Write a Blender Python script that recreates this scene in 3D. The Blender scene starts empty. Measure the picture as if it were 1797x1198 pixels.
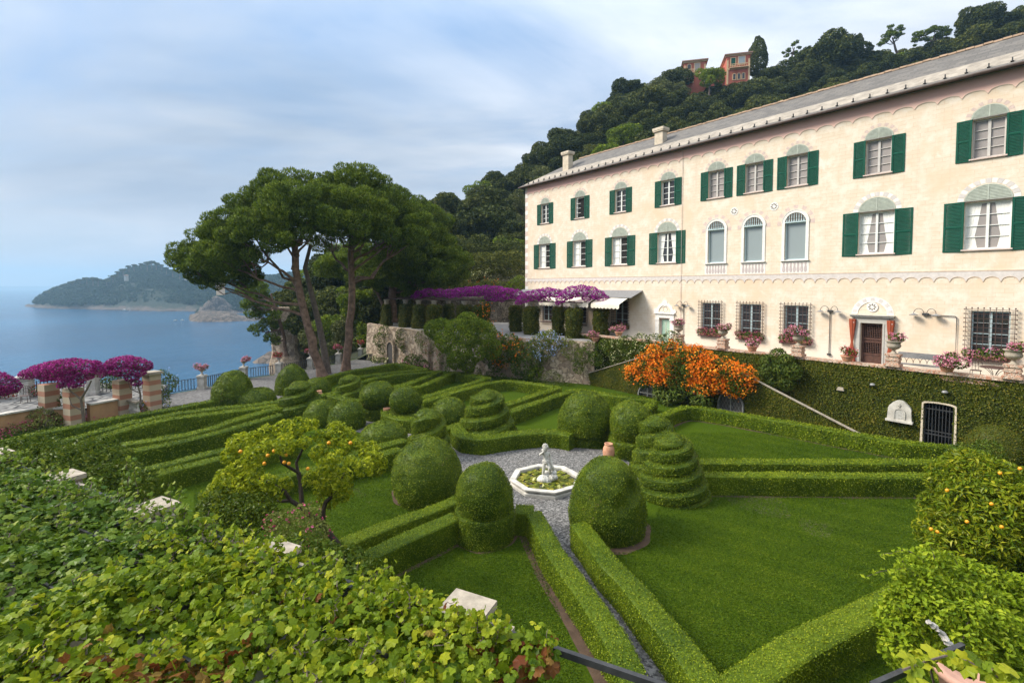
import bpy, math, numpy as np
from mathutils import Vector, Matrix
SC = bpy.context.scene
COL = SC.collection
rng = np.random.default_rng(11)
R = math.radians
# ------------------------------------------------------------------ camera
F_PX, CX, HOR, PITCH, CAMZ = 848.0, 898.5, 501.0, R(2.5), 8.0
CY = HOR + F_PX*math.tan(PITCH)
cam_d = bpy.data.cameras.new("camera"); cam = bpy.data.objects.new("camera", cam_d); COL.objects.link(cam)
cam.location = (0, 0, CAMZ); cam.rotation_euler = (R(90)-PITCH, 0, 0)
cam_d.sensor_width = 36; cam_d.lens = 36*F_PX/1797
cam_d.shift_y = -(599-CY)/1797
cam_d.clip_start = .1; cam_d.clip_end = 60000
SC.camera = cam

def ray(x, y):
    a = (x-CX)/F_PX; b = -(y-CY)/F_PX
    return np.array((a, math.cos(PITCH)+math.sin(PITCH)*b, -math.sin(PITCH)+math.cos(PITCH)*b))
def G(x, y, z=0.0):                      # point of the level z seen at a place of the photograph
    d = ray(x, y); t = (z-CAMZ)/d[2]
    return np.array((d[0]*t, d[1]*t, z))
def GY(x, y, Y):                         # point at the distance Y
    d = ray(x, y); t = Y/d[1]
    return np.array((d[0]*t, Y, CAMZ+d[2]*t))
HC = np.array((1.42, 51.5)); HD = np.array((.622, -.783)); HN = np.array((.783, .622))   # villa corner, facade direction, inward normal
HROT = math.atan2(-.783, .622)
def HW(s, d, z):                         # facade coordinates (along, inward, up) to world
    p = HC+HD*s+HN*d
    return np.array((p[0], p[1], z))

# ------------------------------------------------------------------ materials
def nt(name):
    m = bpy.data.materials.new(name); m.use_nodes = True
    n = m.node_tree; b = n.nodes["Principled BSDF"]
    return m, n, b
def ramp(n, stops):
    r = n.nodes.new("ShaderNodeValToRGB"); cr = r.color_ramp
    while len(cr.elements) < len(stops): cr.elements.new(.5)
    for e, (p, c) in zip(cr.elements, stops): e.position = p; e.color = (*c, 1)
    return r
def coords(n, scale=(1, 1, 1), obj=True):
    t = n.nodes.new("ShaderNodeTexCoord"); mp = n.nodes.new("ShaderNodeMapping")
    mp.inputs["Scale"].default_value = scale
    n.links.new(t.outputs["Object" if obj else "Generated"], mp.inputs[0])
    return mp.outputs[0]
def noise(n, co, scale, detail=4, rough=.6, dist=0):
    t = n.nodes.new("ShaderNodeTexNoise"); t.inputs["Scale"].default_value = scale
    t.inputs["Detail"].default_value = detail; t.inputs["Roughness"].default_value = rough; t.inputs["Distortion"].default_value = dist
    n.links.new(co, t.inputs["Vector"]); return t.outputs["Fac"]
def mixc(n, a, b, f, mode='MIX'):
    m = n.nodes.new("ShaderNodeMix"); m.data_type = 'RGBA'; m.blend_type = mode
    for s, v in ((m.inputs[0], f), (m.inputs[6], a), (m.inputs[7], b)):
        if isinstance(v, bpy.types.NodeSocket): n.links.new(v, s)
        else: s.default_value = v if isinstance(v, (int, float)) else (*v, 1)
    return m.outputs[2]
def bump(n, b, h, strength=.4, dist=.05):
    u = n.nodes.new("ShaderNodeBump"); u.inputs["Strength"].default_value = strength; u.inputs["Distance"].default_value = dist
    n.links.new(h, u.inputs["Height"]); n.links.new(u.outputs[0], b.inputs["Normal"])
GREEN = (1.5, 1.32, .72)
def leafmat(name, c0, c1, c2, trans=.3, rough=.5, patch=0.35, pscale=.6, spec=.14, vary=.12, gain=GREEN):
    """leaf colour varies from leaf to leaf (tint) and in soft patches of older and newer growth"""
    if c1[1] < c1[0]*.75 or c1[2] > c1[1]: gain = (1, 1, 1)          # petals keep their colour
    c0, c1, c2 = [tuple(min(.9, v*g) for v, g in zip(c, gain)) for c in (c0, c1, c2)]
    m, n, b = nt(name); L = n.links
    at = n.nodes.new("ShaderNodeAttribute"); at.attribute_name = "tint"
    rp = ramp(n, [(0, c0), (.5, c1), (1, c2)])
    geo = n.nodes.new("ShaderNodeNewGeometry")
    ns = noise(n, geo.outputs["Position"], pscale, 3)
    ma = n.nodes.new("ShaderNodeMath"); ma.operation = 'MULTIPLY_ADD'; ma.inputs[1].default_value = patch*2; ma.inputs[2].default_value = -patch
    L.new(ns, ma.inputs[0])
    ad = n.nodes.new("ShaderNodeMath"); ad.operation = 'ADD'; ad.use_clamp = True
    oi = n.nodes.new("ShaderNodeObjectInfo"); om = n.nodes.new("ShaderNodeMath"); om.operation = 'MULTIPLY_ADD'; om.inputs[1].default_value = vary; om.inputs[2].default_value = -vary/2
    L.new(oi.outputs["Random"], om.inputs[0]); o2 = n.nodes.new("ShaderNodeMath"); L.new(ma.outputs[0], o2.inputs[0]); L.new(om.outputs[0], o2.inputs[1])
    L.new(at.outputs["Fac"], ad.inputs[0]); L.new(o2.outputs[0], ad.inputs[1])
    L.new(ad.outputs[0], rp.inputs[0]); L.new(rp.outputs[0], b.inputs["Base Color"])
    b.inputs["Roughness"].default_value = rough; b.inputs["Specular IOR Level"].default_value = spec
    if trans > 0:
        tr = n.nodes.new("ShaderNodeBsdfTranslucent"); mx = n.nodes.new("ShaderNodeMixShader")
        L.new(rp.outputs[0], tr.inputs[0]); mx.inputs[0].default_value = trans
        L.new(b.outputs[0], mx.inputs[1]); L.new(tr.outputs[0], mx.inputs[2])
        L.new(mx.outputs[0], n.nodes["Material Output"].inputs[0])
    return m
def plain(name, c, rough=.7, var=.15, scale=6, bmp=.2, metal=0, bscale=None, c2=None, spec=.4):
    m, n, b = nt(name); co = coords(n)
    f = noise(n, co, scale, 5)
    lo = tuple(max(0, x*(1-var)) for x in c); hi = c2 or tuple(min(1, x*(1+var)) for x in c)
    rp = ramp(n, [(.3, lo), (.7, hi)]); n.links.new(f, rp.inputs[0]); n.links.new(rp.outputs[0], b.inputs["Base Color"])
    b.inputs["Roughness"].default_value = rough; b.inputs["Metallic"].default_value = metal; b.inputs["Specular IOR Level"].default_value = spec
    if bmp: bump(n, b, noise(n, co, bscale or scale*6, 3), bmp, .02)
    return m
M = {}
M['box'] = leafmat("boxwood_leaf", (.030, .060, .006), (.108, .168, .013), (.20, .250, .026), .12, .5, .30, .9)
M['box_old'] = leafmat("yew_leaf", (.026, .052, .007), (.092, .145, .013), (.175, .215, .026), .12, .5, .36, 1.3)
M['dry'] = leafmat("dry_leaf", (.06, .045, .02), (.13, .095, .04), (.22, .17, .08), .2, .7, .2, 2, gain=(1, 1, 1))
M['ivy'] = leafmat("ivy_leaf", (.028, .042, .010), (.062, .084, .014), (.135, .122, .028), .2, .5, .45, .7)
M['pine'] = leafmat("pine_needle", (.028, .056, .009), (.090, .148, .019), (.19, .25, .040), .25, .6, .4, .35)
M['oak'] = leafmat("holm_oak_leaf", (.018, .032, .012), (.046, .066, .020), (.115, .135, .046), .2, .6, .35, .15, vary=.5)
M['olive'] = leafmat("grey_green_leaf", (.050, .070, .036), (.085, .108, .058), (.14, .16, .09), .2, .6, .3, .2)
M['bright'] = leafmat("bright_tree_leaf", (.046, .088, .010), (.098, .160, .016), (.19, .25, .032), .3, .55, .3, .3)
M['lemon'] = leafmat("lemon_leaf", (.070, .118, .009), (.190, .255, .018), (.36, .405, .044), .4, .4, .25, .9)
M['orange_leaf'] = leafmat("orange_tree_leaf", (.040, .085, .007), (.100, .155, .012), (.25, .28, .030), .32, .35, .35, .9)
M['citrus_dark'] = leafmat("dark_citrus_leaf", (.024, .050, .009), (.055, .095, .014), (.12, .16, .03), .3, .4, .3, .6)
M['shrub'] = leafmat("light_shrub_leaf", (.075, .140, .012), (.160, .250, .020), (.28, .36, .045), .4, .45, .3, 1.5)
M['vine_dark'] = leafmat("dark_vine_leaf", (.032, .078, .012), (.074, .138, .020), (.165, .225, .044), .35, .42, .35, 1.0)
M['vine'] = leafmat("yellowing_vine_leaf", (.044, .095, .008), (.122, .192, .016), (.28, .325, .036), .42, .42, .3, 1.2)
M['vine_red'] = leafmat("reddened_vine_leaf", (.12, .03, .012), (.18, .08, .02), (.22, .16, .03), .35, .45, .3, 1.5)
M['bush'] = leafmat("bush_leaf", (.025, .052, .010), (.052, .094, .015), (.115, .15, .03), .28, .45, .3, .8)
M['bush_grey'] = leafmat("silvery_bush_leaf", (.055, .080, .030), (.10, .135, .05), (.17, .20, .09), .28, .5, .3, .8)
M['palmleaf'] = leafmat("arching_frond", (.030, .060, .014), (.06, .10, .024), (.12, .15, .05), .25, .45, .3, 1)
M['purple'] = leafmat("bougainvillea_bract", (.19, .008, .17), (.38, .022, .33), (.60, .09, .52), .35, .6, .3, 1.2)
M['purple_red'] = leafmat("magenta_bougainvillea_bract", (.15, .008, .085), (.32, .018, .20), (.52, .06, .33), .35, .6, .3, 1.2)
M['pink'] = leafmat("geranium_petal", (.48, .10, .20), (.70, .26, .38), (.86, .50, .58), .3, .6, .3, 6)
M['rose'] = leafmat("deep_pink_petal", (.38, .04, .11), (.56, .10, .21), (.74, .24, .36), .3, .6, .3, 4)
M['redflower'] = leafmat("red_petal", (.36, .02, .04), (.50, .06, .08), (.64, .18, .18), .3, .6, .3, 6)
M['orange'] = leafmat("trumpet_flower", (.66, .12, .008), (.86, .24, .014), (.95, .44, .04), .3, .5, .3, 3)
M['white_petal'] = leafmat("white_petal", (.66, .66, .60), (.75, .74, .68), (.82, .82, .78), .3, .6, .2, 3)
M['blue_petal'] = leafmat("plumbago_petal", (.22, .32, .66), (.34, .44, .76), (.52, .60, .82), .3, .6, .2, 3)
M['bark'] = plain("pine_bark", (.16, .095, .062), .9, .5, 3, .9, bscale=14, c2=(.27, .17, .12))
M['bark_dark'] = plain("dark_bark", (.045, .032, .022), .9, .4, 5, .8, bscale=20)
M['bark_grey'] = plain("grey_bark", (.13, .10, .08), .9, .35, 4, .7, bscale=20)
M['white_stone'] = plain("white_marble", (.46, .435, .385), .7, .3, 3, .25, c2=(.62, .59, .53))
M['stone_cap'] = plain("pale_stone", (.33, .285, .225), .85, .3, 7, .3)
M['render'] = plain("pale_render", (.55, .47, .36), .85, .18, 3, .3)
M['iron'] = plain("dark_iron", (.035, .036, .038), .55, .3, 9, .1)
M['bronze'] = plain("rusty_brown_metal", (.075, .042, .034), .6, .3, 9, .1)
M['greymetal'] = plain("grey_metal", (.22, .22, .22), .5, .2, 9, .1)
M['terracotta'] = plain("terracotta", (.50, .22, .12), .8, .2, 5, .3, c2=(.60, .33, .21))
M['brick'] = None
M['shutter'] = plain("green_shutter_paint", (.008, .074, .047), .7, .18, 2.5, .05, spec=.15)
M['lunette'] = plain("pale_green_paint", (.42, .45, .385), .7, .16, 5, .08)
M['winframe'] = plain("white_window_paint", (.72, .73, .70), .5, .06, 5, .05)
M['winframe_grey'] = plain("grey_window_paint", (.50, .47, .44), .6, .1, 5, .05)
M['winframe_blue'] = plain("pale_blue_window_paint", (.50, .62, .64), .5, .08, 5, .05)
M['trim_white'] = plain("white_trim", (.76, .73, .68), .75, .1, 8, .15)
M['trim_pink'] = plain("faded_pink_trim", (.60, .47, .42), .85, .12, 8, .15)
M['trim_lilac'] = plain("lilac_grey_trim", (.60, .55, .52), .85, .12, 5, .15)
M['curtain_white'] = plain("white_curtain", (.78, .77, .73), .9, .05, 3, .1)
M['curtain_red'] = plain("rust_curtain", (.30, .065, .028), .9, .15, 4, .15)
M['canvas'] = plain("cream_canvas", (.74, .68, .57), .9, .07, 4, .1)
M['slate_grey'] = plain("grey_awning_roof", (.20, .20, .205), .8, .2, 6, .2)
M['lemon_fruit'] = plain("citrus_fruit", (.80, .33, .015), .45, .12, 8, .15)
M['yellow_fruit'] = plain("yellow_fruit", (.80, .55, .05), .45, .12, 8, .15)
M['wood'] = plain("dark_wood", (.085, .038, .026), .6, .3, 6, .2)
M['red_house'] = plain("red_render", (.42, .12, .075), .9, .18, .5, .2)
M['cream_house'] = plain("cream_render", (.62, .44, .26), .9, .12, 1, .2)
M['dark'] = plain("dark_interior", (.012, .012, .012), .9, .2, 3, 0)
M['soil'] = plain("bare_soil", (.075, .046, .028), .95, .35, 4, .6, bscale=50)
def glassmat(name, c, rough=.06, spec=.6):
    m, n, b = nt(name); b.inputs["Base Color"].default_value = (*c, 1); b.inputs["Roughness"].default_value = rough
    b.inputs["Specular IOR Level"].default_value = spec
    bump(n, b, noise(n, coords(n), 1.2, 2), .06, .05)
    return m
M['glass'] = glassmat("dark_window_glass", (.035, .034, .034))
M['glass_grey'] = glassmat("drawn_blind_glass", (.30, .27, .255), .25, .4)
M['glass_sky'] = glassmat("sky_reflecting_glass", (.26, .30, .30), .05, 1.0)

def m_wall():
    m, n, b = nt("painted_facade"); L = n.links; co = coords(n)
    sw = n.nodes.new("ShaderNodeMapping"); sw.inputs["Rotation"].default_value = (R(90), 0, 0)
    L.new(co, sw.inputs[0])
    br = n.nodes.new("ShaderNodeTexBrick"); br.inputs["Scale"].default_value = 1.0
    br.inputs["Brick Width"].default_value = .62; br.inputs["Row Height"].default_value = .21
    br.inputs["Mortar Size"].default_value = .013; br.inputs["Mortar Smooth"].default_value = .5
    br.inputs["Color1"].default_value = (.705, .61, .485, 1); br.inputs["Color2"].default_value = (.685, .58, .45, 1); br.inputs["Mortar"].default_value = (.64, .48, .345, 1)
    L.new(sw.outputs[0], br.inputs["Vector"])
    wob = noise(n, co, 1.6, 6, .7)
    c = mixc(n, br.outputs["Color"], (.76, .665, .555), ramp_out(n, wob, .46, .60))
    big = noise(n, co, .35, 5, .65)
    c = mixc(n, c, (.70, .545, .395), ramp_out(n, big, .50, .66))
    c = mixc(n, c, (.78, .70, .60), ramp_out(n, noise(n, co, .8, 7, .75, .6), .58, .66, .8))
    st = n.nodes.new("ShaderNodeMapping"); st.inputs["Scale"].default_value = (2.2, 2.2, .12); L.new(co, st.inputs[0])
    streak = noise(n, st.outputs[0], 1.0, 6, .7)
    c = mixc(n, c, (.63, .46, .36), ramp_out(n, streak, .56, .78, .6))
    # pale limewash low down on the facade, with a ragged upper limit
    sx = n.nodes.new("ShaderNodeSeparateXYZ"); L.new(co, sx.inputs[0])
    ma = n.nodes.new("ShaderNodeMath"); ma.operation = 'MULTIPLY_ADD'; ma.inputs[1].default_value = 2.6; L.new(big, ma.inputs[0]); L.new(sx.outputs[2], ma.inputs[2])
    c = mixc(n, c, (.76, .68, .57), ramp_out(n, ma.outputs[0], 2.6, 1.7, .8))
    L.new(c, b.inputs["Base Color"]); b.inputs["Roughness"].default_value = .9; b.inputs["Specular IOR Level"].default_value = .15
    bump(n, b, noise(n, co, 18, 5), .25, .02)
    return m
def ramp_out(n, f, lo, hi, mx=1.0):
    r = n.nodes.new("ShaderNodeMapRange"); r.inputs[1].default_value = lo; r.inputs[2].default_value = hi; r.inputs[4].default_value = mx
    n.links.new(f, r.inputs[0]); return r.outputs[0]
M['wall'] = m_wall()
def m_frieze():
    m, n, b = nt("pink_fresco_frieze"); L = n.links; co = coords(n)
    sx = n.nodes.new("ShaderNodeSeparateXYZ"); L.new(co, sx.inputs[0])
    f = noise(n, co, 3, 5, .7); g = noise(n, co, 30, 3, .7)
    ma = n.nodes.new("ShaderNodeMath"); ma.operation = 'MULTIPLY_ADD'; ma.inputs[1].default_value = .55; L.new(f, ma.inputs[0]); L.new(sx.outputs[2], ma.inputs[2])
    mb = n.nodes.new("ShaderNodeMath"); mb.operation = 'MULTIPLY_ADD'; mb.inputs[1].default_value = .5; L.new(g, mb.inputs[0]); L.new(ma.outputs[0], mb.inputs[2])
    rp = ramp(n, [(0, (.76, .60, .49)), (.45, (.86, .52, .44)), (1, (.88, .44, .37))])
    L.new(ramp_out(n, mb.outputs[0], 14.3, 15.5), rp.inputs[0])
    L.new(rp.outputs[0], b.inputs["Base Color"]); b.inputs["Roughness"].default_value = .92; b.inputs["Specular IOR Level"].default_value = .15
    bump(n, b, g, .2, .02)
    return m
M['frieze'] = m_frieze()
def m_stone(name, cols, scale=2.2, mortar=(.42, .36, .28), bs=.9):
    m, n, b = nt(name); L = n.links; co = coords(n)
    v = n.nodes.new("ShaderNodeTexVoronoi"); v.inputs["Scale"].default_value = scale; v.inputs["Randomness"].default_value = 1
    wp = n.nodes.new("ShaderNodeVectorMath"); wp.operation = 'ADD'
    nz = n.nodes.new("ShaderNodeTexNoise"); nz.inputs["Scale"].default_value = 2.5; L.new(co, nz.inputs["Vector"])
    L.new(co, wp.inputs[0]); L.new(nz.outputs["Color"], wp.inputs[1]); L.new(wp.outputs[0], v.inputs["Vector"])
    e = n.nodes.new("ShaderNodeTexVoronoi"); e.feature = 'DISTANCE_TO_EDGE'; e.inputs["Scale"].default_value = scale; L.new(wp.outputs[0], e.inputs["Vector"])
    sp = n.nodes.new("ShaderNodeSeparateColor"); L.new(v.outputs["Color"], sp.inputs[0])
    rp = ramp(n, [(i/(len(cols)-1), c) for i, c in enumerate(cols)]); L.new(sp.outputs[0], rp.inputs[0])
    c = mixc(n, mortar, rp.outputs[0], ramp_out(n, e.outputs["Distance"], .01, .09))
    c = mixc(n, c, (.16, .13, .09), ramp_out(n, noise(n, co, .9, 6, .7), .58, .78, .7))
    L.new(c, b.inputs["Base Color"]); b.inputs["Roughness"].default_value = .95; b.inputs["Specular IOR Level"].default_value = .2
    hh = n.nodes.new("ShaderNodeMath"); hh.operation = 'ADD'; L.new(ramp_out(n, e.outputs["Distance"], 0, .15), hh.inputs[0]); L.new(noise(n, co, 12, 5), hh.inputs[1])
    bump(n, b, hh.outputs[0], bs, .06)
    return m
M['rubble'] = m_stone("rubble_masonry", [(.34, .25, .17), (.46, .36, .26), (.56, .45, .34), (.26, .19, .14)], 2.0, (.22, .17, .125))
M['rubble_dark'] = m_stone("mossy_terrace_masonry", [(.13, .11, .085), (.20, .17, .13), (.26, .23, .18), (.10, .08, .06)], 2.4, (.05, .045, .035))
M['rubble_pale'] = m_stone("crumbling_pale_masonry", [(.52, .45, .37), (.62, .55, .47), (.68, .62, .54), (.46, .38, .31)], 1.6, (.60, .53, .44))
M['brick'] = m_stone("old_brick", [(.42, .20, .13), (.50, .30, .21), (.58, .44, .34), (.36, .19, .13)], 5, (.52, .45, .37), .5)
M['rock'] = m_stone("coast_rock", [(.055, .045, .036), (.105, .082, .065), (.15, .122, .10), (.08, .064, .05)], .25, (.03, .026, .02), 1.0)
def m_roof():
    m, n, b = nt("slate_roof"); L = n.links; co = coords(n)
    br = n.nodes.new("ShaderNodeTexBrick"); br.inputs["Scale"].default_value = 1
    br.inputs["Brick Width"].default_value = .5; br.inputs["Row Height"].default_value = .26; br.inputs["Mortar Size"].default_value = .018
    br.inputs["Color1"].default_value = (.145, .132, .118, 1); br.inputs["Color2"].default_value = (.098, .090, .082, 1); br.inputs["Mortar"].default_value = (.075, .07, .065, 1)
    L.new(co, br.inputs["Vector"])
    c = mixc(n, br.outputs["Color"], (.21, .188, .158), ramp_out(n, noise(n, co, 1.4, 6, .7), .5, .75, .7))
    c = mixc(n, c, (.10, .09, .08), ramp_out(n, noise(n, co, 3.4, 6, .7), .56, .76, .7))
    L.new(c, b.inputs["Base Color"]); b.inputs["Roughness"].default_value = .85
    bump(n, b, br.outputs["Fac"], -.6, .03)
    return m
M['roof'] = m_roof()
M['roof_cream'] = plain("limewashed_slates", (.30, .262, .215), .9, .32, 2.2, .4, bscale=8)
def m_lawn():
    m, n, b = nt("mown_lawn"); L = n.links; co = coords(n)
    f = noise(n, co, 16, 8, .85); g = noise(n, co, .6, 4, .6)
    rp = ramp(n, [(.38, (.016, .036, .002)), (.5, (.044, .080, .003)), (.62, (.10, .145, .012))]); L.new(f, rp.inputs[0])
    c = mixc(n, rp.outputs[0], (.062, .095, .006), ramp_out(n, g, .48, .72, .6))
    mp = n.nodes.new("ShaderNodeMapping"); mp.inputs["Rotation"].default_value = (0, 0, R(35)); mp.inputs["Scale"].default_value = (.25, 1.6, 1); L.new(co, mp.inputs[0])
    st = noise(n, mp.outputs[0], .9, 3)
    c = mixc(n, c, (.040, .074, .003), ramp_out(n, st, .45, .62, .45))
    c = mixc(n, c, (.19, .15, .08), ramp_out(n, noise(n, co, 3.1, 6, .8), .68, .82, .5))
    L.new(c, b.inputs["Base Color"]); b.inputs["Roughness"].default_value = .9; b.inputs["Specular IOR Level"].default_value = .04
    bump(n, b, noise(n, co, 70, 3, .8), .9, .04)
    return m
M['lawn'] = m_lawn()
def m_gravel(name, cols, sc):
    m, n, b = nt(name); L = n.links; co = coords(n)
    v = n.nodes.new("ShaderNodeTexVoronoi"); v.inputs["Scale"].default_value = sc; L.new(co, v.inputs["Vector"])
    sp = n.nodes.new("ShaderNodeSeparateColor"); L.new(v.outputs["Color"], sp.inputs[0])
    rp = ramp(n, [(i/(len(cols)-1), c) for i, c in enumerate(cols)]); L.new(sp.outputs[0], rp.inputs[0])
    c = mixc(n, rp.outputs[0], (.12, .095, .075), ramp_out(n, noise(n, co, .8, 6, .7), .55, .8, .6))
    L.new(c, b.inputs["Base Color"]); b.inputs["Roughness"].default_value = .95
    bump(n, b, v.outputs["Distance"], -.8, .03)
    return m
M['gravel'] = m_gravel("grey_gravel", [(.032, .031, .031), (.085, .082, .078), (.13, .125, .118), (.26, .25, .24)], 20)
M['cobble'] = m_gravel("promenade_gravel", [(.06, .058, .058), (.10, .097, .095), (.135, .13, .13), (.18, .175, .17)], 10)
def m_mosaic():
    m, n, b = nt("pebble_mosaic"); L = n.links; co = coords(n)
    w = n.nodes.new("ShaderNodeTexVoronoi"); w.feature = 'DISTANCE_TO_EDGE'; w.inputs["Scale"].default_value = 1.1; w.inputs["Randomness"].default_value = .5
    L.new(co, w.inputs["Vector"])
    mt = n.nodes.new("ShaderNodeMath"); mt.operation = 'PINGPONG'; mt.inputs[1].default_value = .12; L.new(w.outputs["Distance"], mt.inputs[0])
    c = mixc(n, (.025, .025, .028), (.19, .185, .175), ramp_out(n, mt.outputs[0], .03, .06))
    L.new(c, b.inputs["Base Color"]); b.inputs["Roughness"].default_value = .9
    return m
M['mosaic'] = m_mosaic()
def m_stripe():
    m, n, b = nt("banded_masonry"); L = n.links; co = coords(n)
    sx = n.nodes.new("ShaderNodeSeparateXYZ"); L.new(co, sx.inputs[0])
    ad = n.nodes.new("ShaderNodeMath"); ad.operation = 'MULTIPLY'; ad.inputs[1].default_value = 1/.66; L.new(sx.outputs[2], ad.inputs[0])
    fr = n.nodes.new("ShaderNodeMath"); fr.operation = 'FRACT'; L.new(ad.outputs[0], fr.inputs[0])
    gt = n.nodes.new("ShaderNodeMath"); gt.operation = 'GREATER_THAN'; gt.inputs[1].default_value = .56; L.new(fr.outputs[0], gt.inputs[0])
    f = noise(n, co, 4, 5, .7)
    a = mixc(n, (.40, .32, .225), (.50, .41, .30), f); d = mixc(n, (.33, .145, .09), (.40, .20, .13), f)
    c = mixc(n, a, d, gt.outputs[0])
    L.new(c, b.inputs["Base Color"]); b.inputs["Roughness"].default_value = .9
    bump(n, b, noise(n, co, 20, 4), .35, .02)
    return m
M['stripe'] = m_stripe()
M['ochre'] = plain("ochre_render", (.44, .255, .13), .9, .16, 1.6, .25)
def m_sea():
    m, n, b = nt("sea_water"); L = n.links; co = coords(n)
    b.inputs["Base Color"].default_value = (.010, .060, .125, 1); b.inputs["Roughness"].default_value = .16; b.inputs["IOR"].default_value = 1.33; b.inputs["Specular IOR Level"].default_value = .28
    g = noise(n, coords(n, (1, .5, 1)), .006, 4, .6)
    c = mixc(n, (.004, .040, .095), (.010, .078, .160), ramp_out(n, g, .35, .65)); L.new(c, b.inputs["Base Color"])
    mp = coords(n, (1, .55, 1))
    w1 = noise(n, mp, .16, 6, .65, .4); w2 = noise(n, mp, .9, 4, .6)
    ad = n.nodes.new("ShaderNodeMath"); ad.operation = 'MULTIPLY_ADD'; ad.inputs[1].default_value = .25; L.new(w2, ad.inputs[0]); L.new(w1, ad.inputs[2])
    bump(n, b, ad.outputs[0], .6, 1.6)
    return m
M['sea'] = m_sea()
M['forest_floor'] = plain("hillside_undergrowth", (.045, .055, .022), .95, .4, .2, .8, bscale=1.5)
def m_cape():
    m, n, b = nt("headland_ground"); L = n.links; co = coords(n)
    geo = n.nodes.new("ShaderNodeNewGeometry"); sx = n.nodes.new("ShaderNodeSeparateXYZ"); L.new(geo.outputs["Position"], sx.inputs[0])
    f = noise(n, co, .05, 6, .7)
    ma = n.nodes.new("ShaderNodeMath"); ma.operation = 'MULTIPLY_ADD'; ma.inputs[1].default_value = -22; L.new(f, ma.inputs[0]); L.new(sx.outputs[2], ma.inputs[2])
    rk = mixc(n, (.05, .042, .035), (.17, .13, .105), noise(n, co, .12, 6, .75))
    gr = mixc(n, (.010, .022, .012), (.022, .036, .018), noise(n, co, .2, 4))
    c = mixc(n, rk, gr, ramp_out(n, ma.outputs[0], -39, -34))
    L.new(c, b.inputs["Base Color"]); b.inputs["Roughness"].default_value = .95
    bump(n, b, noise(n, co, .25, 6, .75), 1.0, 4)
    return m
M['cape'] = m_cape()

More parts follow.
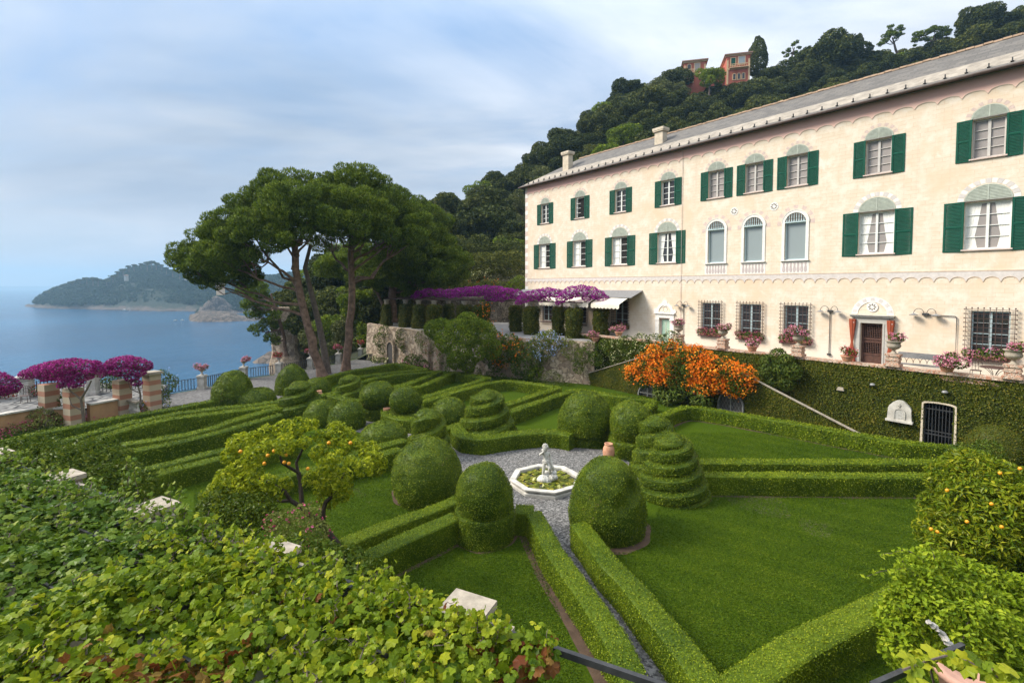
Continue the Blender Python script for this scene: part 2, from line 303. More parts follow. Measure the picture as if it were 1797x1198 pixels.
# ------------------------------------------------------------------ geometry helpers
class MB:
    """collects geometry for ONE mesh object; faces carry a material slot and a tint"""
    def __init__(s): s.V = []; s.Q = []; s.T = []; s.n = 0; s.qt = []; s.tt = []; s.qm = []; s.tm = []
    def add(s, V, Q=None, T=None, mat=0, qt=None, tt=None):
        V = np.asarray(V, np.float32).reshape(-1, 3); s.V.append(V)
        if Q is not None and len(Q):
            Q = np.asarray(Q, np.int32).reshape(-1, 4); s.Q.append(Q+s.n); s.qm.append(np.full(len(Q), mat, np.int32))
            s.qt.append(np.full(len(Q), .5, np.float32) if qt is None else np.asarray(qt, np.float32))
        if T is not None and len(T):
            T = np.asarray(T, np.int32).reshape(-1, 3); s.T.append(T+s.n); s.tm.append(np.full(len(T), mat, np.int32))
            s.tt.append(np.full(len(T), .5, np.float32) if tt is None else np.asarray(tt, np.float32))
        s.n += len(V); return s
    def box(s, c, size, rot=0, mat=0, taper=1.0, bev=0):
        x, y, z = [v/2 for v in size]; t = taper
        V = np.array([(-x, -y, -z), (x, -y, -z), (x, y, -z), (-x, y, -z), (-x*t, -y*t, z), (x*t, -y*t, z), (x*t, y*t, z), (-x*t, y*t, z)])
        if rot:
            ca, sa = math.cos(rot), math.sin(rot); V = np.stack((V[:, 0]*ca-V[:, 1]*sa, V[:, 0]*sa+V[:, 1]*ca, V[:, 2]), 1)
        return s.add(V+np.asarray(c), [(0, 3, 2, 1), (4, 5, 6, 7), (0, 1, 5, 4), (1, 2, 6, 5), (2, 3, 7, 6), (3, 0, 4, 7)], mat=mat)
    def grid(s, P, close_u=False, mat=0, qt=None):          # P (nu, nv, 3)
        nu, nv = P.shape[:2]; I = np.arange(nu*nv).reshape(nu, nv)
        if close_u: I = np.vstack((I, I[:1]))
        Q = np.stack((I[:-1, :-1], I[1:, :-1], I[1:, 1:], I[:-1, 1:]), -1).reshape(-1, 4)
        return s.add(P.reshape(-1, 3), Q, mat=mat, qt=qt)
    def tube(s, pts, rad, sides=6, mat=0, caps=True):
        pts = np.asarray(pts, float); k = len(pts); rad = np.broadcast_to(np.asarray(rad, float), (k,))
        t = np.gradient(pts, axis=0); t /= np.linalg.norm(t, axis=1)[:, None]+1e-9
        up = np.array((0, 0, 1.0)) if abs(t[:, 2]).mean() < .9 else np.array((1.0, 0, 0))
        a = np.cross(t, up); a /= np.linalg.norm(a, axis=1)[:, None]+1e-9; b = np.cross(t, a)
        th = np.linspace(0, 2*math.pi, sides, endpoint=False)
        P = pts[:, None]+rad[:, None, None]*(np.cos(th)[None, :, None]*a[:, None]+np.sin(th)[None, :, None]*b[:, None])
        P = P.transpose(1, 0, 2); s.grid(P, close_u=True, mat=mat)
        if caps:
            for j in (0, k-1):
                n0 = sides; V = np.vstack((P[:, j], pts[j][None])); s.add(V, None, [(i, (i+1) % n0, n0) for i in range(n0)], mat=mat)
        return s
    def lathe(s, prof, c=(0, 0, 0), sides=20, mat=0):
        prof = np.asarray(prof, float); th = np.linspace(0, 2*math.pi, sides, endpoint=False)
        P = np.stack((prof[None, :, 0]*np.cos(th)[:, None], prof[None, :, 0]*np.sin(th)[:, None], np.broadcast_to(prof[None, :, 1], (sides, len(prof)))), -1)+np.asarray(c)
        return s.grid(P, close_u=True, mat=mat)
    def prism(s, poly, z0, z1, mat=0, axis='z'):
        """polygon (convex or fan-safe) extruded; axis 'y' = polygon in xz extruded along y"""
        poly = np.asarray(poly, float); k = len(poly)
        if axis == 'z':
            A = np.c_[poly, np.full(k, z0)]; B = np.c_[poly, np.full(k, z1)]
        else:
            A = np.c_[poly[:, 0], np.full(k, z0), poly[:, 1]]; B = np.c_[poly[:, 0], np.full(k, z1), poly[:, 1]]
        ca, cb = A.mean(0), B.mean(0)
        V = np.vstack((A, B, ca, cb)); Q = [(i, (i+1) % k, k+(i+1) % k, k+i) for i in range(k)]
        T = [((i+1) % k, i, 2*k) for i in range(k)]+[(k+i, k+(i+1) % k, 2*k+1) for i in range(k)]
        return s.add(V, Q, T, mat=mat)
    def strip(s, outer, inner, z0, z1, mat=0):
        """band between two polylines in the xz plane, extruded along y"""
        o = np.asarray(outer, float); i = np.asarray(inner, float); k = len(o)
        V = np.vstack([np.c_[p[:, 0], np.full(k, y), p[:, 1]] for y in (z0, z1) for p in (o, i)])
        Q = []
        for j in range(k-1):
            a, b = j, j+1
            Q += [(a, b, k+b, k+a), (2*k+a, 3*k+a, 3*k+b, 2*k+b), (a, 2*k+a, 2*k+b, b), (k+a, k+b, 3*k+b, 3*k+a)]
        for j in (0, k-1): Q.append((j, k+j, 3*k+j, 2*k+j))
        return s.add(V, Q, mat=mat)
    def sphere(s, c, r, n=10, mat=0):
        th = np.linspace(0, math.pi, n//2+2); return s.lathe(np.c_[np.sin(th), -np.cos(th)]*np.atleast_1d(r)[0], c, n, mat)
    def build(s, name, mats, parent=None, loc=None, smooth=False):
        V = np.concatenate(s.V) if s.V else np.zeros((0, 3), np.float32)
        if loc is not None: V = V-np.asarray(loc, np.float32)
        me = bpy.data.meshes.new(name); nq = sum(len(q) for q in s.Q); ntr = sum(len(t) for t in s.T)
        me.vertices.add(len(V)); me.vertices.foreach_set("co", V.ravel())
        lv = [np.concatenate(s.Q).ravel()] if nq else []
        if ntr: lv.append(np.concatenate(s.T).ravel())
        lv = np.concatenate(lv); me.loops.add(len(lv)); me.loops.foreach_set("vertex_index", lv)
        st = np.concatenate((np.arange(nq)*4, nq*4+np.arange(ntr)*3)).astype(np.int32)
        me.polygons.add(nq+ntr); me.polygons.foreach_set("loop_start", st)
        mi = np.concatenate(s.qm+s.tm); tn = np.concatenate(s.qt+s.tt)
        for m in (mats if isinstance(mats, (list, tuple)) else [mats]): me.materials.append(m)
        me.polygons.foreach_set("material_index", mi)
        at = me.attributes.new("tint", 'FLOAT', 'FACE'); at.data.foreach_set("value", tn)
        me.update(calc_edges=True); me.validate()
        me.polygons.foreach_set("use_smooth", np.full(len(me.polygons), bool(smooth)))
        o = bpy.data.objects.new(name, me); COL.objects.link(o)
        if loc is not None: o.location = tuple(float(v) for v in loc)
        if parent is not None: o.parent = parent
        return o
def tag(o, label=None, cat=None, group=None, kind=None):
    if label: o["label"] = label
    if cat: o["category"] = cat
    if group: o["group"] = group
    if kind: o["kind"] = kind
    return o
def empty(name, loc, rz=0, label=None, cat=None, group=None):
    o = bpy.data.objects.new(name, None); COL.objects.link(o); o.location = tuple(float(v) for v in loc); o.rotation_euler = (0, 0, rz)
    return tag(o, label, cat, group)
def copy_tree(o, loc=None, rz=None, scale=None, label=None, group=None, parent=None):
    c = o.copy(); COL.objects.link(c)
    if parent is not None: c.parent = parent
    if loc is not None: c.location = tuple(float(v) for v in loc)
    if rz is not None: c.rotation_euler = (0, 0, rz)
    if scale is not None: c.scale = (scale,)*3 if np.isscalar(scale) else tuple(scale)
    if label: c["label"] = label
    if group: c["group"] = group
    for ch in list(o.children): copy_tree(ch, parent=c)
    return c

def wob(P, f, seed=0, oct=3):
    """smooth pseudo-noise in about -1..1"""
    r = np.random.default_rng(seed); P = np.asarray(P, float); out = np.zeros(P.shape[:-1])
    a = 1.0
    for o in range(oct):
        for _ in range(4):
            k = r.normal(size=P.shape[-1]); k *= f*2**o/np.linalg.norm(k)*r.uniform(.7, 1.4)
            out += a*np.sin(P@k+r.uniform(0, 6.28))/4
        a *= .55
    return out
def sample(V, Q, n):
    V = np.asarray(V, float); Q = np.asarray(Q); T = np.vstack((Q[:, [0, 1, 2]], Q[:, [0, 2, 3]]))
    a, b, c = V[T[:, 0]], V[T[:, 1]], V[T[:, 2]]; N = np.cross(b-a, c-a); A = np.linalg.norm(N, axis=1)
    i = rng.choice(len(T), int(n), p=A/A.sum()); u, v = rng.random((2, int(n), 1)); f = (u+v) > 1; u = np.where(f, 1-u, u); v = np.where(f, 1-v, v)
    P = a[i]+u*(b[i]-a[i])+v*(c[i]-a[i]); return P, N[i]/(A[i][:, None]+1e-12), A.sum()/2
def unit(v): return v/(np.linalg.norm(v, axis=-1, keepdims=True)+1e-9)
def rhombs(mb, P, N, size, aspect=.5, spread=.6, fold=.15, mat=0, tint=None, jit=.3, axis=None):
    """leaf-shaped quads at P facing roughly along N"""
    k = len(P)
    if k == 0: return
    n = unit(N+rng.normal(size=(k, 3))*spread)
    d = rng.normal(size=(k, 3)) if axis is None else axis+rng.normal(size=(k, 3))*.35
    d = unit(d-n*(d*n).sum(1, keepdims=True)); w = np.cross(n, d)
    L = (size*(1+rng.uniform(-jit, jit, k)))[:, None]; W = L*aspect/2
    V = np.stack((P-d*L*.5, P+w*W+n*L*fold, P+d*L*.5, P-w*W+n*L*fold), 1)
    t = np.clip(rng.normal(.45, .2, k), 0, 1) if tint is None else np.clip(tint, 0, 1)
    mb.add(V.reshape(-1, 3), np.arange(4*k).reshape(k, 4), mat=mat, qt=t)
VINE = np.array([(0, -.02), (.30, -.17), (.53, .10), (.46, .26), (.48, .52), (.24, .60), (0, .86), (-.24, .60), (-.48, .52), (-.46, .26), (-.53, .10), (-.30, -.17)])
def vine_leaves(mb, P, N, size, spread=.5, mat=0, tint=None, tipdir=None):
    k = len(P); n = unit(N+rng.normal(size=(k, 3))*spread)
    d = rng.normal(size=(k, 3))+(0 if tipdir is None else tipdir); d = unit(d-n*(d*n).sum(1, keepdims=True)); w = np.cross(n, d)
    L = size*rng.uniform(.6, 1.25, k); m = len(VINE)
    prof = np.array([-.0, -.10, -.16, -.03, -.14, -.03, -.20, -.03, -.14, -.03, -.16, -.10])
    curl = rng.uniform(.2, 1.5, (k, 1))
    ctr = (P+d*(.25*L)[:, None])[:, None]
    V = P[:, None]+(VINE[None, :, :1]*w[:, None]+VINE[None, :, 1:]*d[:, None])*L[:, None, None]+n[:, None]*(prof[None]*curl*L[:, None])[..., None]
    V = np.concatenate((V, ctr), 1)
    base = (np.arange(k)*(m+1))[:, None, None]
    T = np.array([(i, (i+1) % m, m) for i in range(m)])[None]+base
    t = np.clip(rng.normal(.45, .22, k), 0, 1) if tint is None else np.clip(tint, 0, 1)
    mb.add(V.reshape(-1, 3), None, T.reshape(-1, 3), mat=mat, tt=np.repeat(t, m))
def leafy(mb, V, Q, density, size, aspect=.6, spread=.55, depth=.03, mat=0, core=True, lift=0, tmean=.45, tsd=.2, bias=None, axis=None):
    """a clipped or climbing surface: core mesh plus small leaves over it"""
    V = np.asarray(V, float)
    if core: mb.add(V, Q, mat=mat, qt=np.full(len(Q), .12))  # core tinted dark: shade in the gaps between leaves is put into its colour
    T = np.vstack((Q[:, [0, 1, 2]], Q[:, [0, 2, 3]])); A = np.linalg.norm(np.cross(V[T[:, 1]]-V[T[:, 0]], V[T[:, 2]]-V[T[:, 0]]), axis=1).sum()/2
    P, N, A = sample(V, Q, A*density)
    P = P+N*(lift+rng.uniform(-.4, 1, len(P))*depth)[:, None]
    rhombs(mb, P, N+(0 if bias is None else bias), size, aspect, spread, mat=mat, tint=rng.normal(tmean, tsd, len(P)), axis=axis)
    return mb
def puffs_points(C, Rd, dens, cull=.72, inner=.25):
    """points and normals over a heap of foliage clumps (ellipsoids)"""
    C = np.asarray(C, float); Rd = np.asarray(Rd, float)
    if Rd.ndim == 1: Rd = np.repeat(Rd[:, None], 3, 1)
    Ps, Ns = [], []
    for c, r in zip(C, Rd):
        k = max(6, int(dens*4*math.pi*(r.prod()**(2/3)))); u = unit(rng.normal(size=(k, 3)))
        rr = 1-np.abs(rng.normal(0, inner*.5, k)); Ps.append(c+u*r*rr[:, None]); Ns.append(unit(u/r))
    P = np.concatenate(Ps); N = np.concatenate(Ns)
    keep = np.ones(len(P), bool)
    for c, r in zip(C, Rd): keep &= (((P-c)/(r*cull))**2).sum(1) > 1
    return P[keep], N[keep]
# ------------------------------------------------------------------ light, sky, air
SUN_AZ, SUN_EL = R(-86), R(40)            # azimuth from +Y towards +X, elevation
w = bpy.data.worlds.new("World"); SC.world = w; w.use_nodes = True
n = w.node_tree; L = n.links; bg = n.nodes["Background"]
sky = n.nodes.new("ShaderNodeTexSky"); sky.sky_type = 'NISHITA'; sky.sun_disc = False
sky.sun_elevation = SUN_EL; sky.sun_rotation = SUN_AZ; sky.air_density = 1.0; sky.dust_density = 1.6; sky.ozone_density = 1.4
tc = n.nodes.new("ShaderNodeTexCoord"); sx = n.nodes.new("ShaderNodeSeparateXYZ"); L.new(tc.outputs["Generated"], sx.inputs[0])
mx = n.nodes.new("ShaderNodeMath"); mx.operation = 'MAXIMUM'; mx.inputs[1].default_value = 0.0; L.new(sx.outputs[2], mx.inputs[0])
mp_ = n.nodes.new("ShaderNodeMath"); mp_.operation = 'ADD'; mp_.inputs[1].default_value = .22; L.new(mx.outputs[0], mp_.inputs[0])
dv = n.nodes.new("ShaderNodeVectorMath"); dv.operation = 'DIVIDE'; cb = n.nodes.new("ShaderNodeCombineXYZ")
for i in range(3): L.new(mp_.outputs[0], cb.inputs[i])
L.new(tc.outputs["Generated"], dv.inputs[0]); L.new(cb.outputs[0], dv.inputs[1])     # clouds lie on a high level layer
mpp = n.nodes.new("ShaderNodeMapping"); mpp.inputs["Location"].default_value = (7.7, 2.3, 0); mpp.inputs["Rotation"].default_value = (0, 0, R(40)); mpp.inputs["Scale"].default_value = (.6, 1.1, 0)
L.new(dv.outputs[0], mpp.inputs[0])
c1 = noise(n, mpp.outputs[0], 1.15, 7, .56, .5); c2 = noise(n, mpp.outputs[0], .42, 4, .5)
cm = n.nodes.new("ShaderNodeMath"); cm.operation = 'MULTIPLY_ADD'; cm.inputs[1].default_value = .55; L.new(c2, cm.inputs[0]); L.new(c1, cm.inputs[2])
mask = ramp_out(n, cm.outputs[0], .53, .82, .95)
shade = noise(n, mpp.outputs[0], .7, 5, .55, .2)
ccol = mixc(n, (2.9, 3.6, 4.6), (7.0, 7.2, 7.5), ramp_out(n, shade, .34, .62))
tintsky = mixc(n, sky.outputs[0], (1.6, 3.2, 5.6), .45)
skyc = mixc(n, tintsky, ccol, mask)
horizon = ramp_out(n, sx.outputs[2], .30, .0, .75)
skyc = mixc(n, skyc, (3.7, 4.2, 5.1), horizon)
zen = n.nodes.new("ShaderNodeMapRange"); zen.inputs[1].default_value = .30; zen.inputs[2].default_value = 1; zen.inputs[3].default_value = 1; zen.inputs[4].default_value = 2.4
L.new(sx.outputs[2], zen.inputs[0]); vm = n.nodes.new("ShaderNodeVectorMath"); vm.operation = 'SCALE'; L.new(skyc, vm.inputs[0]); L.new(zen.outputs[0], vm.inputs["Scale"])   # a clouded sky is brightest overhead
L.new(vm.outputs[0], bg.inputs[0]); bg.inputs[1].default_value = .075
sl = bpy.data.lights.new("sun", 'SUN'); so = bpy.data.objects.new("sun", sl); COL.objects.link(so)
sl.energy = 3.0; sl.angle = R(22); sl.color = (1, .925, .80)
sd = Vector((math.sin(SUN_AZ)*math.cos(SUN_EL), math.cos(SUN_AZ)*math.cos(SUN_EL), math.sin(SUN_EL)))
so.rotation_euler = sd.to_track_quat('Z', 'Y').to_euler(); so.location = (-60, -20, 80)
vs = SC.view_settings; SC.display_settings.display_device = 'sRGB'
vs.view_transform = 'Standard'; vs.look = 'None'; vs.gamma = 1; vs.exposure = .96; vs.use_curve_mapping = False
cy_ = SC.cycles; cy_.use_denoising = True
try: cy_.denoiser = 'OPENIMAGEDENOISE'
except Exception: pass
cy_.max_bounces = 7; cy_.diffuse_bounces = 3; cy_.transmission_bounces = 3; cy_.glossy_bounces = 3; cy_.transparent_max_bounces = 4; cy_.volume_bounces = 0
cy_.caustics_reflective = False; cy_.caustics_refractive = False; cy_.sample_clamp_indirect = 4

SEA = -30.0
hz = MB().box((0, 2900, 60), (9000, 6200, 186)).build("haze", [], None); tag(hz, kind="stuff", label="pale blue sea haze in the air")
hm = bpy.data.materials.new("haze_air"); hm.use_nodes = True; hn = hm.node_tree; hn.nodes.clear()
ho = hn.nodes.new("ShaderNodeOutputMaterial"); hv = hn.nodes.new("ShaderNodeVolumePrincipled")
hv.inputs["Color"].default_value = (.44, .72, 1.0, 1); hv.inputs["Density"].default_value = .00024; hv.inputs["Anisotropy"].default_value = .1
hn.links.new(hv.outputs[0], ho.inputs["Volume"]); hz.data.materials.append(hm)

sea = MB(); sea.add([(-30000, -400, SEA), (30000, -400, SEA), (30000, 45000, SEA), (-30000, 45000, SEA)], [(0, 1, 2, 3)])
tag(sea.build("sea", M['sea']), kind="structure")

# ------------------------------------------------------------------ garden level, lawns, gravel
def sheet(name, pts, z, mat, kind="structure", label=None, bottom=None, mats=None):
    """flat area given by its outline (ear-clipped by bmesh)"""
    import bmesh
    bm = bmesh.new(); vs_ = [bm.verts.new((p[0], p[1], z)) for p in pts]; f = bm.faces.new(vs_)
    if f.normal.z < 0: f.normal_flip()
    if bottom is not None:
        r_ = bmesh.ops.extrude_face_region(bm, geom=[f]); 
        bmesh.ops.translate(bm, vec=(0, 0, bottom-z), verts=[e for e in r_['geom'] if isinstance(e, bmesh.types.BMVert)])
    bmesh.ops.triangulate(bm, faces=[f_ for f_ in bm.faces if len(f_.verts) > 4])
    bmesh.ops.recalc_face_normals(bm, faces=bm.faces)
    me = bpy.data.meshes.new(name); bm.to_mesh(me); bm.free(); me.materials.append(mat)
    o = bpy.data.objects.new(name, me); COL.objects.link(o); return tag(o, label, None, None, kind)
def px(pts, z=0.0): return [G(x, y, z)[:2] for x, y in pts]
edge = [(-40, 24), (-35, 33)]+[tuple(p) for p in px([(285, 693), (355, 681), (428, 664), (490, 656), (545, 646), (594, 637), (633, 627), (662, 624)])]
sheet("lawn", edge+[(-13, 54), (6, 41), (22, 26), (40, 4), (40, -6), (-40, -6)], 0, M['lawn'])
# seaward cliff under the garden, rough rock down to the water
cl = MB(); ed = np.array([(-60, -6), (-46, 14), (-39, 25), (-35.4, 33)]+[tuple(p) for p in px([(285, 692), (355, 680.5), (428, 663.5), (490, 655.5), (545, 645.5), (594, 636.5), (633, 626.5), (662, 623.5)])]+[(-15, 62)])
k = 90; tt = np.linspace(0, len(ed)-1, k); E2 = np.c_[np.interp(tt, range(len(ed)), ed[:, 0]), np.interp(tt, range(len(ed)), ed[:, 1])]
nrm = np.gradient(E2, axis=0); nrm = unit(np.c_[-nrm[:, 1], nrm[:, 0]])
zz = np.linspace(-.06, SEA-2, 14); P = np.zeros((k, 14, 3))
for j, z in enumerate(zz):
    P[:, j, :2] = E2+nrm*((-z)*.32); P[:, j, 2] = z
P[:, 1:, :2] += (nrm[:, None]*(wob(P[:, 1:], .25, 3)*2.0)[..., None])
tag(cl.grid(P).build("sea_cliff", M['rock']), kind="structure")

gz = .012
sheet("gravel_court", px([(796, 806), (790, 780), (822, 774), (905, 784), (985, 784), (1075, 790), (1142, 838), (1122, 880), (1060, 930), (1012, 955), (1010, 985), (985, 985), (962, 950), (905, 926), (850, 905), (802, 872)]), gz, M['gravel'])
sheet("gravel_path", px([(606, 735), (690, 726), (764, 764), (797, 772), (797, 838), (742, 802), (690, 772), (622, 757)]), gz+.004, M['gravel'])
sheet("promenade", [(-35, 32.2)]+px([(285, 694), (355, 682), (428, 665), (490, 657), (545, 647), (594, 638), (633, 628), (662, 625), (694, 636), (690, 640), (640, 652), (562, 672), (520, 690), (486, 706), (430, 712), (372, 712), (300, 722), (215, 740)]), gz, M['cobble'])

# ------------------------------------------------------------------ wooded hill behind the villa
HILL = np.array([  # photo column, foot distance, foot height, crest distance, crest row (ground, trees rise above it)
 (528, 66, -22, 76, 640), (545, 65, -6, 88, 560), (565, 64, -1, 94, 510), (600, 62, 1, 98, 478), (640, 61, 2.5, 100, 450), (700, 61, 3.4, 104, 425), (780, 61, 3.6, 108, 405), (850, 62, 3.6, 116, 372),
 (925, 64, 3.6, 122, 338), (1005, 66, 4, 130, 280), (1060, 66, 4, 135, 232), (1110, 66, 4, 142, 195), (1180, 66, 4, 150, 174), (1240, 66, 4, 155, 184), (1330, 66, 4, 156, 168), (1400, 66, 4, 153, 162),
 (1450, 66, 4, 150, 152), (1560, 66, 4, 145, 138), (1650, 66, 4, 140, 127), (1720, 62, 4, 134, 96), (1800, 60, 4, 130, 70), (1950, 56, 4, 125, 30), (2200, 52, 4, 118, -60), (2600, 50, 4, 112, -140)], float)
def hill_pt(xc, v):
    """v 0 at the foot .. 1 at the crest, >1 behind it"""
    a = (xc-CX)/F_PX; y0, z0, yc, row = [np.interp(xc, HILL[:, 0], HILL[:, i]) for i in (1, 2, 3, 4)]
    zc = CAMZ-(row-HOR)*yc/F_PX*1.0
    Y = y0+(yc-y0)*v; t = np.clip(v, 0, 1); z = z0+(zc-z0)*(.55*t+.45*t*t*(3-2*t))-np.clip(v-1, 0, 9)**1.3*(zc+20)*.55
    return np.stack((a*Y, Y, z), -1)
xs = np.linspace(528, 2600, 130); vv = np.concatenate((np.linspace(-.25, 1, 34), np.linspace(1.05, 2.2, 14)))
XX, VV = np.meshgrid(xs, vv, indexing='ij'); P = hill_pt(XX, VV); P[..., 2] += wob(P, .12, 5)*.8*np.clip(VV*2, 0, 1)
P[:, vv < 0, 2] = np.minimum(P[:, vv < 0, 2], P[:, [np.argmin(abs(vv))], 2]-2.0)
tag(MB().grid(P).build("hill", M['forest_floor'], smooth=True), kind="structure")

# unseen slope added at the right and behind the viewpoint to block low skylight
az = np.radians(np.linspace(62, 222, 60)); rr_ = np.linspace(0, 1, 16); A_, R_ = np.meshgrid(az, rr_, indexing='ij'); D_ = 34+R_*75+10*np.abs(np.cos(A_*1.0))
P = np.stack((np.sin(A_)*D_, np.cos(A_)*D_, 3.0+R_**.8*62*np.clip(np.sin((A_-np.radians(52))/np.radians(180)*math.pi), .15, 1)), -1); P[:, 0, 2] = -2; P += (wob(P, .10, 6)*1.6)[..., None]
tag(MB().grid(P).build("hill", M['forest_floor'], smooth=True), kind="structure")

# ------------------------------------------------------------------ headland across the bay
CAPE = np.array([ # column, waterline row, ridge row (top of the wood)
 (44, 537, 531), (50, 538, 527), (60, 539, 528), (66, 540, 522), (80, 541, 512), (100, 542, 503), (130, 543, 493), (160, 543.5, 488), (185, 544, 491), (200, 544, 484), (225, 545, 470), (255, 545.5, 464), (280, 546, 466),
 (300, 546, 474), (325, 546, 477), (345, 546.5, 480), (380, 548, 484), (420, 549, 484), (480, 551, 482), (560, 553, 470), (640, 556, 440)], float)
def cape_pt(xc, v):
    wr = np.interp(xc, CAPE[:, 0], CAPE[:, 1]); rr = np.interp(xc, CAPE[:, 0], CAPE[:, 2])
    Yw = (CAMZ-SEA)*F_PX/(wr-HOR); Yr = Yw+np.clip((wr-rr)*3.2, 8, 260); zr = CAMZ-(rr+5-HOR)*Yr/F_PX
    a = (xc-CX)/F_PX; t = np.clip(v, 0, 1); Y = Yw+(Yr-Yw)*v
    z = SEA+(zr-SEA)*(1-(1-t)**1.7)-np.clip(v-1, 0, 9)*60
    return np.stack((a*Y, Y, z), -1)
xs = np.linspace(44, 640, 220); vv = np.concatenate((np.linspace(-.06, 1, 30), np.linspace(1.1, 2.4, 8)))
XX, VV = np.meshgrid(xs, vv, indexing='ij'); P = cape_pt(XX, np.maximum(VV, 0)); P[:, 0:2, 2] = SEA-3
P[..., 2] += wob(P, .05, 9, 4)*3.2*np.clip(VV*6, 0, 1); P[..., 1] += wob(P, .035, 10, 4)*9*np.clip(1-VV, 0, 1)
tag(MB().grid(P).build("headland", M['cape'], smooth=False), kind="structure")
# rocky point in front of it and the rocks below the garden
def rocks(name, pts, h, seed, label=None):
    """rough rock mass along a waterline given in photo columns/rows"""
    mb = MB(); pts = np.array(pts, float); k = 90; t = np.linspace(0, len(pts)-1, k)
    xs_ = np.interp(t, range(len(pts)), pts[:, 0]); ws = np.interp(t, range(len(pts)), pts[:, 1]); tops = np.interp(t, range(len(pts)), pts[:, 2])
    Y0 = (CAMZ-SEA)*F_PX/(ws-HOR); rows = 16; P = np.zeros((k, rows, 3))
    for j in range(rows):
        f = j/(rows-1); up = 1-(1-min(1, f*1.6))**2
        Y = Y0*(1+.10*f*h); z = SEA-1+(CAMZ-(tops-HOR)*Y/F_PX-SEA+1)*up*(1 if f < .8 else 1-(f-.8)*2)
        P[:, j] = np.stack(((xs_-CX)/F_PX*Y, Y, z), -1)
    s = Y0.mean()/100
    P[:, 1:, 2] += (wob(P[:, 1:], .28/s*2, seed, 4)*.42*s); P[:, 1:, 1] += wob(P[:, 1:], .22/s*2, seed+1, 4)*1.2*s
    return tag(mb.grid(P).build(name, M['rock']), label, None, None, "structure")
rocks("rocky_point", [(329, 563, 562), (333, 564, 551), (345, 565, 546), (372, 565, 546), (402, 565, 548), (420, 564, 553), (445, 564, 557), (480, 563, 556)], 1.0, 21)
rocks("crag", [(350, 549, 545), (358, 549.5, 534), (366, 550, 526), (376, 550, 519), (384, 550, 517), (394, 550, 524), (404, 550, 533), (416, 550, 541), (430, 550, 547)], .5, 24)
rocks("shore_rocks", [(440, 640, 637), (452, 640, 628), (470, 640, 618), (492, 639, 612), (520, 637, 608), (560, 632, 604)], 1.2, 28)
# boats off the point
def boat(p, s, rz, lab):
    o = empty("motor_boat", p, rz, lab, "boat", "small boats moored off the headland")
    h = MB(); st = np.linspace(-1, 1, 9); hw = .36*np.sqrt(np.clip(1-np.clip(st, 0, 1)**2.2, 0, 1)); P = np.zeros((9, 5, 3))
    for j, (u, zf) in enumerate(((-1, .32), (-.75, .02), (0, -.08), (.75, .02), (1, .32))): P[:, j] = np.c_[st, hw*u, np.full(9, zf)+np.clip(st, 0, 1)*.1*abs(u)]
    h.grid(P*s).build("hull", M['white_stone'], o); MB().add(P[:, [0, 4]].reshape(-1, 3)*s*(1, 1, .86), [(2*i, 2*i+1, 2*i+3, 2*i+2) for i in range(8)]).build("deck", M['winframe'], o)
    MB().box((-.1*s, 0, .42*s), (.7*s, .42*s, .3*s), taper=.8).build("cabin", M['winframe'], o)
boat(G(226.5, 544.5, SEA)+np.array((0, -8, .2)), 3.6, .4, "white boat lying close under the wooded headland")
boat(G(308, 563, SEA)+np.array((0, 0, .2)), 1.9, 1.2, "white boat off the rocky point, farther from the rocks")
boat(G(320, 562.4, SEA)+np.array((0, 0, .2)), 1.9, .1, "white boat off the rocky point, nearer to the rocks")
# ------------------------------------------------------------------ clipped hedges and topiary
def resample(pts, step, closed=False):
    pts = np.asarray(pts, float)
    if closed: pts = np.vstack((pts, pts[:1]))
    d = np.r_[0, np.cumsum(np.linalg.norm(np.diff(pts, axis=0), axis=1))]; k = max(2, int(d[-1]/step)+1)
    t = np.linspace(0, d[-1], k); return np.c_[np.interp(t, d, pts[:, 0]), np.interp(t, d, pts[:, 1])]
def hedge_surface(pts, w, h, step=.12, seed=0):
    C = resample(pts, step); k = len(C); t = unit(np.gradient(C, axis=0))
    for _ in range(2): t[1:-1] = unit(t[:-2]+2*t[1:-1]+t[2:])
    nn = np.c_[-t[:, 1], t[:, 0]]
    x = w/2; prof = [(-x*.98, -.02)]+[(-x*(.98+.05*f), h*f) for f in (.25, .5, .75)]+[(-x*1.0, h*.95), (-x*.86, h), (-x*.45, h+.01), (0, h+.012), (x*.45, h+.01), (x*.86, h), (x*1.0, h*.95)]+[(x*(.98+.05*f), h*f) for f in (.75, .5, .25)]+[(x*.98, -.02)]
    prof = np.array(prof); P = np.zeros((k, len(prof), 3))
    P[..., :2] = C[:, None]+nn[:, None]*prof[None, :, :1]; P[..., 2] = prof[:, 1]
    b = wob(P, 1.7, 100+seed, 3)*.022+wob(P, .35, 150+seed, 2)*.022
    P[..., :2] += nn[:, None]*(np.sign(prof[:, 0])*(abs(prof[:, 0]) > .2))[None, :, None]*b[..., None]; P[..., 2] += b*(prof[:, 1] > h*.5)
    m = len(prof); I = np.arange(k*m).reshape(k, m); Q = np.stack((I[:-1, :-1], I[1:, :-1], I[1:, 1:], I[:-1, 1:]), -1).reshape(-1, 4)
    cap = []                                                     # ends
    for r_, fl in ((0, 0), (k-1, 1)):
        for j in range(m//2):
            q = (I[r_, j], I[r_, j+1], I[r_, m-2-j], I[r_, m-1-j]); cap.append(q if fl else q[::-1])
    Q = np.vstack((Q, np.array(cap))); V = P.reshape(-1, 3)
    a, c, d = V[Q[:, 0]], V[Q[:, 1]], V[Q[:, 2]]
    # outward orientation check on the top strip
    nrm = np.cross(c-a, d-a); 
    top = V[Q].mean(1)[:, 2] > h*.985
    if nrm[top][:, 2].mean() < 0: Q = Q[:, ::-1]
    return V, Q, C
HH = .73
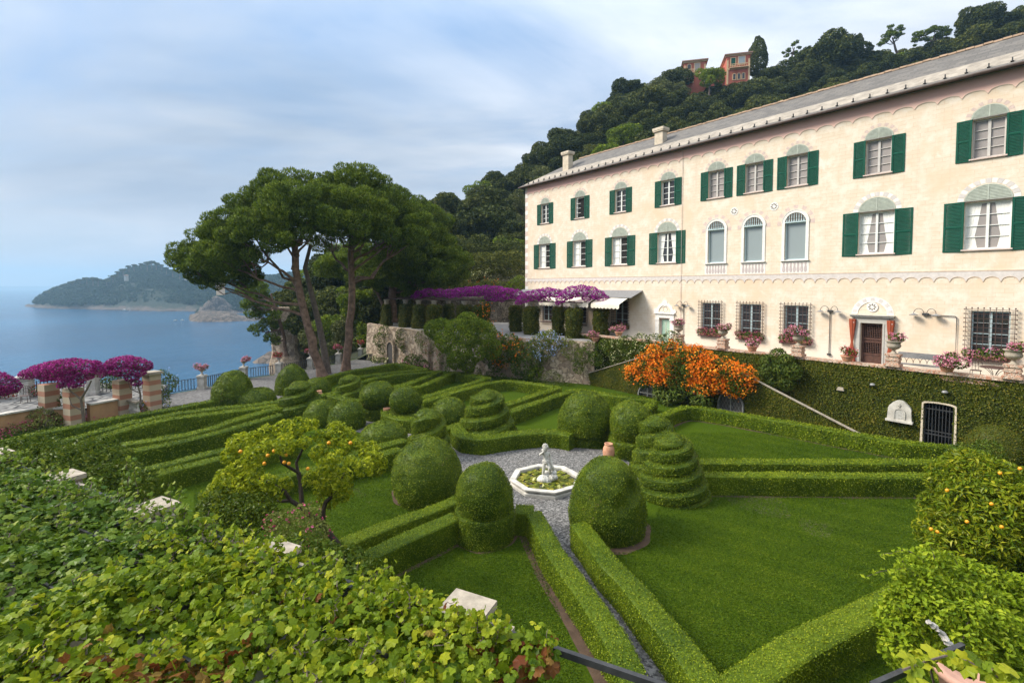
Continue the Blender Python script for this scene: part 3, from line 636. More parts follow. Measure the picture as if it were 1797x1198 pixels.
def hedge(label, pix, w=.54, h=HH, name="box_hedge", pts=None, group="clipped box hedges of the parterre", mat='box', dens=None):
    pts = [G(x, y, h)[:2] for x, y in pix] if pts is None else pts
    V, Q, C = hedge_surface(pts, w, h, .12, len(COL.objects)); Y = np.median(np.hypot(C[:, 0], C[:, 1]))
    size = float(np.clip(.0026*Y, .036, .085)); den = dens or float(np.clip(2.3/size**2, 260, 1500))
    mb = MB(); leafy(mb, V, Q, den, size, .62, .85, .03+.3*size, tsd=.25)
    return tag(mb.build(name, M[mat], loc=(C[len(C)//2, 0], C[len(C)//2, 1], 0)), label, "hedge", group)
def revolve(R_of, H, nth, nz, groove=None, seed=0, rough=.03):
    th = np.linspace(0, 2*math.pi, nth, endpoint=False); z = np.linspace(0, 1, nz)
    TH, Z = np.meshgrid(th, z, indexing='ij'); r = R_of(Z, TH)
    P = np.stack((r*np.cos(TH), r*np.sin(TH), Z*H), -1)
    d = wob(P, 3.0, seed, 4)*rough+wob(P, .9, seed+1, 2)*rough*1.2-np.clip(wob(P, 2.6, seed+2, 3)-.55, 0, 1)*rough*4
    P[..., :2] += unit(P[..., :2])*d[..., None]*np.clip(r[..., None]*4, 0, 1); P[..., 2] += d*.6*(Z > .5)
    I = np.arange(nth*nz).reshape(nth, nz); I = np.vstack((I, I[:1]))
    Q = np.stack((I[:-1, :-1], I[1:, :-1], I[1:, 1:], I[:-1, 1:]), -1).reshape(-1, 4)
    return P.reshape(-1, 3), Q
def dome_R(R0, p=2.2, egg=.0): return lambda Z, T: R0*np.clip(1-np.clip((Z-.0)/1.0, 0, 1)**p, 0, 1)**.5*(1-egg*np.clip(.3-Z, 0, 1))
def spiral_R(R0, turns, step=.15, top=.24, phase=0.0):
    def f(Z, T):
        q = Z*turns-2*T/(2*math.pi)+phase; b = np.floor(q); fr = q-b
        s = np.clip((fr-.70)/.28, 0, 1); s = s*s*(3-2*s)
        zz = np.clip((b+2*T/(2*math.pi)-phase+s)/turns, 0, 1.0)
        base = R0*(top+(1-top)*(1-zz)**1.02)
        r = base-np.exp(-((fr-1.0)/.10)**2)*.055*R0-np.exp(-(fr/.10)**2)*.03*R0
        return r*np.clip((1-Z)/.13, 0, 1)**.5
    return f
def topiary(kind, cx, hw, yb, yt, label, drum=None, mat='box_old', Yc=None, **kw):
    """base contact row yb, top row yt, centre column, half width - all read off the photograph"""
    Yf = G(cx, yb)[1]; Rr = hw*Yf/F_PX*(1+hw/F_PX) if Yc is None else hw*Yc/F_PX
    Y = Yf+Rr*.80 if Yc is None else Yc
    ctr = np.array(((cx-CX)/F_PX*Y, Y, 0)); H = CAMZ-(yt-HOR)*(Y-.0)/F_PX
    size = float(np.clip(.0027*Y, .036, .075)); dens = float(np.clip(2.4/size**2, 300, 1500)); mb = MB(); seed = len(COL.objects)
    z0 = 0
    if drum:
        dr, dh = drum; V, Q = revolve(lambda Z, T: Rr*dr*np.where(Z > .97, .0, 1-.1*np.clip((Z-.8)*5, 0, 1)**2), dh, 56, 14, seed=seed+5)
        leafy(mb, V, Q, dens, size, .62, .85, .055, tsd=.25); z0 = dh*.9; H -= z0; Rr *= kw.get('rd', .92)
    if kind == 'dome': f = dome_R(Rr, kw.get('p', 2.9), kw.get('egg', .30)); nz, nth = 36, 64
    elif kind == 'ball': f = lambda Z, T: Rr*np.sqrt(np.clip(1-(2*np.clip(Z*.88+.12, 0, 1)-1)**2, 0, 1)); nz, nth = 34, 60
    elif kind == 'cone': f = lambda Z, T: Rr*np.clip(1-Z**1.7, 0, 1)**.62; nz, nth = 36, 56
    else: f = spiral_R(Rr, kw.get('turns', 4), top=kw.get('top', .26), phase=kw.get('phase', .3)); nz, nth = 90, 72
    V, Q = revolve(f, H, nth, nz, seed=seed, rough=.06 if kind != 'spiral' else .028)
    V = V+np.array((0, 0, z0)); leafy(mb, V, Q, dens, size, .62, .85, .055, tsd=.25)
    Pd, Nd, _a = sample(V, Q, 900); dr = (wob(Pd, 1.9, seed+9, 2) > .62) & (Pd[:, 2] < H*.75); rhombs(mb, Pd[dr]+Nd[dr]*.05, Nd[dr], size*1.1, .5, .9, mat=1, tint=rng.normal(.5, .25, dr.sum()))
    o = mb.build("topiary_spiral" if kind == 'spiral' else "topiary_dome", [M[mat], M['dry']]); o.location = tuple(ctr)
    return tag(o, label, "topiary", "clipped topiary of the parterre")

hedge("low box hedge running to the viewer along the left of the narrow gravel path", [(936, 897), (946, 915), (970, 962), (1003, 1007), (1035, 1049), (1065, 1094), (1089, 1133), (1107, 1178), (1128, 1240)])
hedge("low box hedge running to the viewer along the right of the narrow gravel path", [(1016, 918), (1038, 945), (1071, 989), (1106, 1023), (1144, 1070), (1177, 1108), (1209, 1150), (1234, 1183), (1264, 1238)])
hedge("short box hedge from the domed drum bush to the narrow path", [(905, 893), (936, 894)])
hedge("upper of the two box hedges slanting down left below the largest dome", [(806, 872), (760, 891), (690, 916), (640, 936), (600, 953)])
hedge("lower of the two box hedges slanting down left from the domed drum bush", [(800, 905), (757, 924), (700, 949), (650, 972), (612, 990), (575, 1006)])
hedge("upper of the two level box hedges right of the spiral bush", [(1222, 809), (1460, 810), (1705, 810)])
hedge("lower of the two level box hedges right of the spiral bush, edging the large lawn", [(1232, 831), (1450, 833), (1672, 834)])
hedge("box hedge in the lower right edging the near end of the large lawn", [(1270, 1225), (1310, 1190), (1400, 1130), (1480, 1090), (1560, 1052), (1640, 1015), (1690, 975)], w=.66)
hedge("long box hedge in front of the ivy wall behind the right lawn", [(1148, 733), (1166, 727), (1184, 719), (1203, 714), (1226, 715), (1262, 720), (1330, 731), (1464, 755), (1580, 775), (1700, 787), (1730, 792)])
hedge("box hedge around the far side of the lawn behind the egg-shaped dome", [(892, 723), (950, 703), (985, 691), (1008, 685), (1024, 685), (1042, 688), (1075, 693), (1108, 698), (1146, 703), (1133, 716)])
hedge("box hedge framing the small lawn behind the middle spiral bush", [(884, 711), (940, 692), (972, 682), (980, 679), (950, 674.5), (905, 668.5), (884, 667.5), (850, 673), (800, 687), (738, 706)])
hedge("box hedge bending round the lawn of the little orange tree", [(738, 697), (800, 680), (856, 662.5), (817, 655), (797, 652.5), (770, 663), (742, 676), (717, 681), (688, 684)])
hedge("wavy box hedge round the farthest right lawn panel", [(684, 680), (708, 675), (733, 667), (772, 650.5), (752, 652), (700, 657), (660, 663), (628, 671), (604, 684)])
hedge("outermost box hedge round the head of the garden near the pines", [(612, 663), (680, 653.5), (749, 647.5), (720, 641.5), (693, 638), (650, 645), (600, 654), (563, 664)])
hedge("curving box hedge in front of the middle spiral bush beside the gravel court", [(803, 744), (805, 757), (818, 765), (845, 768), (900, 760), (950, 755.5), (985, 758), (1005, 762)], w=.7)
hedge("long box hedge along the striped pillars at the outer edge of the parterre", [(-60, 790), (0, 775), (67, 759), (133, 748), (183, 737), (250, 725), (300, 717), (372, 703)])
hedge("wavy box hedge second from the striped pillars", [(20, 797), (58, 788), (117, 772), (183, 753), (233, 740), (300, 727), (317, 723), (383, 716), (433, 711), (490, 703)])
hedge("wavy box hedge third from the striped pillars", [(30, 810), (83, 793), (150, 775), (217, 754), (250, 745), (300, 734), (367, 726), (433, 718), (490, 710)])
hedge("upper of the two long box hedges below the slim lawn on the left", [(60, 803), (117, 793), (183, 784), (250, 774), (325, 763), (367, 752), (417, 735), (467, 721), (492, 715)])
hedge("lower of the two long box hedges below the slim lawn on the left", [(80, 814), (147, 802), (217, 792), (250, 787), (325, 772), (367, 762), (417, 748), (467, 733), (492, 726)])
hedge("upper of the pair of box hedges left of the lemon tree", [(200, 838), (250, 823), (300, 811), (350, 798), (393, 788), (450, 774), (520, 757)])
hedge("lower of the pair of box hedges left of the lemon tree", [(215, 850), (250, 839), (300, 824), (350, 812), (397, 800), (460, 786), (520, 772)])
hedge("upper box hedge half hidden behind the lemon tree's right side", [(712, 771), (680, 779), (640, 789), (590, 803)])
hedge("lower box hedge half hidden behind the lemon tree", [(700, 787), (667, 797), (600, 812), (512, 830), (440, 848)])
hedge("short box hedge between the round bush and the middle spiral", [(776, 752), (795, 747), (812, 742)])
hedge("short box hedge curling round the drum of the small ball bush", [(676, 713), (684, 728), (705, 733), (730, 735), (748, 726)], w=.7)
hedge("short box hedge left of the cone bush near the promenade", [(540, 700), (570, 692), (605, 684), (640, 676)])
hedge("box hedge below the far spiral leading to the round drum bush", [(575, 690), (610, 700), (640, 703)], w=.7)

topiary('dome', 747, 63, 893, 772, "largest clipped dome, left of the domed drum bush and the fountain")
topiary('dome', 850, 54, 962, 819, "clipped dome rising from a round drum left of the narrow path", drum=(1.0, .95), rd=.92)
topiary('dome', 1070, 66, 958, 807, "big egg-shaped clipped bush right of the narrow path near the fountain", p=2.5, egg=.3)
topiary('spiral', 1186, 62, 888, 764, "spiral clipped bush with a round base ring at the end of the level hedges", turns=5, top=.30, mat='box_old')
topiary('spiral', 1155, 45, 842, 731, "spiral clipped bush half hidden behind the ringed spiral", turns=4, top=.42)
topiary('ball', 1110, 40, 806, 706, "round clipped bush on a drum behind the terracotta jar", drum=(.96, .75), rd=.9)
topiary('dome', 1028, 47, 786, 686, "egg-shaped clipped bush on a low drum behind the fountain statue", drum=(.85, .62), rd=1.05, p=2.4, egg=.25)
topiary('spiral', 854, 53, 779, 686, "broad spiral clipped bush with a rounded top behind the gravel court", turns=4, top=.34)
topiary('dome', 786, 37, 752, 699, "low round clipped bush left of the broad spiral")
topiary('spiral', 750, 40, 812, 720, "tilted ring spiral bush just behind the largest dome", turns=3, top=.45, phase=.6)
topiary('ball', 711, 31, 752, 680, "small ball bush on a curled drum hedge", drum=(1.06, .8), rd=.88)
topiary('ball', 660, 31, 740, 672, "round bush on a dark drum behind the gravel path", drum=(.86, .75), rd=1.0)
topiary('dome', 604, 31, 757, 706, "low clipped dome behind the lemon tree, right of its twin")
topiary('dome', 560, 30, 750, 704, "low clipped dome behind the lemon tree, left of its twin")
topiary('spiral', 612, 28, 706, 659, "far spiral bush below the pines", turns=3, top=.35)
topiary('spiral', 523, 43, 738, 670, "wide stepped spiral bush where the long left hedges meet", turns=3.4, top=.34, phase=.1)
topiary('dome', 554, 23, 696, 665, "low dark cushion bush behind the wide stepped spiral")
topiary('cone', 510, 28, 694, 639, "pointed clipped bush on a drum beside the promenade", drum=(1.0, .7), rd=.95)
topiary('dome', 405, 34, 714, 652, "tall clipped dome at the promenade, left of the cushion bush", p=2.0)
topiary('dome', 446, 33, 714, 683, "flat clipped cushion right of the tall dome at the promenade")
topiary('dome', 670, 40, 790, 743, "low mound bush between the lemon tree and the gravel path")
topiary('dome', 1762, 48, 822, 742, "dark round bush in front of the ivy wall behind the orange tree", mat='ivy', p=2.6)

# bare soil along the near hedges
def soil_strip(pix, w, nm="soil"):
    C = resample([G(x, y, HH)[:2] for x, y in pix], .3); t = unit(np.gradient(C, axis=0)); nn = np.c_[-t[:, 1], t[:, 0]]
    jit = .05*wob(np.c_[C, C], 2, 3); 
    return tag(MB().grid(np.stack((np.c_[C+nn*(w/2+jit[:, None]), np.full(len(C), .006)], np.c_[C-nn*(w/2-jit[:, None]), np.full(len(C), .006)]), 1)[:, ::-1]).build(nm, M['soil']), kind="structure")
soil_strip([(936, 897), (946, 915), (970, 962), (1003, 1007), (1035, 1049), (1065, 1094), (1089, 1133), (1107, 1178), (1128, 1240)], 1.0)
soil_strip([(1222, 809), (1460, 810), (1705, 810)], .85); soil_strip([(1232, 831), (1450, 833), (1672, 834)], .82)
soil_strip([(1148, 733), (1166, 727), (1184, 719), (1203, 714), (1226, 715), (1262, 720), (1330, 731), (1464, 755), (1580, 775), (1700, 787)], .85)
soil_strip([(800, 905), (757, 924), (700, 949), (650, 972), (612, 990), (575, 1006)], .9)
for cx_, cy_b, r_ in ((850, 934, 1.18), (1070, 930, 1.36), (1186, 862, 1.36), (747, 866, 1.32)):
    c_ = G(cx_, cy_b); th = np.linspace(0, 2*math.pi, 40, endpoint=False); rr = r_*(1+.05*np.sin(3*th)+.03*np.sin(7*th))
    sheet("soil", np.c_[c_[0]+rr*np.cos(th), c_[1]+rr*np.sin(th)], .008+.001*(cx_ % 3), M['soil'])
def path_between(A, B, nm="gravel_path", z=.010):
    a = resample([G(x, y, HH)[:2] for x, y in A], .5); b = resample([G(x, y, HH)[:2] for x, y in B], .5); k = 24
    f = lambda q: q[np.linspace(0, len(q)-1, k).round().astype(int)]
    a, b = f(a), f(b); return tag(MB().grid(np.stack((np.c_[a, np.full(k, z)], np.c_[b, np.full(k, z)]), 1)).build(nm, M['gravel']), kind="structure")
path_between([(936, 897), (970, 962), (1035, 1049), (1089, 1133), (1128, 1240)], [(1016, 918), (1071, 989), (1137, 1073), (1197, 1154), (1250, 1240)], z=.014)
path_between([(1222, 809), (1705, 810)], [(1232, 831), (1672, 834)])
path_between([(806, 872), (690, 916), (600, 953)], [(800, 905), (700, 949), (575, 1006)])
# ------------------------------------------------------------------ the villa
ZT = 3.45                                                 # terrace level
HL, HDp, ZE = 52.0, 14.0, 18.28-ZT                       # facade length, depth, soffit height above the terrace
villa = empty("villa", (HC[0], HC[1], ZT), HROT, "long cream three storey villa with green shutters above the ivy wall", "villa")
def Z(z): return z-ZT
OPEN = []                                                # openings s0, s1, z0, z1 in facade coordinates
UP = [3.08, 7.88, 12.62, 17.25, 21.2, 23.88, 26.54, 30.74, 35.18, 39.7, 44.3]
MID = [3.01, 7.84, 12.57, 17.2, 30.74, 35.25, 39.8, 44.4]
ARC = [21.27, 23.9, 26.52]
GRD = [(12.8, 1), (20.98, 1), (23.83, 1), (26.7, 1), (35.51, 1), (8.0, 1), (3.5, 1), (40.5, 1)]
for s in UP: OPEN.append((s-.60, s+.60, Z(14.28), Z(16.17)))
for s in MID: OPEN.append((s-.84, s+.84, Z(9.80), Z(12.14)))
for s in ARC: OPEN.append((s-.62, s+.62, Z(9.62), Z(11.98)))
for s, _ in GRD: OPEN.append((s-.70, s+.70, Z(4.48), Z(6.74)))
OPEN.append((30.17, 31.21, Z(3.47), Z(5.86)))            # main door
OPEN.append((16.62, 17.62, Z(3.47), Z(5.45)))            # green door
sc_ = sorted({0, HL}|{v for o in OPEN for v in o[:2]}); zc_ = sorted({0, ZE+.3}|{v for o in OPEN for v in o[2:]})
wl = MB(); RV = .24
for a, b in zip(sc_[:-1], sc_[1:]):
    for c, d in zip(zc_[:-1], zc_[1:]):
        ms, mz = (a+b)/2, (c+d)/2
        if any(o[0] < ms < o[1] and o[2] < mz < o[3] for o in OPEN): continue
        wl.add([(a, 0, c), (b, 0, c), (b, 0, d), (a, 0, d)], [(0, 1, 2, 3)])
for a, b, c, d in OPEN:                                   # reveals
    wl.add([(a, 0, c), (a, RV, c), (a, RV, d), (a, 0, d)], [(0, 1, 2, 3)]); wl.add([(b, 0, c), (b, RV, c), (b, RV, d), (b, 0, d)], [(3, 2, 1, 0)])
    wl.add([(a, 0, c), (b, 0, c), (b, RV, c), (a, RV, c)], [(0, 1, 2, 3)]); wl.add([(a, 0, d), (b, 0, d), (b, RV, d), (a, RV, d)], [(3, 2, 1, 0)])
zt = ZE+.3
wl.add([(0, 0, 0), (0, HDp, 0), (0, HDp, zt), (0, 0, zt)], [(0, 1, 2, 3)][::1]); wl.add([(HL, 0, 0), (HL, HDp, 0), (HL, HDp, zt), (HL, 0, zt)], [(3, 2, 1, 0)])
wl.add([(0, HDp, 0), (HL, HDp, 0), (HL, HDp, zt), (0, HDp, zt)], [(3, 2, 1, 0)])
wall = wl.build("wall", M['wall'], villa)
# scalloped painted bands
def scallops(s0, s1, step, z_top, z_sc, amp, y, mat, name, th=.012):
    mb = MB(); k = int((s1-s0)/step); step = (s1-s0)/k; m = 9
    for i in range(k):
        u = np.linspace(0, 1, m); x = s0+(i+u)*step
        zb = z_sc-amp+amp*np.sqrt(np.clip(1-(2*u-1)**2, 0, 1))*1.0
        mb.strip(np.c_[x, np.full(m, z_top)], np.c_[x, zb], y-th, y, 0)
    return mb.build(name, mat, villa)
scallops(.32, HL, .93, ZE-.02, Z(17.62), .24, -.004, M['frieze'], "frieze")
scallops(.32, HL, .62, Z(8.70), Z(8.46), .26, -.004, M['trim_lilac'], "string_course", .016)
rim = MB()
for nm_, st_, zz_, am_ in ((0, .93, Z(17.62), .24), (1, .62, Z(8.46), .26)):
    k_ = int((HL-.32)/st_); st2 = (HL-.32)/k_
    for i in range(k_):
        u = np.linspace(0, 1, 9); x = .32+(i+u)*st2; zb = zz_-am_+am_*np.sqrt(np.clip(1-(2*u-1)**2, 0, 1))
        rim.strip(np.c_[x, zb-.001], np.c_[x, zb-.035], -.026, -.003)
rim.box((HL/2+.16, -.014, Z(8.74)), (HL-.32, .03, .06))
rim.build("scallop_moulding", plain("scallop_line", (.59, .46, .36), .9, .15, 5, .1), villa)
qn = MB()
for i in range(33):
    z = .1+i*.44; wq = .46 if i % 2 else .30
    if z < ZE-.5: qn.box((wq/2-.008, -.004, z+.21), (wq, .02, .41), mat=i % 2)
qn.build("quoin", [M['trim_pink'], M['trim_white']], villa)
for s in (18.52, 37.6): MB().tube([(s, -.05, .2), (s, -.05, ZE-.1)], .014, 6).build("downpipe", M['trim_pink'], villa)

# ---- roof: hipped slates, limewashed lower courses, gutter, snow guards, chimneys
OV, ZR, DR = .48, Z(21.15), 4.0
def roof_z(d): return Z(18.36)+(ZR-Z(18.36))*(d+OV)/(DR+OV)
hip = DR+OV
rf = MB()
def slope(d0, d1, mat, lift=0.0):
    a, b = d0, d1
    rf.add([(a, a, roof_z(a)+lift), (HL-a, a, roof_z(a)+lift), (HL-b, b, roof_z(b)+lift), (b, b, roof_z(b)+lift)], [(0, 1, 2, 3)], mat=mat)
    rf.add([(a, a, roof_z(a)+lift), (b, b, roof_z(b)+lift), (b, HDp-b, roof_z(b)+lift), (a, HDp-a, roof_z(a)+lift)], [(0, 1, 2, 3)], mat=mat)
    rf.add([(HL-a, a, roof_z(a)+lift), (HL-a, HDp-a, roof_z(a)+lift), (HL-b, HDp-b, roof_z(b)+lift), (HL-b, b, roof_z(b)+lift)], [(0, 1, 2, 3)], mat=mat)
    rf.add([(a, HDp-a, roof_z(a)+lift), (b, HDp-b, roof_z(b)+lift), (HL-b, HDp-b, roof_z(b)+lift), (HL-a, HDp-a, roof_z(a)+lift)], [(0, 1, 2, 3)], mat=mat)
slope(-OV, -.22, 0); slope(-.22, 1.25, 1); slope(1.25, DR, 0)
rf.add([(DR, DR, ZR), (HL-DR, DR, ZR), (HL-DR, HDp-DR, ZR), (DR, HDp-DR, ZR)], [(0, 1, 2, 3)], mat=0)
roof = rf.build("roof", [M['roof'], M['roof_cream']], villa)
# coordinates of the slates run along the slope
ed_ = MB()
for a, b in (((-OV, -OV), (HL+OV, -OV)), ((-OV, HDp+OV), (HL+OV, HDp+OV))):
    ed_.box((HL/2, a[1], Z(18.31)), (HL+2*OV, .05, .10))
for x in (-OV, HL+OV): ed_.box((x, HDp/2, Z(18.31)), (.05, HDp+2*OV-.06, .10))
ed_.add([(-OV+.03, -OV+.03, Z(18.30)), (HL+OV-.03, -OV+.03, Z(18.30)), (HL+OV-.03, 0, Z(18.30)), (-OV+.03, 0, Z(18.30))], [(3, 2, 1, 0)])
ed_.add([(-OV+.03, 0, Z(18.30)), (0, 0, Z(18.30)), (0, HDp, Z(18.30)), (-OV+.03, HDp, Z(18.30))], [(3, 2, 1, 0)])
ed_.build("eave_board", plain("eave_timber", (.085, .062, .050), .8, .3, 4, .3), roof)
gt = MB(); gt.tube([(-OV, -OV-.07, Z(18.27)), (HL+OV, -OV-.07, Z(18.27))], .075, 8); gt.build("gutter", plain("gutter_metal", (.075, .048, .038), .6, .3, 6, .1), roof)
rg = MB()
sr = np.linspace(DR, HL-DR, 120)
for a, b in zip(sr[:-1], sr[1:]): rg.box(((a+b)/2, DR, ZR+.03+.015*math.sin(a*7)), (b-a-.02, .20, .10), mat=0)
rg.build("ridge_tile", plain("ridge_terracotta", (.46, .32, .22), .9, .25, 3, .3), roof)
for i in range(47):
    s = -.1+i*.80
    if s < HL: MB().box((0, 0, .09), (.05, .12, .20), taper=.8).box((0, -.03, -.01), (.12, .20, .02)).build("snow_guard", M['iron'], roof).location = (s, -.18, roof_z(-.18)+.01)
for s, d, h in ((4.75, 1.5, 1.75), (15.15, 2.0, 1.25)):
    c = MB(); zb = roof_z(d)-.4; c.box((s, d, zb+h/2), (.78, .62, h)); c.box((s, d, zb+h+.06), (1.0, .84, .10)); c.box((s, d, zb+h+.21), (1.06, .90, .20)); c.box((s, d, zb+.35+.42), (.80, .64, .06), mat=0)
    c.build("chimney", M['render'], roof)

# ---- windows
def arc(cx, cz, r, a0=0, a1=math.pi, k=19): t = np.linspace(a0, a1, k); return np.c_[cx+r*np.cos(t), cz+r*np.sin(t)]
def shutter(par, s0, s1, z0, z1, ajar, hinge_left):
    mb = MB(); W, H = s1-s0, z1-z0; f = .085
    for x in (f/2, W-f/2): mb.box((x, 0, H/2), (f, .045, H))
    for zz in (f/2, H*.5, H-f/2): mb.box((W/2, 0, zz), (W-2*f, .043, f))
    kk = int(H/.075)
    for i in range(kk):
        zc = f+.02+(H-2*f-.04)*(i+.5)/kk
        if abs(zc-H*.5) < f*.6: continue
        V = np.array([(f, -.016, zc-.028), (W-f, -.016, zc-.028), (W-f, .016, zc+.028), (f, .016, zc+.028)]); V2 = V+np.array((0, .009, .003))
        mb.add(np.vstack((V, V2)), [(0, 1, 2, 3), (7, 6, 5, 4), (0, 4, 5, 1), (2, 6, 7, 3)])
    if not hinge_left:
        for v in mb.V: v[:, 0] -= W
    o = mb.build("shutter", M['shutter'], par); o.location = (s0 if hinge_left else s1, -.05, z0); o.rotation_euler = (0, 0, ajar)
    return o
def window(s, z0, z1, hw, sw, fr_mat, gl_mat, bars=4, arch=True, quoins='white', curtains=None, opened=False, shut=True, label=None):
    w_ = MB(); f = .075; y = RV-.06
    for x in (s-hw+f/2, s+hw-f/2): w_.box((x, y, (z0+z1)/2), (f, .07, z1-z0))
    for zz in (z0+f/2, z1-f/2): w_.box((s, y, zz), (2*hw-2*f, .068, f))
    if not opened: w_.box((s, y-.012, (z0+z1)/2), (.11, .07, z1-z0-2*f))
    H = z1-z0-2*f
    sides = (-1, 1) if not opened else (-1,)
    for sd_ in sides:
        xa = s+sd_*(hw-f+.055)/2
        for i in range(1, bars): w_.box((xa, y, z0+f+H*i/bars), (hw-f-.055, .045, .032))
    o = w_.build("window", fr_mat, villa)
    if label: o["label"] = label
    g = MB(); g.add([(s-hw, y+.03, z0), (s+hw, y+.03, z0), (s+hw, y+.03, z1), (s-hw, y+.03, z1)], [(0, 1, 2, 3)]); g.build("pane", gl_mat if not opened else M['dark'], o)
    if opened:
        lf = MB()
        for x in (.03, hw-.06): lf.box((x, 0, (z0+z1)/2), (.06, .04, z1-z0-.16))
        for i in range(bars+1): lf.box((hw/2, 0, z0+.11+(z1-z0-.22)*i/bars), (hw-.12, .04, .05))
        l_ = lf.build("casement", fr_mat, o); l_.location = (s-hw+.08, y-.04, 0); l_.rotation_euler = (0, 0, R(-38))
    sl_ = MB(); sl_.box((s, -.03, z0-.035), (2*hw+.16, .13, .065)); sl_.build("sill", M['trim_pink'], o)
    if curtains:
        for sd_ in (-1, 1):
            cm_ = MB(); zz = np.linspace(z0+f, z1-f, 12); uu = np.linspace(0, 1, 9); P = np.zeros((9, 12, 3))
            t = (zz-zz[0])/(zz[-1]-zz[0]); wd = (hw-.12)*(.42+.42*np.abs(t-.28)**.8 if curtains > 1 else .5+0*t)
            if curtains == 1 and sd_ > 0: continue
            if curtains == 1: wd = wd*1.7
            P[..., 0] = s+sd_*((hw-.07)-uu[:, None]*wd[None]); P[..., 2] = zz[None]; P[..., 1] = y+.020+.004*np.sin(uu[:, None]*22)
            cm_.grid(P if sd_ < 0 else P[::-1]).build("curtain", M['curtain_white'], o)
    if shut:
        shutter(o, s-sw, s-hw-.005, z0-.10, z1+.06, R(-3.5), False); shutter(o, s+hw+.005, s+sw, z0-.10, z1+.06, R(3.5), True)
    if arch:                                       # painted louvred lunette with a ring of voussoirs
        zs = z1+.07; r = hw+.02 if hw > .7 else hw+.06; st = min(1.0, .86)
        l = MB(); A = arc(s, zs, r)*(1, 1); A[:, 1] = zs+(A[:, 1]-zs)*.88; l.prism(A, -.012, -.001, axis='y')
        kk = 9
        for i in range(kk):
            zc = zs+.05+(r*.86-.1)*(i+.4)/kk; hwid = r*math.sqrt(max(0, 1-((zc-zs)/(r*.88))**2))-.05
            if hwid > .06:
                for sd_ in (-1, 1): l.box((s+sd_*(hwid/2+.02), -.02, zc), (hwid-.02, .018, .028))
        l.box((s, -.022, zs+r*.42), (.05, .022, r*.84)); l.box((s, -.025, zs-.025), (2*r, .03, .05), mat=1)
        A2 = arc(s, zs, r+.004); A2[:, 1] = zs+(A2[:, 1]-zs)*.88; A3 = arc(s, zs, r-.045); A3[:, 1] = zs+(A3[:, 1]-zs)*.88
        l.strip(A2, A3, -.028, -.002)
        l.build("lunette", [M['lunette'], plain_get('dark_lintel')], o)
        v = MB(); ang = np.linspace(0, math.pi, 16)
        for i in range(15):
            a0, a1 = ang[i]+.01, ang[i+1]-.01; O = arc(s, zs, r+(.27 if quoins == 'white' else .22), a0, a1, 4); I = arc(s, zs, r+.025, a0, a1, 4)
            for q in (O, I): q[:, 1] = zs+(q[:, 1]-zs)*.92
            v.strip(O, I, -.009, -.002, mat=i % 2)
        v.build("voussoir", [M['trim_white'], M['trim_lilac']] if quoins == 'white' else [M['trim_faint'], M['trim_pink']], o)
    return o
_pg = {}
def plain_get2(k, c):
    if k not in _pg: _pg[k] = plain(k, c, .9, .12, 5, .1)
    return _pg[k]
def plain_get(k):
    if k not in _pg: _pg[k] = plain(k, (.12, .10, .085), .8, .2, 5, .1)
    return _pg[k]
M['trim_faint'] = plain("faint_painted_arch", (.70, .58, .47), .9, .06, 5, .1)
for i, s in enumerate(UP):
    window(s, Z(14.28), Z(16.17), .60, 1.19, M['winframe_grey'] if i >= 4 else M['winframe'], M['glass_grey'] if i >= 4 else M['glass'], 4, True, 'pink', None, i == 1)
for i, s in enumerate(MID):
    window(s, Z(9.80), Z(12.14), .84, 1.63, M['winframe'], M['glass'] if i < 4 else M['glass_grey'], 4, True, 'white', (1 if i < 3 else 2))
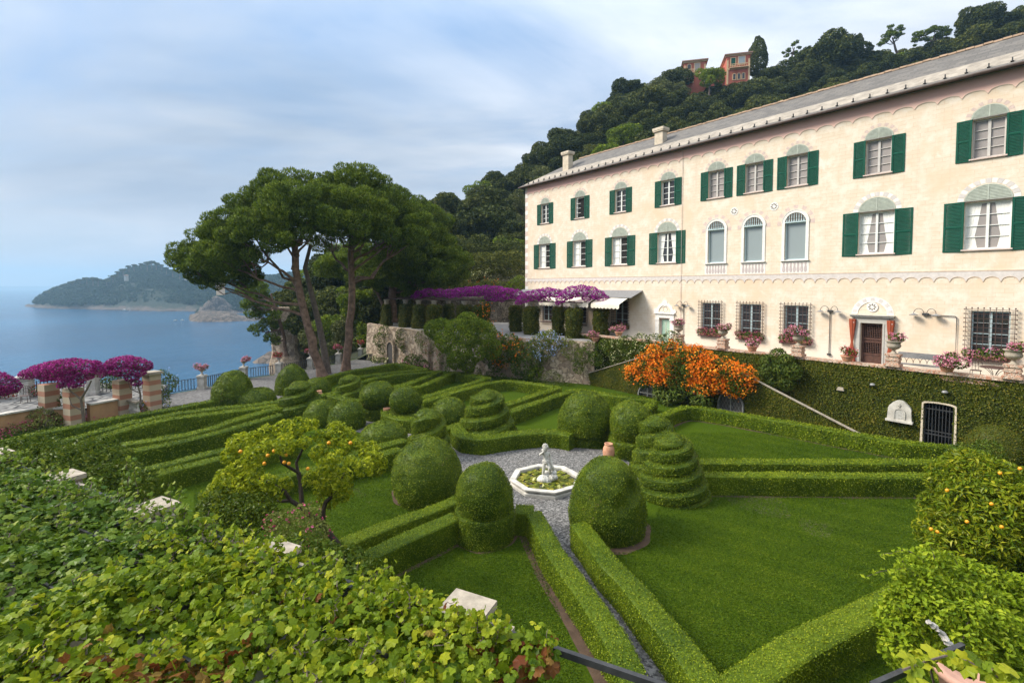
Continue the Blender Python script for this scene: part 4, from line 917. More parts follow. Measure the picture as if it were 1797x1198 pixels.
for s in ARC:                                      # three tall windows with white arches and painted balusters
    z0, z1, hw = Z(9.62), Z(11.98), .62
    o = MB(); f = .07; y = .14
    for x in (s-hw+f/2, s+hw-f/2): o.box((x, y, (z0+z1)/2), (f, .07, z1-z0))
    for zz in (z0+f/2, z1-f/2): o.box((s, y, zz), (2*hw-2*f, .068, f))
    o = o.build("window", M['winframe_blue'], villa); o["label"] = "tall arched window without shutters"
    MB().add([(s-hw, y+.03, z0), (s+hw, y+.03, z0), (s+hw, y+.03, z1), (s-hw, y+.03, z1)], [(0, 1, 2, 3)]).build("pane", M['glass_sky'], o)
    t = MB(); zs = z1
    for sd_ in (-1, 1): t.box((s+sd_*(hw+.085), -.02, (z0+zs)/2), (.17, .05, zs-z0))
    t.strip(arc(s, zs, hw+.17), arc(s, zs, hw), -.045, .005); t.strip(arc(s, zs, hw+.20), arc(s, zs, hw+.16), -.065, .0)
    t.box((s, -.05, z0-.03), (2*hw+.42, .16, .06)); t.build("arch_trim", M['trim_white'], o)
    l = MB(); l.prism(arc(s, zs, hw), -.008, -.001, axis='y', mat=0)
    for k_ in range(8):
        x = -hw+.12+k_*(2*hw-.24)/7; hh = math.sqrt(max(.01, hw**2-x**2))-.03
        l.lathe([(.012, .12), (.03, .16), (.012, .24), (.026, .3), (.012, hh)], (s+x, -.03, zs), 6, mat=1)
        l.sphere((s+x, -.03, zs+.09), .05, 6, mat=1)
    l.box((s, -.03, zs+.03), (2*hw, .05, .06), mat=1); l.build("lunette", [plain_get('dark_lintel'), M['winframe_blue']], o)
    v = MB(); ang = np.linspace(-.12, math.pi+.12, 14)
    for i in range(13): v.strip(arc(s, zs, hw+.47, ang[i], ang[i+1], 4), arc(s, zs, hw+.24, ang[i], ang[i+1], 4), -.008, -.001, mat=i % 2)
    v.build("voussoir", [M['trim_pink'], M['trim_faint']], o)
    b = MB(); zb0, zb1 = Z(8.78), z0-.09
    b.box((s, -.006, (zb0+zb1)/2), (2*hw+.44, .012, zb1-zb0), mat=0)
    for k_ in range(7):
        x = s-hw-.02+k_*(2*hw+.04)/6; pr = np.array([(.035, .06), (.085, .16), (.075, .28), (.04, .44), (.06, .50), (.06, .56)]); pr[:, 1] *= (zb1-zb0)/.62
        b.prism(np.r_[np.c_[x+pr[:, 0], zb0+pr[:, 1]], np.c_[x-pr[::-1, 0], zb0+pr[::-1, 1]]], -.022, -.011, axis='y', mat=1)
    b.build("balustrade_panel", [M['trim_white'], plain_get2('faded_mauve', (.50, .43, .42))], o)
for s in (22.55, 25.2):                            # pierced rosettes
    r = MB(); zc = Z(13.15); r.prism(arc(s, zc, .27, 0, 2*math.pi, 28)[:-1], -.02, -.001, axis='y')
    for a in np.linspace(0, 2*math.pi, 9)[:-1]:
        d = np.array((math.cos(a), math.sin(a))); e = np.array((-d[1], d[0])); c = np.array((s, zc))
        r.prism([c+d*.08, c+d*.15+e*.045, c+d*.22, c+d*.15-e*.045], -.026, -.019, axis='y', mat=1)
    r.build("rosette", [M['trim_white'], plain_get('dark_lintel')], villa)
# ground floor windows behind projecting iron grilles
for s, _ in GRD:
    z0, z1, hw = Z(4.48), Z(6.74), .70
    o = window(s, z0, z1, hw, 0, M['winframe_blue'], M['glass'], 4, False, shut=False)
    gl = MB(); y = -.16; a, b, c, d = s-.93, s+.93, Z(4.30), Z(6.88)
    for x in np.linspace(a+.06, b-.06, 9): gl.box((x, y, (c+d)/2), (.022, .022, d-c)); gl.sphere((x, y, d+.02), .035, 6)
    for zz in np.linspace(c+.06, d-.06, 12):
        gl.box((s, y-.001, zz), (b-a, .020, .022)); 
        for x in (a, b): gl.sphere((x, y, zz), .032, 6); gl.box((x+(.06 if x < s else -.06), y/2, zz), (.02, -y, .02))
    gl.box((s, y, c), (b-a, .05, .05)); gl.build("grille", M['bronze'], o)
# main door
dr = MB(); s0, s1, zt_ = 30.17, 31.21, Z(5.86)
for x in (s0+.06, s1-.06): dr.box((x, RV-.04, zt_/2), (.12, .08, zt_))
for zz in (.06, .62, 1.34, 1.50, zt_-.06): dr.box(((s0+s1)/2, RV-.04, zz), (s1-s0-.24, .078, .11))
for k_ in range(9):
    x = s0+.18+k_*(s1-s0-.36)/8
    for za, zb in ((.68, 1.28), (1.56, zt_-.12)):
        nn_ = 6; dr.lathe([(.012+.020*(j % 2), za+(zb-za)*j/(2*nn_)) for j in range(2*nn_+1)], (x, RV-.04, 0), 6)
    dr.sphere((x, RV-.04, 1.42), .03, 6)
dr.box(((s0+s1)/2, RV-.035, .33), (s1-s0-.26, .05, .44))
door = dr.build("door", M['wood'], villa); door["label"] = "dark wooden door of turned bars with rust red curtains"
MB().add([(s0, RV, 0), (s1, RV, 0), (s1, RV, zt_), (s0, RV, zt_)], [(0, 1, 2, 3)]).build("opening", M['dark'], door)
sr_ = MB()
for x in (s0-.14, s1+.14): sr_.box((x, -.03, zt_/2), (.28, .09, zt_)); 
for x in (s0-.06, s1+.06): sr_.box((x, -.055, zt_/2), (.06, .09, zt_))
sr_.box(((s0+s1)/2, -.03, zt_+.16), (s1-s0+.56, .09, .32)); sr_.box(((s0+s1)/2, -.08, zt_+.38), (s1-s0+1.0, .24, .09)); sr_.box(((s0+s1)/2, -.11, zt_+.45), (s1-s0+1.1, .32, .05))
sr_.build("door_surround", plain("grey_stone_surround", (.46, .44, .40), .8, .12, 5, .2), door)
cxd = (s0+s1)/2; zb = zt_+.50; ln = MB()
ln.strip(arc(cxd, zb, 1.0), arc(cxd, zb, .72), -.014, -.001); ln.strip(arc(cxd, zb, .74), arc(cxd, zb, .70), -.03, -.001)
ln.prism(arc(cxd, zb+.42, .27, 0, 2*math.pi, 28)[:-1], -.05, -.001, axis='y')
for a in np.linspace(0, 2*math.pi, 9)[:-1]:
    d = np.array((math.cos(a), math.sin(a))); e = np.array((-d[1], d[0])); c = np.array((cxd, zb+.42)); ln.prism([c+d*.07, c+d*.14+e*.04, c+d*.21, c+d*.14-e*.04], -.056, -.049, axis='y', mat=1)
for a in np.linspace(.2, math.pi-.2, 7):
    c = np.array((cxd+.86*math.cos(a), zb+.86*math.sin(a))); q = arc(0, 0, .13, math.pi/4, math.pi*2+math.pi/4, 5)[:-1]; ca, sa = math.cos(a), math.sin(a)
    ln.prism(np.c_[c[0]+q[:, 0]*ca-q[:, 1]*sa, c[1]+q[:, 0]*sa+q[:, 1]*ca], -.02, -.013, axis='y', mat=2)
ln.build("lunette", [M['trim_white'], plain_get('dark_lintel'), M['trim_lilac']], door)
for sd_ in (-1, 1):
    cu = MB(); x0 = cxd+sd_*.90; zz = np.linspace(.05, 2.62, 22); wd = np.interp(zz, [.05, 1.2, 1.3, 1.42, 2.3, 2.62], [.20, .07, .05, .07, .16, .17]); P = np.zeros((28, 22, 3)); th = np.linspace(0, 2*math.pi, 28, endpoint=False)
    P[..., 0] = x0+wd[None]*np.cos(th)[:, None]*(1+.12*np.sin(th*7))[:, None]; P[..., 1] = -.16+.6*wd[None]*np.sin(th)[:, None]*(1+.12*np.sin(th*7))[:, None]; P[..., 2] = zz
    cu.grid(P, close_u=True); cu.build("curtain", M['curtain_red'], door); MB().tube([(x0-.12, -.16, 2.42), (x0+.12, -.26, 2.42)], .012, 5).build("curtain_tie", M['trim_white'], door)
# small green door in a white surround
gd = MB(); s0, s1, zt_ = 16.62, 17.62, Z(5.45); gd.box(((s0+s1)/2, RV-.03, zt_/2), (s1-s0-.24, .06, zt_-.02), mat=0)
for x in (s0+.06, s1-.06): gd.box((x, RV-.05, zt_/2), (.12, .10, zt_), mat=1)
gd.box(((s0+s1)/2, RV-.05, zt_-.06), (s1-s0-.24, .098, .12), mat=1); gd.box(((s0+s1)/2, RV-.065, zt_*.45), (.03, .02, zt_*.8), mat=1)
gdo = gd.build("door", [plain("mint_door", (.33, .47, .37), .7, .08, 3, .05), M['trim_pink']], villa); gdo["label"] = "pale green door in white baroque surround"
ws = MB(); cxg = (s0+s1)/2
for x in (s0-.17, s1+.17): ws.box((x, -.03, zt_/2), (.34, .08, zt_)); ws.box((x, -.06, zt_*.93), (.40, .10, .12))
ws.box((cxg, -.03, zt_+.16), (s1-s0+.68, .08, .32)); ws.box((cxg, -.07, zt_+.37), (s1-s0+.86, .2, .10))
ws.strip(arc(cxg, zt_+.42, .80), arc(cxg, zt_+.42, .56), -.05, -.001); ws.prism(arc(cxg, zt_+1.16, .24, 0, 2*math.pi, 16)[:-1], -.052, -.002, axis='y')
for x in (-.86, .86): ws.prism(arc(cxg+x, zt_+.55, .16, 0, 2*math.pi, 14)[:-1], -.045, -.001, axis='y')
for a in np.linspace(0, 2*math.pi, 8)[:-1]: ws.sphere((cxg+.2*math.cos(a), -.01, zt_+.72+.2*math.sin(a)), .055, 6)
ws.build("door_surround", M['trim_white'], gdo)
# wall lamps: two gooseneck shades on a stand pipe
def wall_lamp(s, z, base, side=0):
    o = MB(); 
    if side: o.tube([(s, -.06, z), (s+side-.06, -.06, z-.03), (s+side, -.06, z-.10), (s+side, -.06, base)], .022, 6)
    else: o.tube([(s, -.06, z), (s, -.06, base)], .022, 6)
    o.box((s, -.08, z+.02), (.26, .12, .12))
    if not side: o.box((s, -.06, base), (.18, .12, .10))
    for sd_ in (-1, 1):
        t = np.linspace(0, math.pi, 12); o.tube(np.c_[s+sd_*(.06+.20*(1-np.cos(t))), -.10-.16*t/math.pi, z+.06+.26*np.sin(t)], .014, 5)
    o = o.build("wall_lamp", M['iron'], villa)
    for sd_ in (-1, 1): MB().lathe([(.02, .10), (.05, .08), (.20, 0), (.19, -.02), (.0, -.01)], (s+sd_*.46, -.26, z-.02), 14).build("lamp_shade", M['greymetal'], o)
wall_lamp(28.6, Z(6.45), Z(3.85)); wall_lamp(18.78, Z(6.48), Z(3.75)); wall_lamp(33.05, Z(6.46), Z(3.6), 1.24)
# lean-to roof and canvas blinds over the pergola end
lr = MB(); lr.add([(-.4, 0, Z(7.60)), (15.0, 0, Z(7.60)), (15.0, -1.5, Z(7.05)), (-.4, -1.5, Z(7.05)), (-.4, 0, Z(7.54)), (15.0, 0, Z(7.54)), (15.0, -1.5, Z(6.99)), (-.4, -1.5, Z(6.99))], [(0, 3, 2, 1), (4, 5, 6, 7), (2, 3, 7, 6), (1, 2, 6, 5), (0, 4, 7, 3)])
lr.build("lean_to_roof", M['slate_grey'], villa)
for a, b, drop in ((11.6, 14.6, .55), (8.3, 11.3, .5), (5.0, 8.0, .5)):
    c = MB(); k_ = 49; u = np.linspace(0, 1, k_); sc = .10*np.abs(np.sin(u*math.pi*8)); P = np.zeros((k_, 5, 3))
    for j, (y, z, m_) in enumerate(((-1.35, 7.0, 0), (-1.75, 6.85, 0), (-2.5, 6.50, 0), (-2.52, 6.36, 0), (-2.53, 6.20, 1))):
        P[:, j] = np.c_[a+(b-a)*u, np.full(k_, y)+.03*np.sin(u*9), np.full(k_, Z(z))-m_*sc]
    c.grid(P).build("awning", M['canvas'], villa)
# terrace of the villa, with the ground behind it
tw0, tw1 = HW(-30, -2.6, 0), HW(HL+4, -2.6, 0)
sheet("terrace", [(-15.6, 52.2), (-8.6, 46.6), (-1.8, 43.4), (2.9, 41.0), (6.6, 39.4)]+[tuple(HW(s, -2.55, 0)[:2]) for s in (11.5, HL+6)]+[(60, 10), (75, 70), (-14, 70), (-16, 60)], ZT, plain("terrace_paving", (.26, .25, .24), .9, .2, 1.5, .3), bottom=3.25)
sheet("terrace_fill", [(-15.2, 52.4), (-8.3, 47.0), (-1.6, 43.8), (3.0, 41.4), (6.8, 40.0)]+[tuple(HW(s, -1.2, 0)[:2]) for s in (11.5, HL+6)]+[(60, 10), (75, 70), (-14, 70), (-15.8, 60)], 3.24, M['soil'], bottom=-.3)
# ------------------------------------------------------------------ ivy wall, staircase, rubble wall
ZP = 3.84                                                # parapet top
OW = 2.6
def WL(s, z, off=OW): return HW(s, -off, z)
def vert_sheet(s0, s1, zb, ztop, off, holes=(), step=.18):
    """grid of facade-parallel quads (outward side) with holes (s0,s1,z0,z1,arch)"""
    S = np.arange(s0, s1+step, step); Zs = np.linspace(0, 1, max(3, int(4.0/step)))
    SS, TT = np.meshgrid(S, Zs, indexing='ij'); top = ztop(SS) if callable(ztop) else np.full_like(SS, ztop)
    ZZ = zb+(top-zb)*TT; d = wob(np.stack((SS, ZZ), -1), 1.6, 40)*.05
    p = HC+HD*SS[..., None]+HN*(-off+d)[..., None]; P = np.concatenate((p, ZZ[..., None]), -1)
    nu, nv = SS.shape; I = np.arange(nu*nv).reshape(nu, nv); Q = np.stack((I[:-1, :-1], I[1:, :-1], I[1:, 1:], I[:-1, 1:]), -1).reshape(-1, 4)
    cs = (SS[:-1, :-1]+SS[1:, 1:]).ravel()/2; cz = (ZZ[:-1, :-1]+ZZ[1:, 1:]).ravel()/2; keep = np.ones(len(Q), bool)
    for a, b, c, e, ar in holes:
        m = (b-a)/2; top_ = e if not ar else (e-m+np.sqrt(np.clip(m*m-(cs-(a+b)/2)**2, 0, 9)))
        keep &= ~((cs > a) & (cs < b) & (cz > c) & (cz < top_))
    keep &= (top[:-1, :-1].ravel()-zb > .15)
    return P.reshape(-1, 3), Q[keep]
iw = empty("ivy_wall", WL(32, 0), HROT, "tall terrace wall clad in ivy with barred gate and white shrine", "wall")
def loc(P, e):                                           # world points into the local frame of an unscaled empty turned by HROT
    P = np.asarray(P, float)-np.array(e.location); ca, sa = math.cos(-HROT), math.sin(-HROT)
    return np.stack((P[..., 0]*ca-P[..., 1]*sa, P[..., 0]*sa+P[..., 1]*ca, P[..., 2]), -1)
gs0, gs1 = 34.42, 36.15                                  # gate, in facade coordinates of the wall plane
def fcoord(x, y, off):
    d = ray(x, y); p = HC-HN*off; t = (p@HN)/(d[0]*HN[0]+d[1]*HN[1]); q = np.array((d[0]*t, d[1]*t))-p; return q@HD, CAMZ+d[2]*t
g0 = fcoord(1619, 775, OW)[0]; g1 = fcoord(1674, 780, OW)[0]; gtop = fcoord(1650, 708, OW)[1]
GATE = (g0, g1, -.2, gtop, False)
V, Q = vert_sheet(9.5, HL+5, -.1, ZP-.04, OW, [GATE])
leafy(MB(), V, Q, 10, .1)  # keeps the random stream moving
mb = MB(); leafy(mb, loc(V, iw), Q, 520, .075, .85, .5, .09, tsd=.26); mb.build("ivy", M['ivy'], iw)
co = MB(); L0 = loc(np.array([WL(s, ZP) for s in (9.5, HL+5)]), iw); co.box(((L0[0, 0]+L0[1, 0])/2, .16, ZP-.03), (L0[1, 0]-L0[0, 0], .46, .14)); co.box(((L0[0, 0]+L0[1, 0])/2, .20, ZP-.24), (L0[1, 0]-L0[0, 0], .34, .30)); co.build("coping", M['brick'], iw)
gx0, gx1 = loc(WL(g0, 0), iw)[0], loc(WL(g1, 0), iw)[0]; gb = MB(); gm = (gx0+gx1)/2; gw = gx1-gx0
tops = arc(gm, gtop-.10, gw/2, 0, math.pi, 9); tops[:, 1] = gtop-.10+(tops[:, 1]-gtop+.10)*.10/(gw/2)
gb.strip(np.r_[[(gx1+.10, -.1)], tops+(tops-np.array((gm, gtop-.6)))*.11, [(gx0-.10, -.1)]], np.r_[[(gx1, -.1)], tops, [(gx0, -.1)]], -.10, .25)
gt_ = gb.build("gate_surround", M['render'], iw)
br = MB()
for x in np.linspace(gx0+.07, gx1-.07, 9): br.box((x, .05, (gtop-.1)/2), (.028, .028, gtop))
for z in (.75, .92, gtop-.32): br.box((gm, .05, z), (gw, .024, .05))
br.build("gate", M['iron'], iw); MB().box((gm, 1.2, gtop/2), (gw+.3, .05, gtop+.3)).box((gx0-.05, .8, gtop/2), (.04, .9, gtop)).box((gx1+.05, .8, gtop/2), (.04, .9, gtop)).box((gm, .8, gtop+.1), (gw, .9, .04)).build("passage", M['dark'], iw)
sc_, sz_ = fcoord(1579.5, 720, OW+.1); sx_ = loc(WL(sc_, 0), iw)[0]; sh = MB()
q = arc(sx_, sz_-.02, .47, 0, math.pi, 15); q[:, 1] = sz_-.02+(q[:, 1]-sz_+.02)*1.15; q += np.c_[wob(q, 9, 3)*.025, wob(q, 7, 4)*.025]
sh.prism(np.r_[[(sx_+.5, sz_-.5)], q, [(sx_-.5, sz_-.5)]], -.22, .1, axis='y'); sh.box((sx_, -.22, sz_-.52), (1.1, .22, .10)); 
sh.strip(arc(sx_, sz_-.10, .25), arc(sx_, sz_-.10, .18), -.26, -.2); sh.box((sx_-.215, -.24, sz_-.25), (.07, .05, .3)); sh.box((sx_+.215, -.24, sz_-.25), (.07, .05, .3)); sh.box((sx_, -.24, sz_+.26), (.03, .04, .2)); sh.box((sx_, -.24, sz_+.28), (.12, .038, .03))
sh.build("shrine", M['white_stone'], iw); MB().prism(np.r_[[(sx_+.17, sz_-.4)], arc(sx_, sz_-.10, .17), [(sx_-.17, sz_-.4)]], -.235, -.221, axis='y').build("niche", plain("niche_grey", (.42, .41, .38), .9, .25, 9, .5), iw)
for x, y in ((1532, 674), (1659, 687)):
    s_, z_ = fcoord(x, y, OW+.1); MB().lathe([(0, .07), (.09, .05), (.13, -.02), (.10, -.06), (0, -.05)], (loc(WL(s_, 0), iw)[0], -.18, z_), 12).build("wall_light", M['greymetal'], iw)
s_, z_ = fcoord(1475, 682, OW+.1); MB().box((loc(WL(s_, 0), iw)[0], -.10, z_), (.36, .10, .18), taper=.7).build("stone_block", M['stone_cap'], iw)

# staircase: two flights meeting at a landing, ivy-clad front
ST, STC = 4.1, 21.5
def st_top(S): return np.clip(ZP-.10-np.clip(np.abs(S-STC)-1.0, 0, 99)*.372, -.2, ZP-.1)
stair = empty("garden_staircase", HW(STC, -ST, 0), HROT, "double garden staircase with ivy front and pale stone edging", "stairs")
W1 = fcoord(1137, 690, ST); W2 = fcoord(1283, 705, ST)
HOL = [(W1[0]-.78, W1[0]+.78, .05, W1[1]+.62, True), (W2[0]-.80, W2[0]+.80, .05, W2[1]+.62, True)]
V, Q = vert_sheet(9.8, 33.2, -.1, st_top, ST, HOL, .16)
mb = MB(); leafy(mb, loc(V, stair), Q, 560, .07, .85, .5, .07, tsd=.24, tmean=.55); mb.build("ivy", M['ivy'], stair)
S_ = np.linspace(10.6, 32.4, 120); ed_ = MB(); tp = np.maximum(st_top(S_), .0); A = np.stack([HW(s, -ST-.10, z+.05) for s, z in zip(S_, tp)]); B = A+np.r_[HN*.20, 0]
A, B = loc(A, stair), loc(B, stair)
ed_.grid(np.stack((A-(0, 0, .05), A, B, B-(0, 0, .05)), 1)); ed_.build("stone_edging", M['stone_cap'], stair)
stp = MB()
for sd_ in (-1, 1):
    for i in range(22):
        d = 1.0+i*.44; z = ZP-.35-d*.372; 
        if z > 0: stp.box((sd_*(d+.22), .85, z/2), (.44, 1.3, z))
stp.box((0, .85, (ZP-.4)/2), (1.9, 1.3, ZP-.4)); stp.build("steps", M['brick'], stair)
for (a, b, c, e, _) in HOL:
    xa, xb = loc(HW(a, -ST, 0), stair)[0], loc(HW(b, -ST, 0), stair)[0]; m = (xa+xb)/2; r = (xb-xa)/2; zs = e-r; f = MB()
    f.strip(np.r_[[(xb+.02, c)], arc(m, zs, r+.02), [(xa-.02, c)]], np.r_[[(xb-.06, c)], arc(m, zs, r-.06), [(xa+.06, c)]], -.12, .05)
    f.box((m, -.05, (c+e)/2), (.06, .05, e-c)); f.box((m, -.05, c+.22), (2*r-.1, .048, .05))
    for k_ in range(-12, 13):
        for sg in (-1, 1):
            x0 = m+k_*.2; pts = [(x0+sg*t*.75, c+.25+t*1.5) for t in np.linspace(0, 1, 24)]; ins = [p for p in pts if xa+.06 < p[0] < xb-.06 and (p[1] < zs or math.hypot(p[0]-m, p[1]-zs) < r-.06)]
            if len(ins) > 1: f.tube([(ins[0][0], -.04, ins[0][1]), (ins[-1][0], -.04, ins[-1][1])], .009, 4, caps=False)
    f = f.build("grille_window", M['greymetal'], stair)
    MB().prism(np.r_[[(xb, c)], arc(m, zs, r), [(xa, c)]], .10, .14, axis='y').build("opening", plain_get2('shaded_store', (.10, .095, .09)), f)
rs, rz_ = fcoord(1220, 681, ST+.1); rx = loc(HW(rs, -ST, 0), stair)[0]; ro = MB(); ro.prism(arc(rx, rz_, .36, 0, 2*math.pi, 28)[:-1], -.18, .05, axis='y'); ro.strip(arc(rx, rz_, .36, 0, 2*math.pi, 28), arc(rx, rz_, .27, 0, 2*math.pi, 28), -.23, -.15)
ro.sphere((rx, -.20, rz_+.02), .15, 10); ro.sphere((rx, -.24, rz_-.07), .08, 8)
ro.build("roundel", M['stone_cap'], stair)

# rubble retaining wall under the pergola
WB = np.array([(-15.6, 52.0), (-12.4, 49.6), (-8.4, 46.2), (-1.8, 43.0), (2.9, 40.6), (6.7, 38.9)])
rwall = empty("rubble_wall", (WB[2][0], WB[2][1], 0), 0, "old rubble retaining wall with a small arched door below the pergola", "wall")
C = resample(WB, .25); t = unit(np.gradient(C, axis=0)); nn = np.c_[t[:, 1], -t[:, 0]]; hts = np.interp(np.linspace(0, 1, len(C)), [0, .12, .5, 1], [3.95, 3.75, 3.5, 3.4]); zz = np.linspace(-.1, 1, 22)
P = np.zeros((len(C), 22, 3)); P[..., 2] = zz*hts[:, None]; P[..., :2] = C[:, None]; P[..., :2] += nn[:, None]*(wob(P, 1.5, 60, 4)*.09+.05+.22*(1-zz)[None])[..., None]
P -= np.array(rwall.location); mbw = MB(); mbw.grid(P); T_ = P[:, -1]; mbw.grid(np.stack((T_, T_-np.c_[nn*.5, np.zeros(len(C))]), 1)); mbw.build("masonry", M['rubble'], rwall)
def wallpt(x, y0=None):                                   # foot of the wall below a column of the photo
    a = (x-CX)/F_PX; i = np.argmin(abs(C[:, 0]-a*C[:, 1])); return C[i], nn[i], hts[i]
p, n_, _ = wallpt(690); q = p+n_*.36-np.array(rwall.location[:2]); rot = math.atan2(n_[1], n_[0])+math.pi/2
d_ = MB(); d_.prism(np.r_[[(.48, 0)], arc(0, 1.75, .48, 0, math.pi, 9)*(1, 1), [(-.48, 0)]], -.02, .1, axis='y'); do = d_.build("door", plain_get2('grey_plank_door', (.06, .055, .05)), rwall); do.location = (q[0], q[1], 0); do.rotation_euler = (0, 0, rot)
f = MB(); f.strip(np.r_[[(.66, 0)], arc(0, 1.75, .66, 0, math.pi, 9), [(-.66, 0)]], np.r_[[(.48, 0)], arc(0, 1.75, .48, 0, math.pi, 9), [(-.48, 0)]], -.10, .12); fo = f.build("door_surround", M['rubble'], do)
for x in (752, 770):
    p, n_, h_ = wallpt(x); q = p+n_*.25-np.array(rwall.location[:2]); b = MB(); b.box((0, 0, h_*.36), (.75, .7, h_*.72), taper=.8); o = b.build("buttress", M['brick'] if x < 900 else M['rubble_pale'], rwall); o.location = (q[0], q[1], 0); o.rotation_euler = (0, 0, math.atan2(n_[1], n_[0]))
# terraced walls behind the pergola
for (xa, xb, Yq, zt0, zt1, mt, lb) in ((690, 990, 59.0, 3.4, 6.6, 'rubble_dark', "lower dry stone terrace wall behind the pergola"), (800, 1000, 62.5, 7.0, 8.6, 'rubble_dark', "upper dry stone terrace wall with a pale top behind the pergola")):
    xs_ = np.linspace((xa-CX)/F_PX*Yq, (xb-CX)/F_PX*Yq, 50); zq = np.linspace(zt0, zt1, 12); P = np.zeros((50, 12, 3)); P[..., 0] = xs_[:, None]; P[..., 2] = zq; P[..., 1] = Yq+np.linspace(0, 1.2, 50)[:, None]; P[..., 1] += wob(P, 1.2, 7)*.12; P[..., 2] += (zq == zt1)*wob(P, .7, 8)*.15
    mbt = MB(); mbt.grid(P); T_ = P[:, -1]; mbt.grid(np.stack((T_, T_+(0, 3.2, .1)), 1)); tag(mbt.build("terrace_wall", M[mt], loc=(xs_[25], Yq, zt0)), lb, "wall")
xs_ = np.linspace(-14, 8, 60); P = np.zeros((60, 10, 3)); P[..., 0] = xs_[:, None]; P[..., 1] = 63.2+np.linspace(0, 5, 10)[None]; P[..., 2] = 7.4+np.linspace(0, 3.4, 10)[None]+np.interp(xs_, [-14, -6, 8], [-4, 0, 0])[:, None]; P += (wob(P, .8, 12, 4)*.4)[..., None]
tag(MB().grid(P).build("bank", plain("earth_bank", (.060, .042, .028), .95, .5, .8, .8, bscale=6, c2=(.05, .055, .022))), kind="structure")

# ------------------------------------------------------------------ climbing and loose bushes
def bush(name, label, cat, C, Rd, mat, size, dens, loc_, flowers=None, group=None, aspect=.55, spread=.9, stems=None, lift=.2, cull=.7, fdens=20, fsize=.1, fmask=None, lname="foliage", fbias=None, axis=None, ftight=.35, fn=7):
    """foliage clumps (world coordinates) + optional blossom clusters as parts of one plant"""
    e = empty(name, loc_, 0, label, cat, group); l0 = np.array(e.location)
    P, N = puffs_points(C, Rd, dens, cull); mb = MB(); rhombs(mb, P-l0, N+np.array((0, 0, lift)), size, aspect, spread, tint=rng.normal(.45, .24, len(P)), axis=axis); mb.build(lname, M[mat], e)
    if flowers:
        P, N = puffs_points(C, np.asarray(Rd)*1.04, fdens, .8, .12)
        k_ = P[:, 2] > (np.percentile(P[:, 2], 8)); 
        if fmask is not None: k_ &= fmask(P)
        P, N = P[k_], N[k_]; m = fn; P2 = np.repeat(P, m, 0)+rng.normal(size=(len(P)*m, 3))*fsize*ftight*3; fb = MB(); rhombs(fb, P2-l0, np.repeat(N, m, 0)+(0 if fbias is None else fbias), fsize, .75, .8, .25, tint=rng.normal(.5, .25, len(P2))); fb.build("blossoms", M[flowers], e)
    if stems:
        s_ = MB()
        for pts, r in stems: s_.tube(np.asarray(pts, float)-l0, r, 6)
        s_.build("stem", M['bark_grey'], e)
    return e
def heap(c, r, k, rs, flat=1.0, top=.35):
    """k clump centres inside an ellipsoid of radii r round c"""
    u = unit(rng.normal(size=(k, 3)))*rng.uniform(.25, 1, (k, 1))**(1/2.5); P = np.asarray(c)+u*np.asarray(r); rr = rng.uniform(.75, 1.25, k)*rs
    return P, np.c_[rr, rr, rr*flat]
# orange trumpet vine over the landing of the stairs
def FP(x, y, off): s_, z_ = fcoord(x, y, off); return HW(s_, -off, z_)
cs = [FP(x, y, o_) for x, y, o_ in ((1110, 655, 4.7), (1130, 640, 4.7), (1130, 668, 4.9), (1150, 622, 4.7), (1155, 650, 5.0), (1175, 612, 4.4), (1180, 640, 5.1), (1185, 668, 5.0), (1200, 622, 4.9), (1210, 650, 5.2), (1205, 675, 4.9), (1222, 628, 4.6), (1235, 655, 4.9), (1238, 676, 4.8), (1245, 635, 4.5), (1262, 650, 4.6), (1266, 672, 4.6), (1285, 655, 4.6), (1290, 675, 4.6), (1306, 660, 4.5), (1300, 678, 4.5), (1160, 675, 4.9))]
rd = np.full(len(cs), .62)*rng.uniform(.8, 1.2, len(cs))
bush("trumpet_vine", "huge trumpet vine covered in orange flowers over the stair landing", "climbing plant", cs, rd, 'bush', .13, 120, HW(STC, -ST-.6, 0), 'orange', fdens=13, fsize=.14, lift=.3, ftight=.30, fn=9, fmask=lambda P: wob(P, 1.9, 77, 2) > -.22)
# agave-like plants and dark greenery beneath it
bush("fern_clump", "dark leafy plants in the corner below the trumpet vine", "plant", [FP(x, y, 5.0) for x, y in ((1175, 700), (1160, 690), (1190, 690), (1235, 702), (1225, 695))], np.full(5, .55), 'palmleaf', .45, 45, FP(1185, 712, 5.0)*(1, 1, 0), aspect=.18, spread=.7, lift=.8)
# arching dark plant on top of the ivy wall
cs = [FP(x, y, o_) for x, y, o_ in ((1365, 625, 2.8), (1350, 635, 3.0), (1380, 635, 3.0), (1345, 652, 3.2), (1368, 650, 3.2), (1392, 652, 3.2), (1355, 672, 3.1), (1380, 672, 3.1))]
bush("trailing_plant", "dark arching plant spilling over the ivy wall between two urns", "plant", cs, np.full(8, .48), 'palmleaf', .26, 150, FP(1368, 640, 2.8), aspect=.22, spread=.6, lift=-.5)
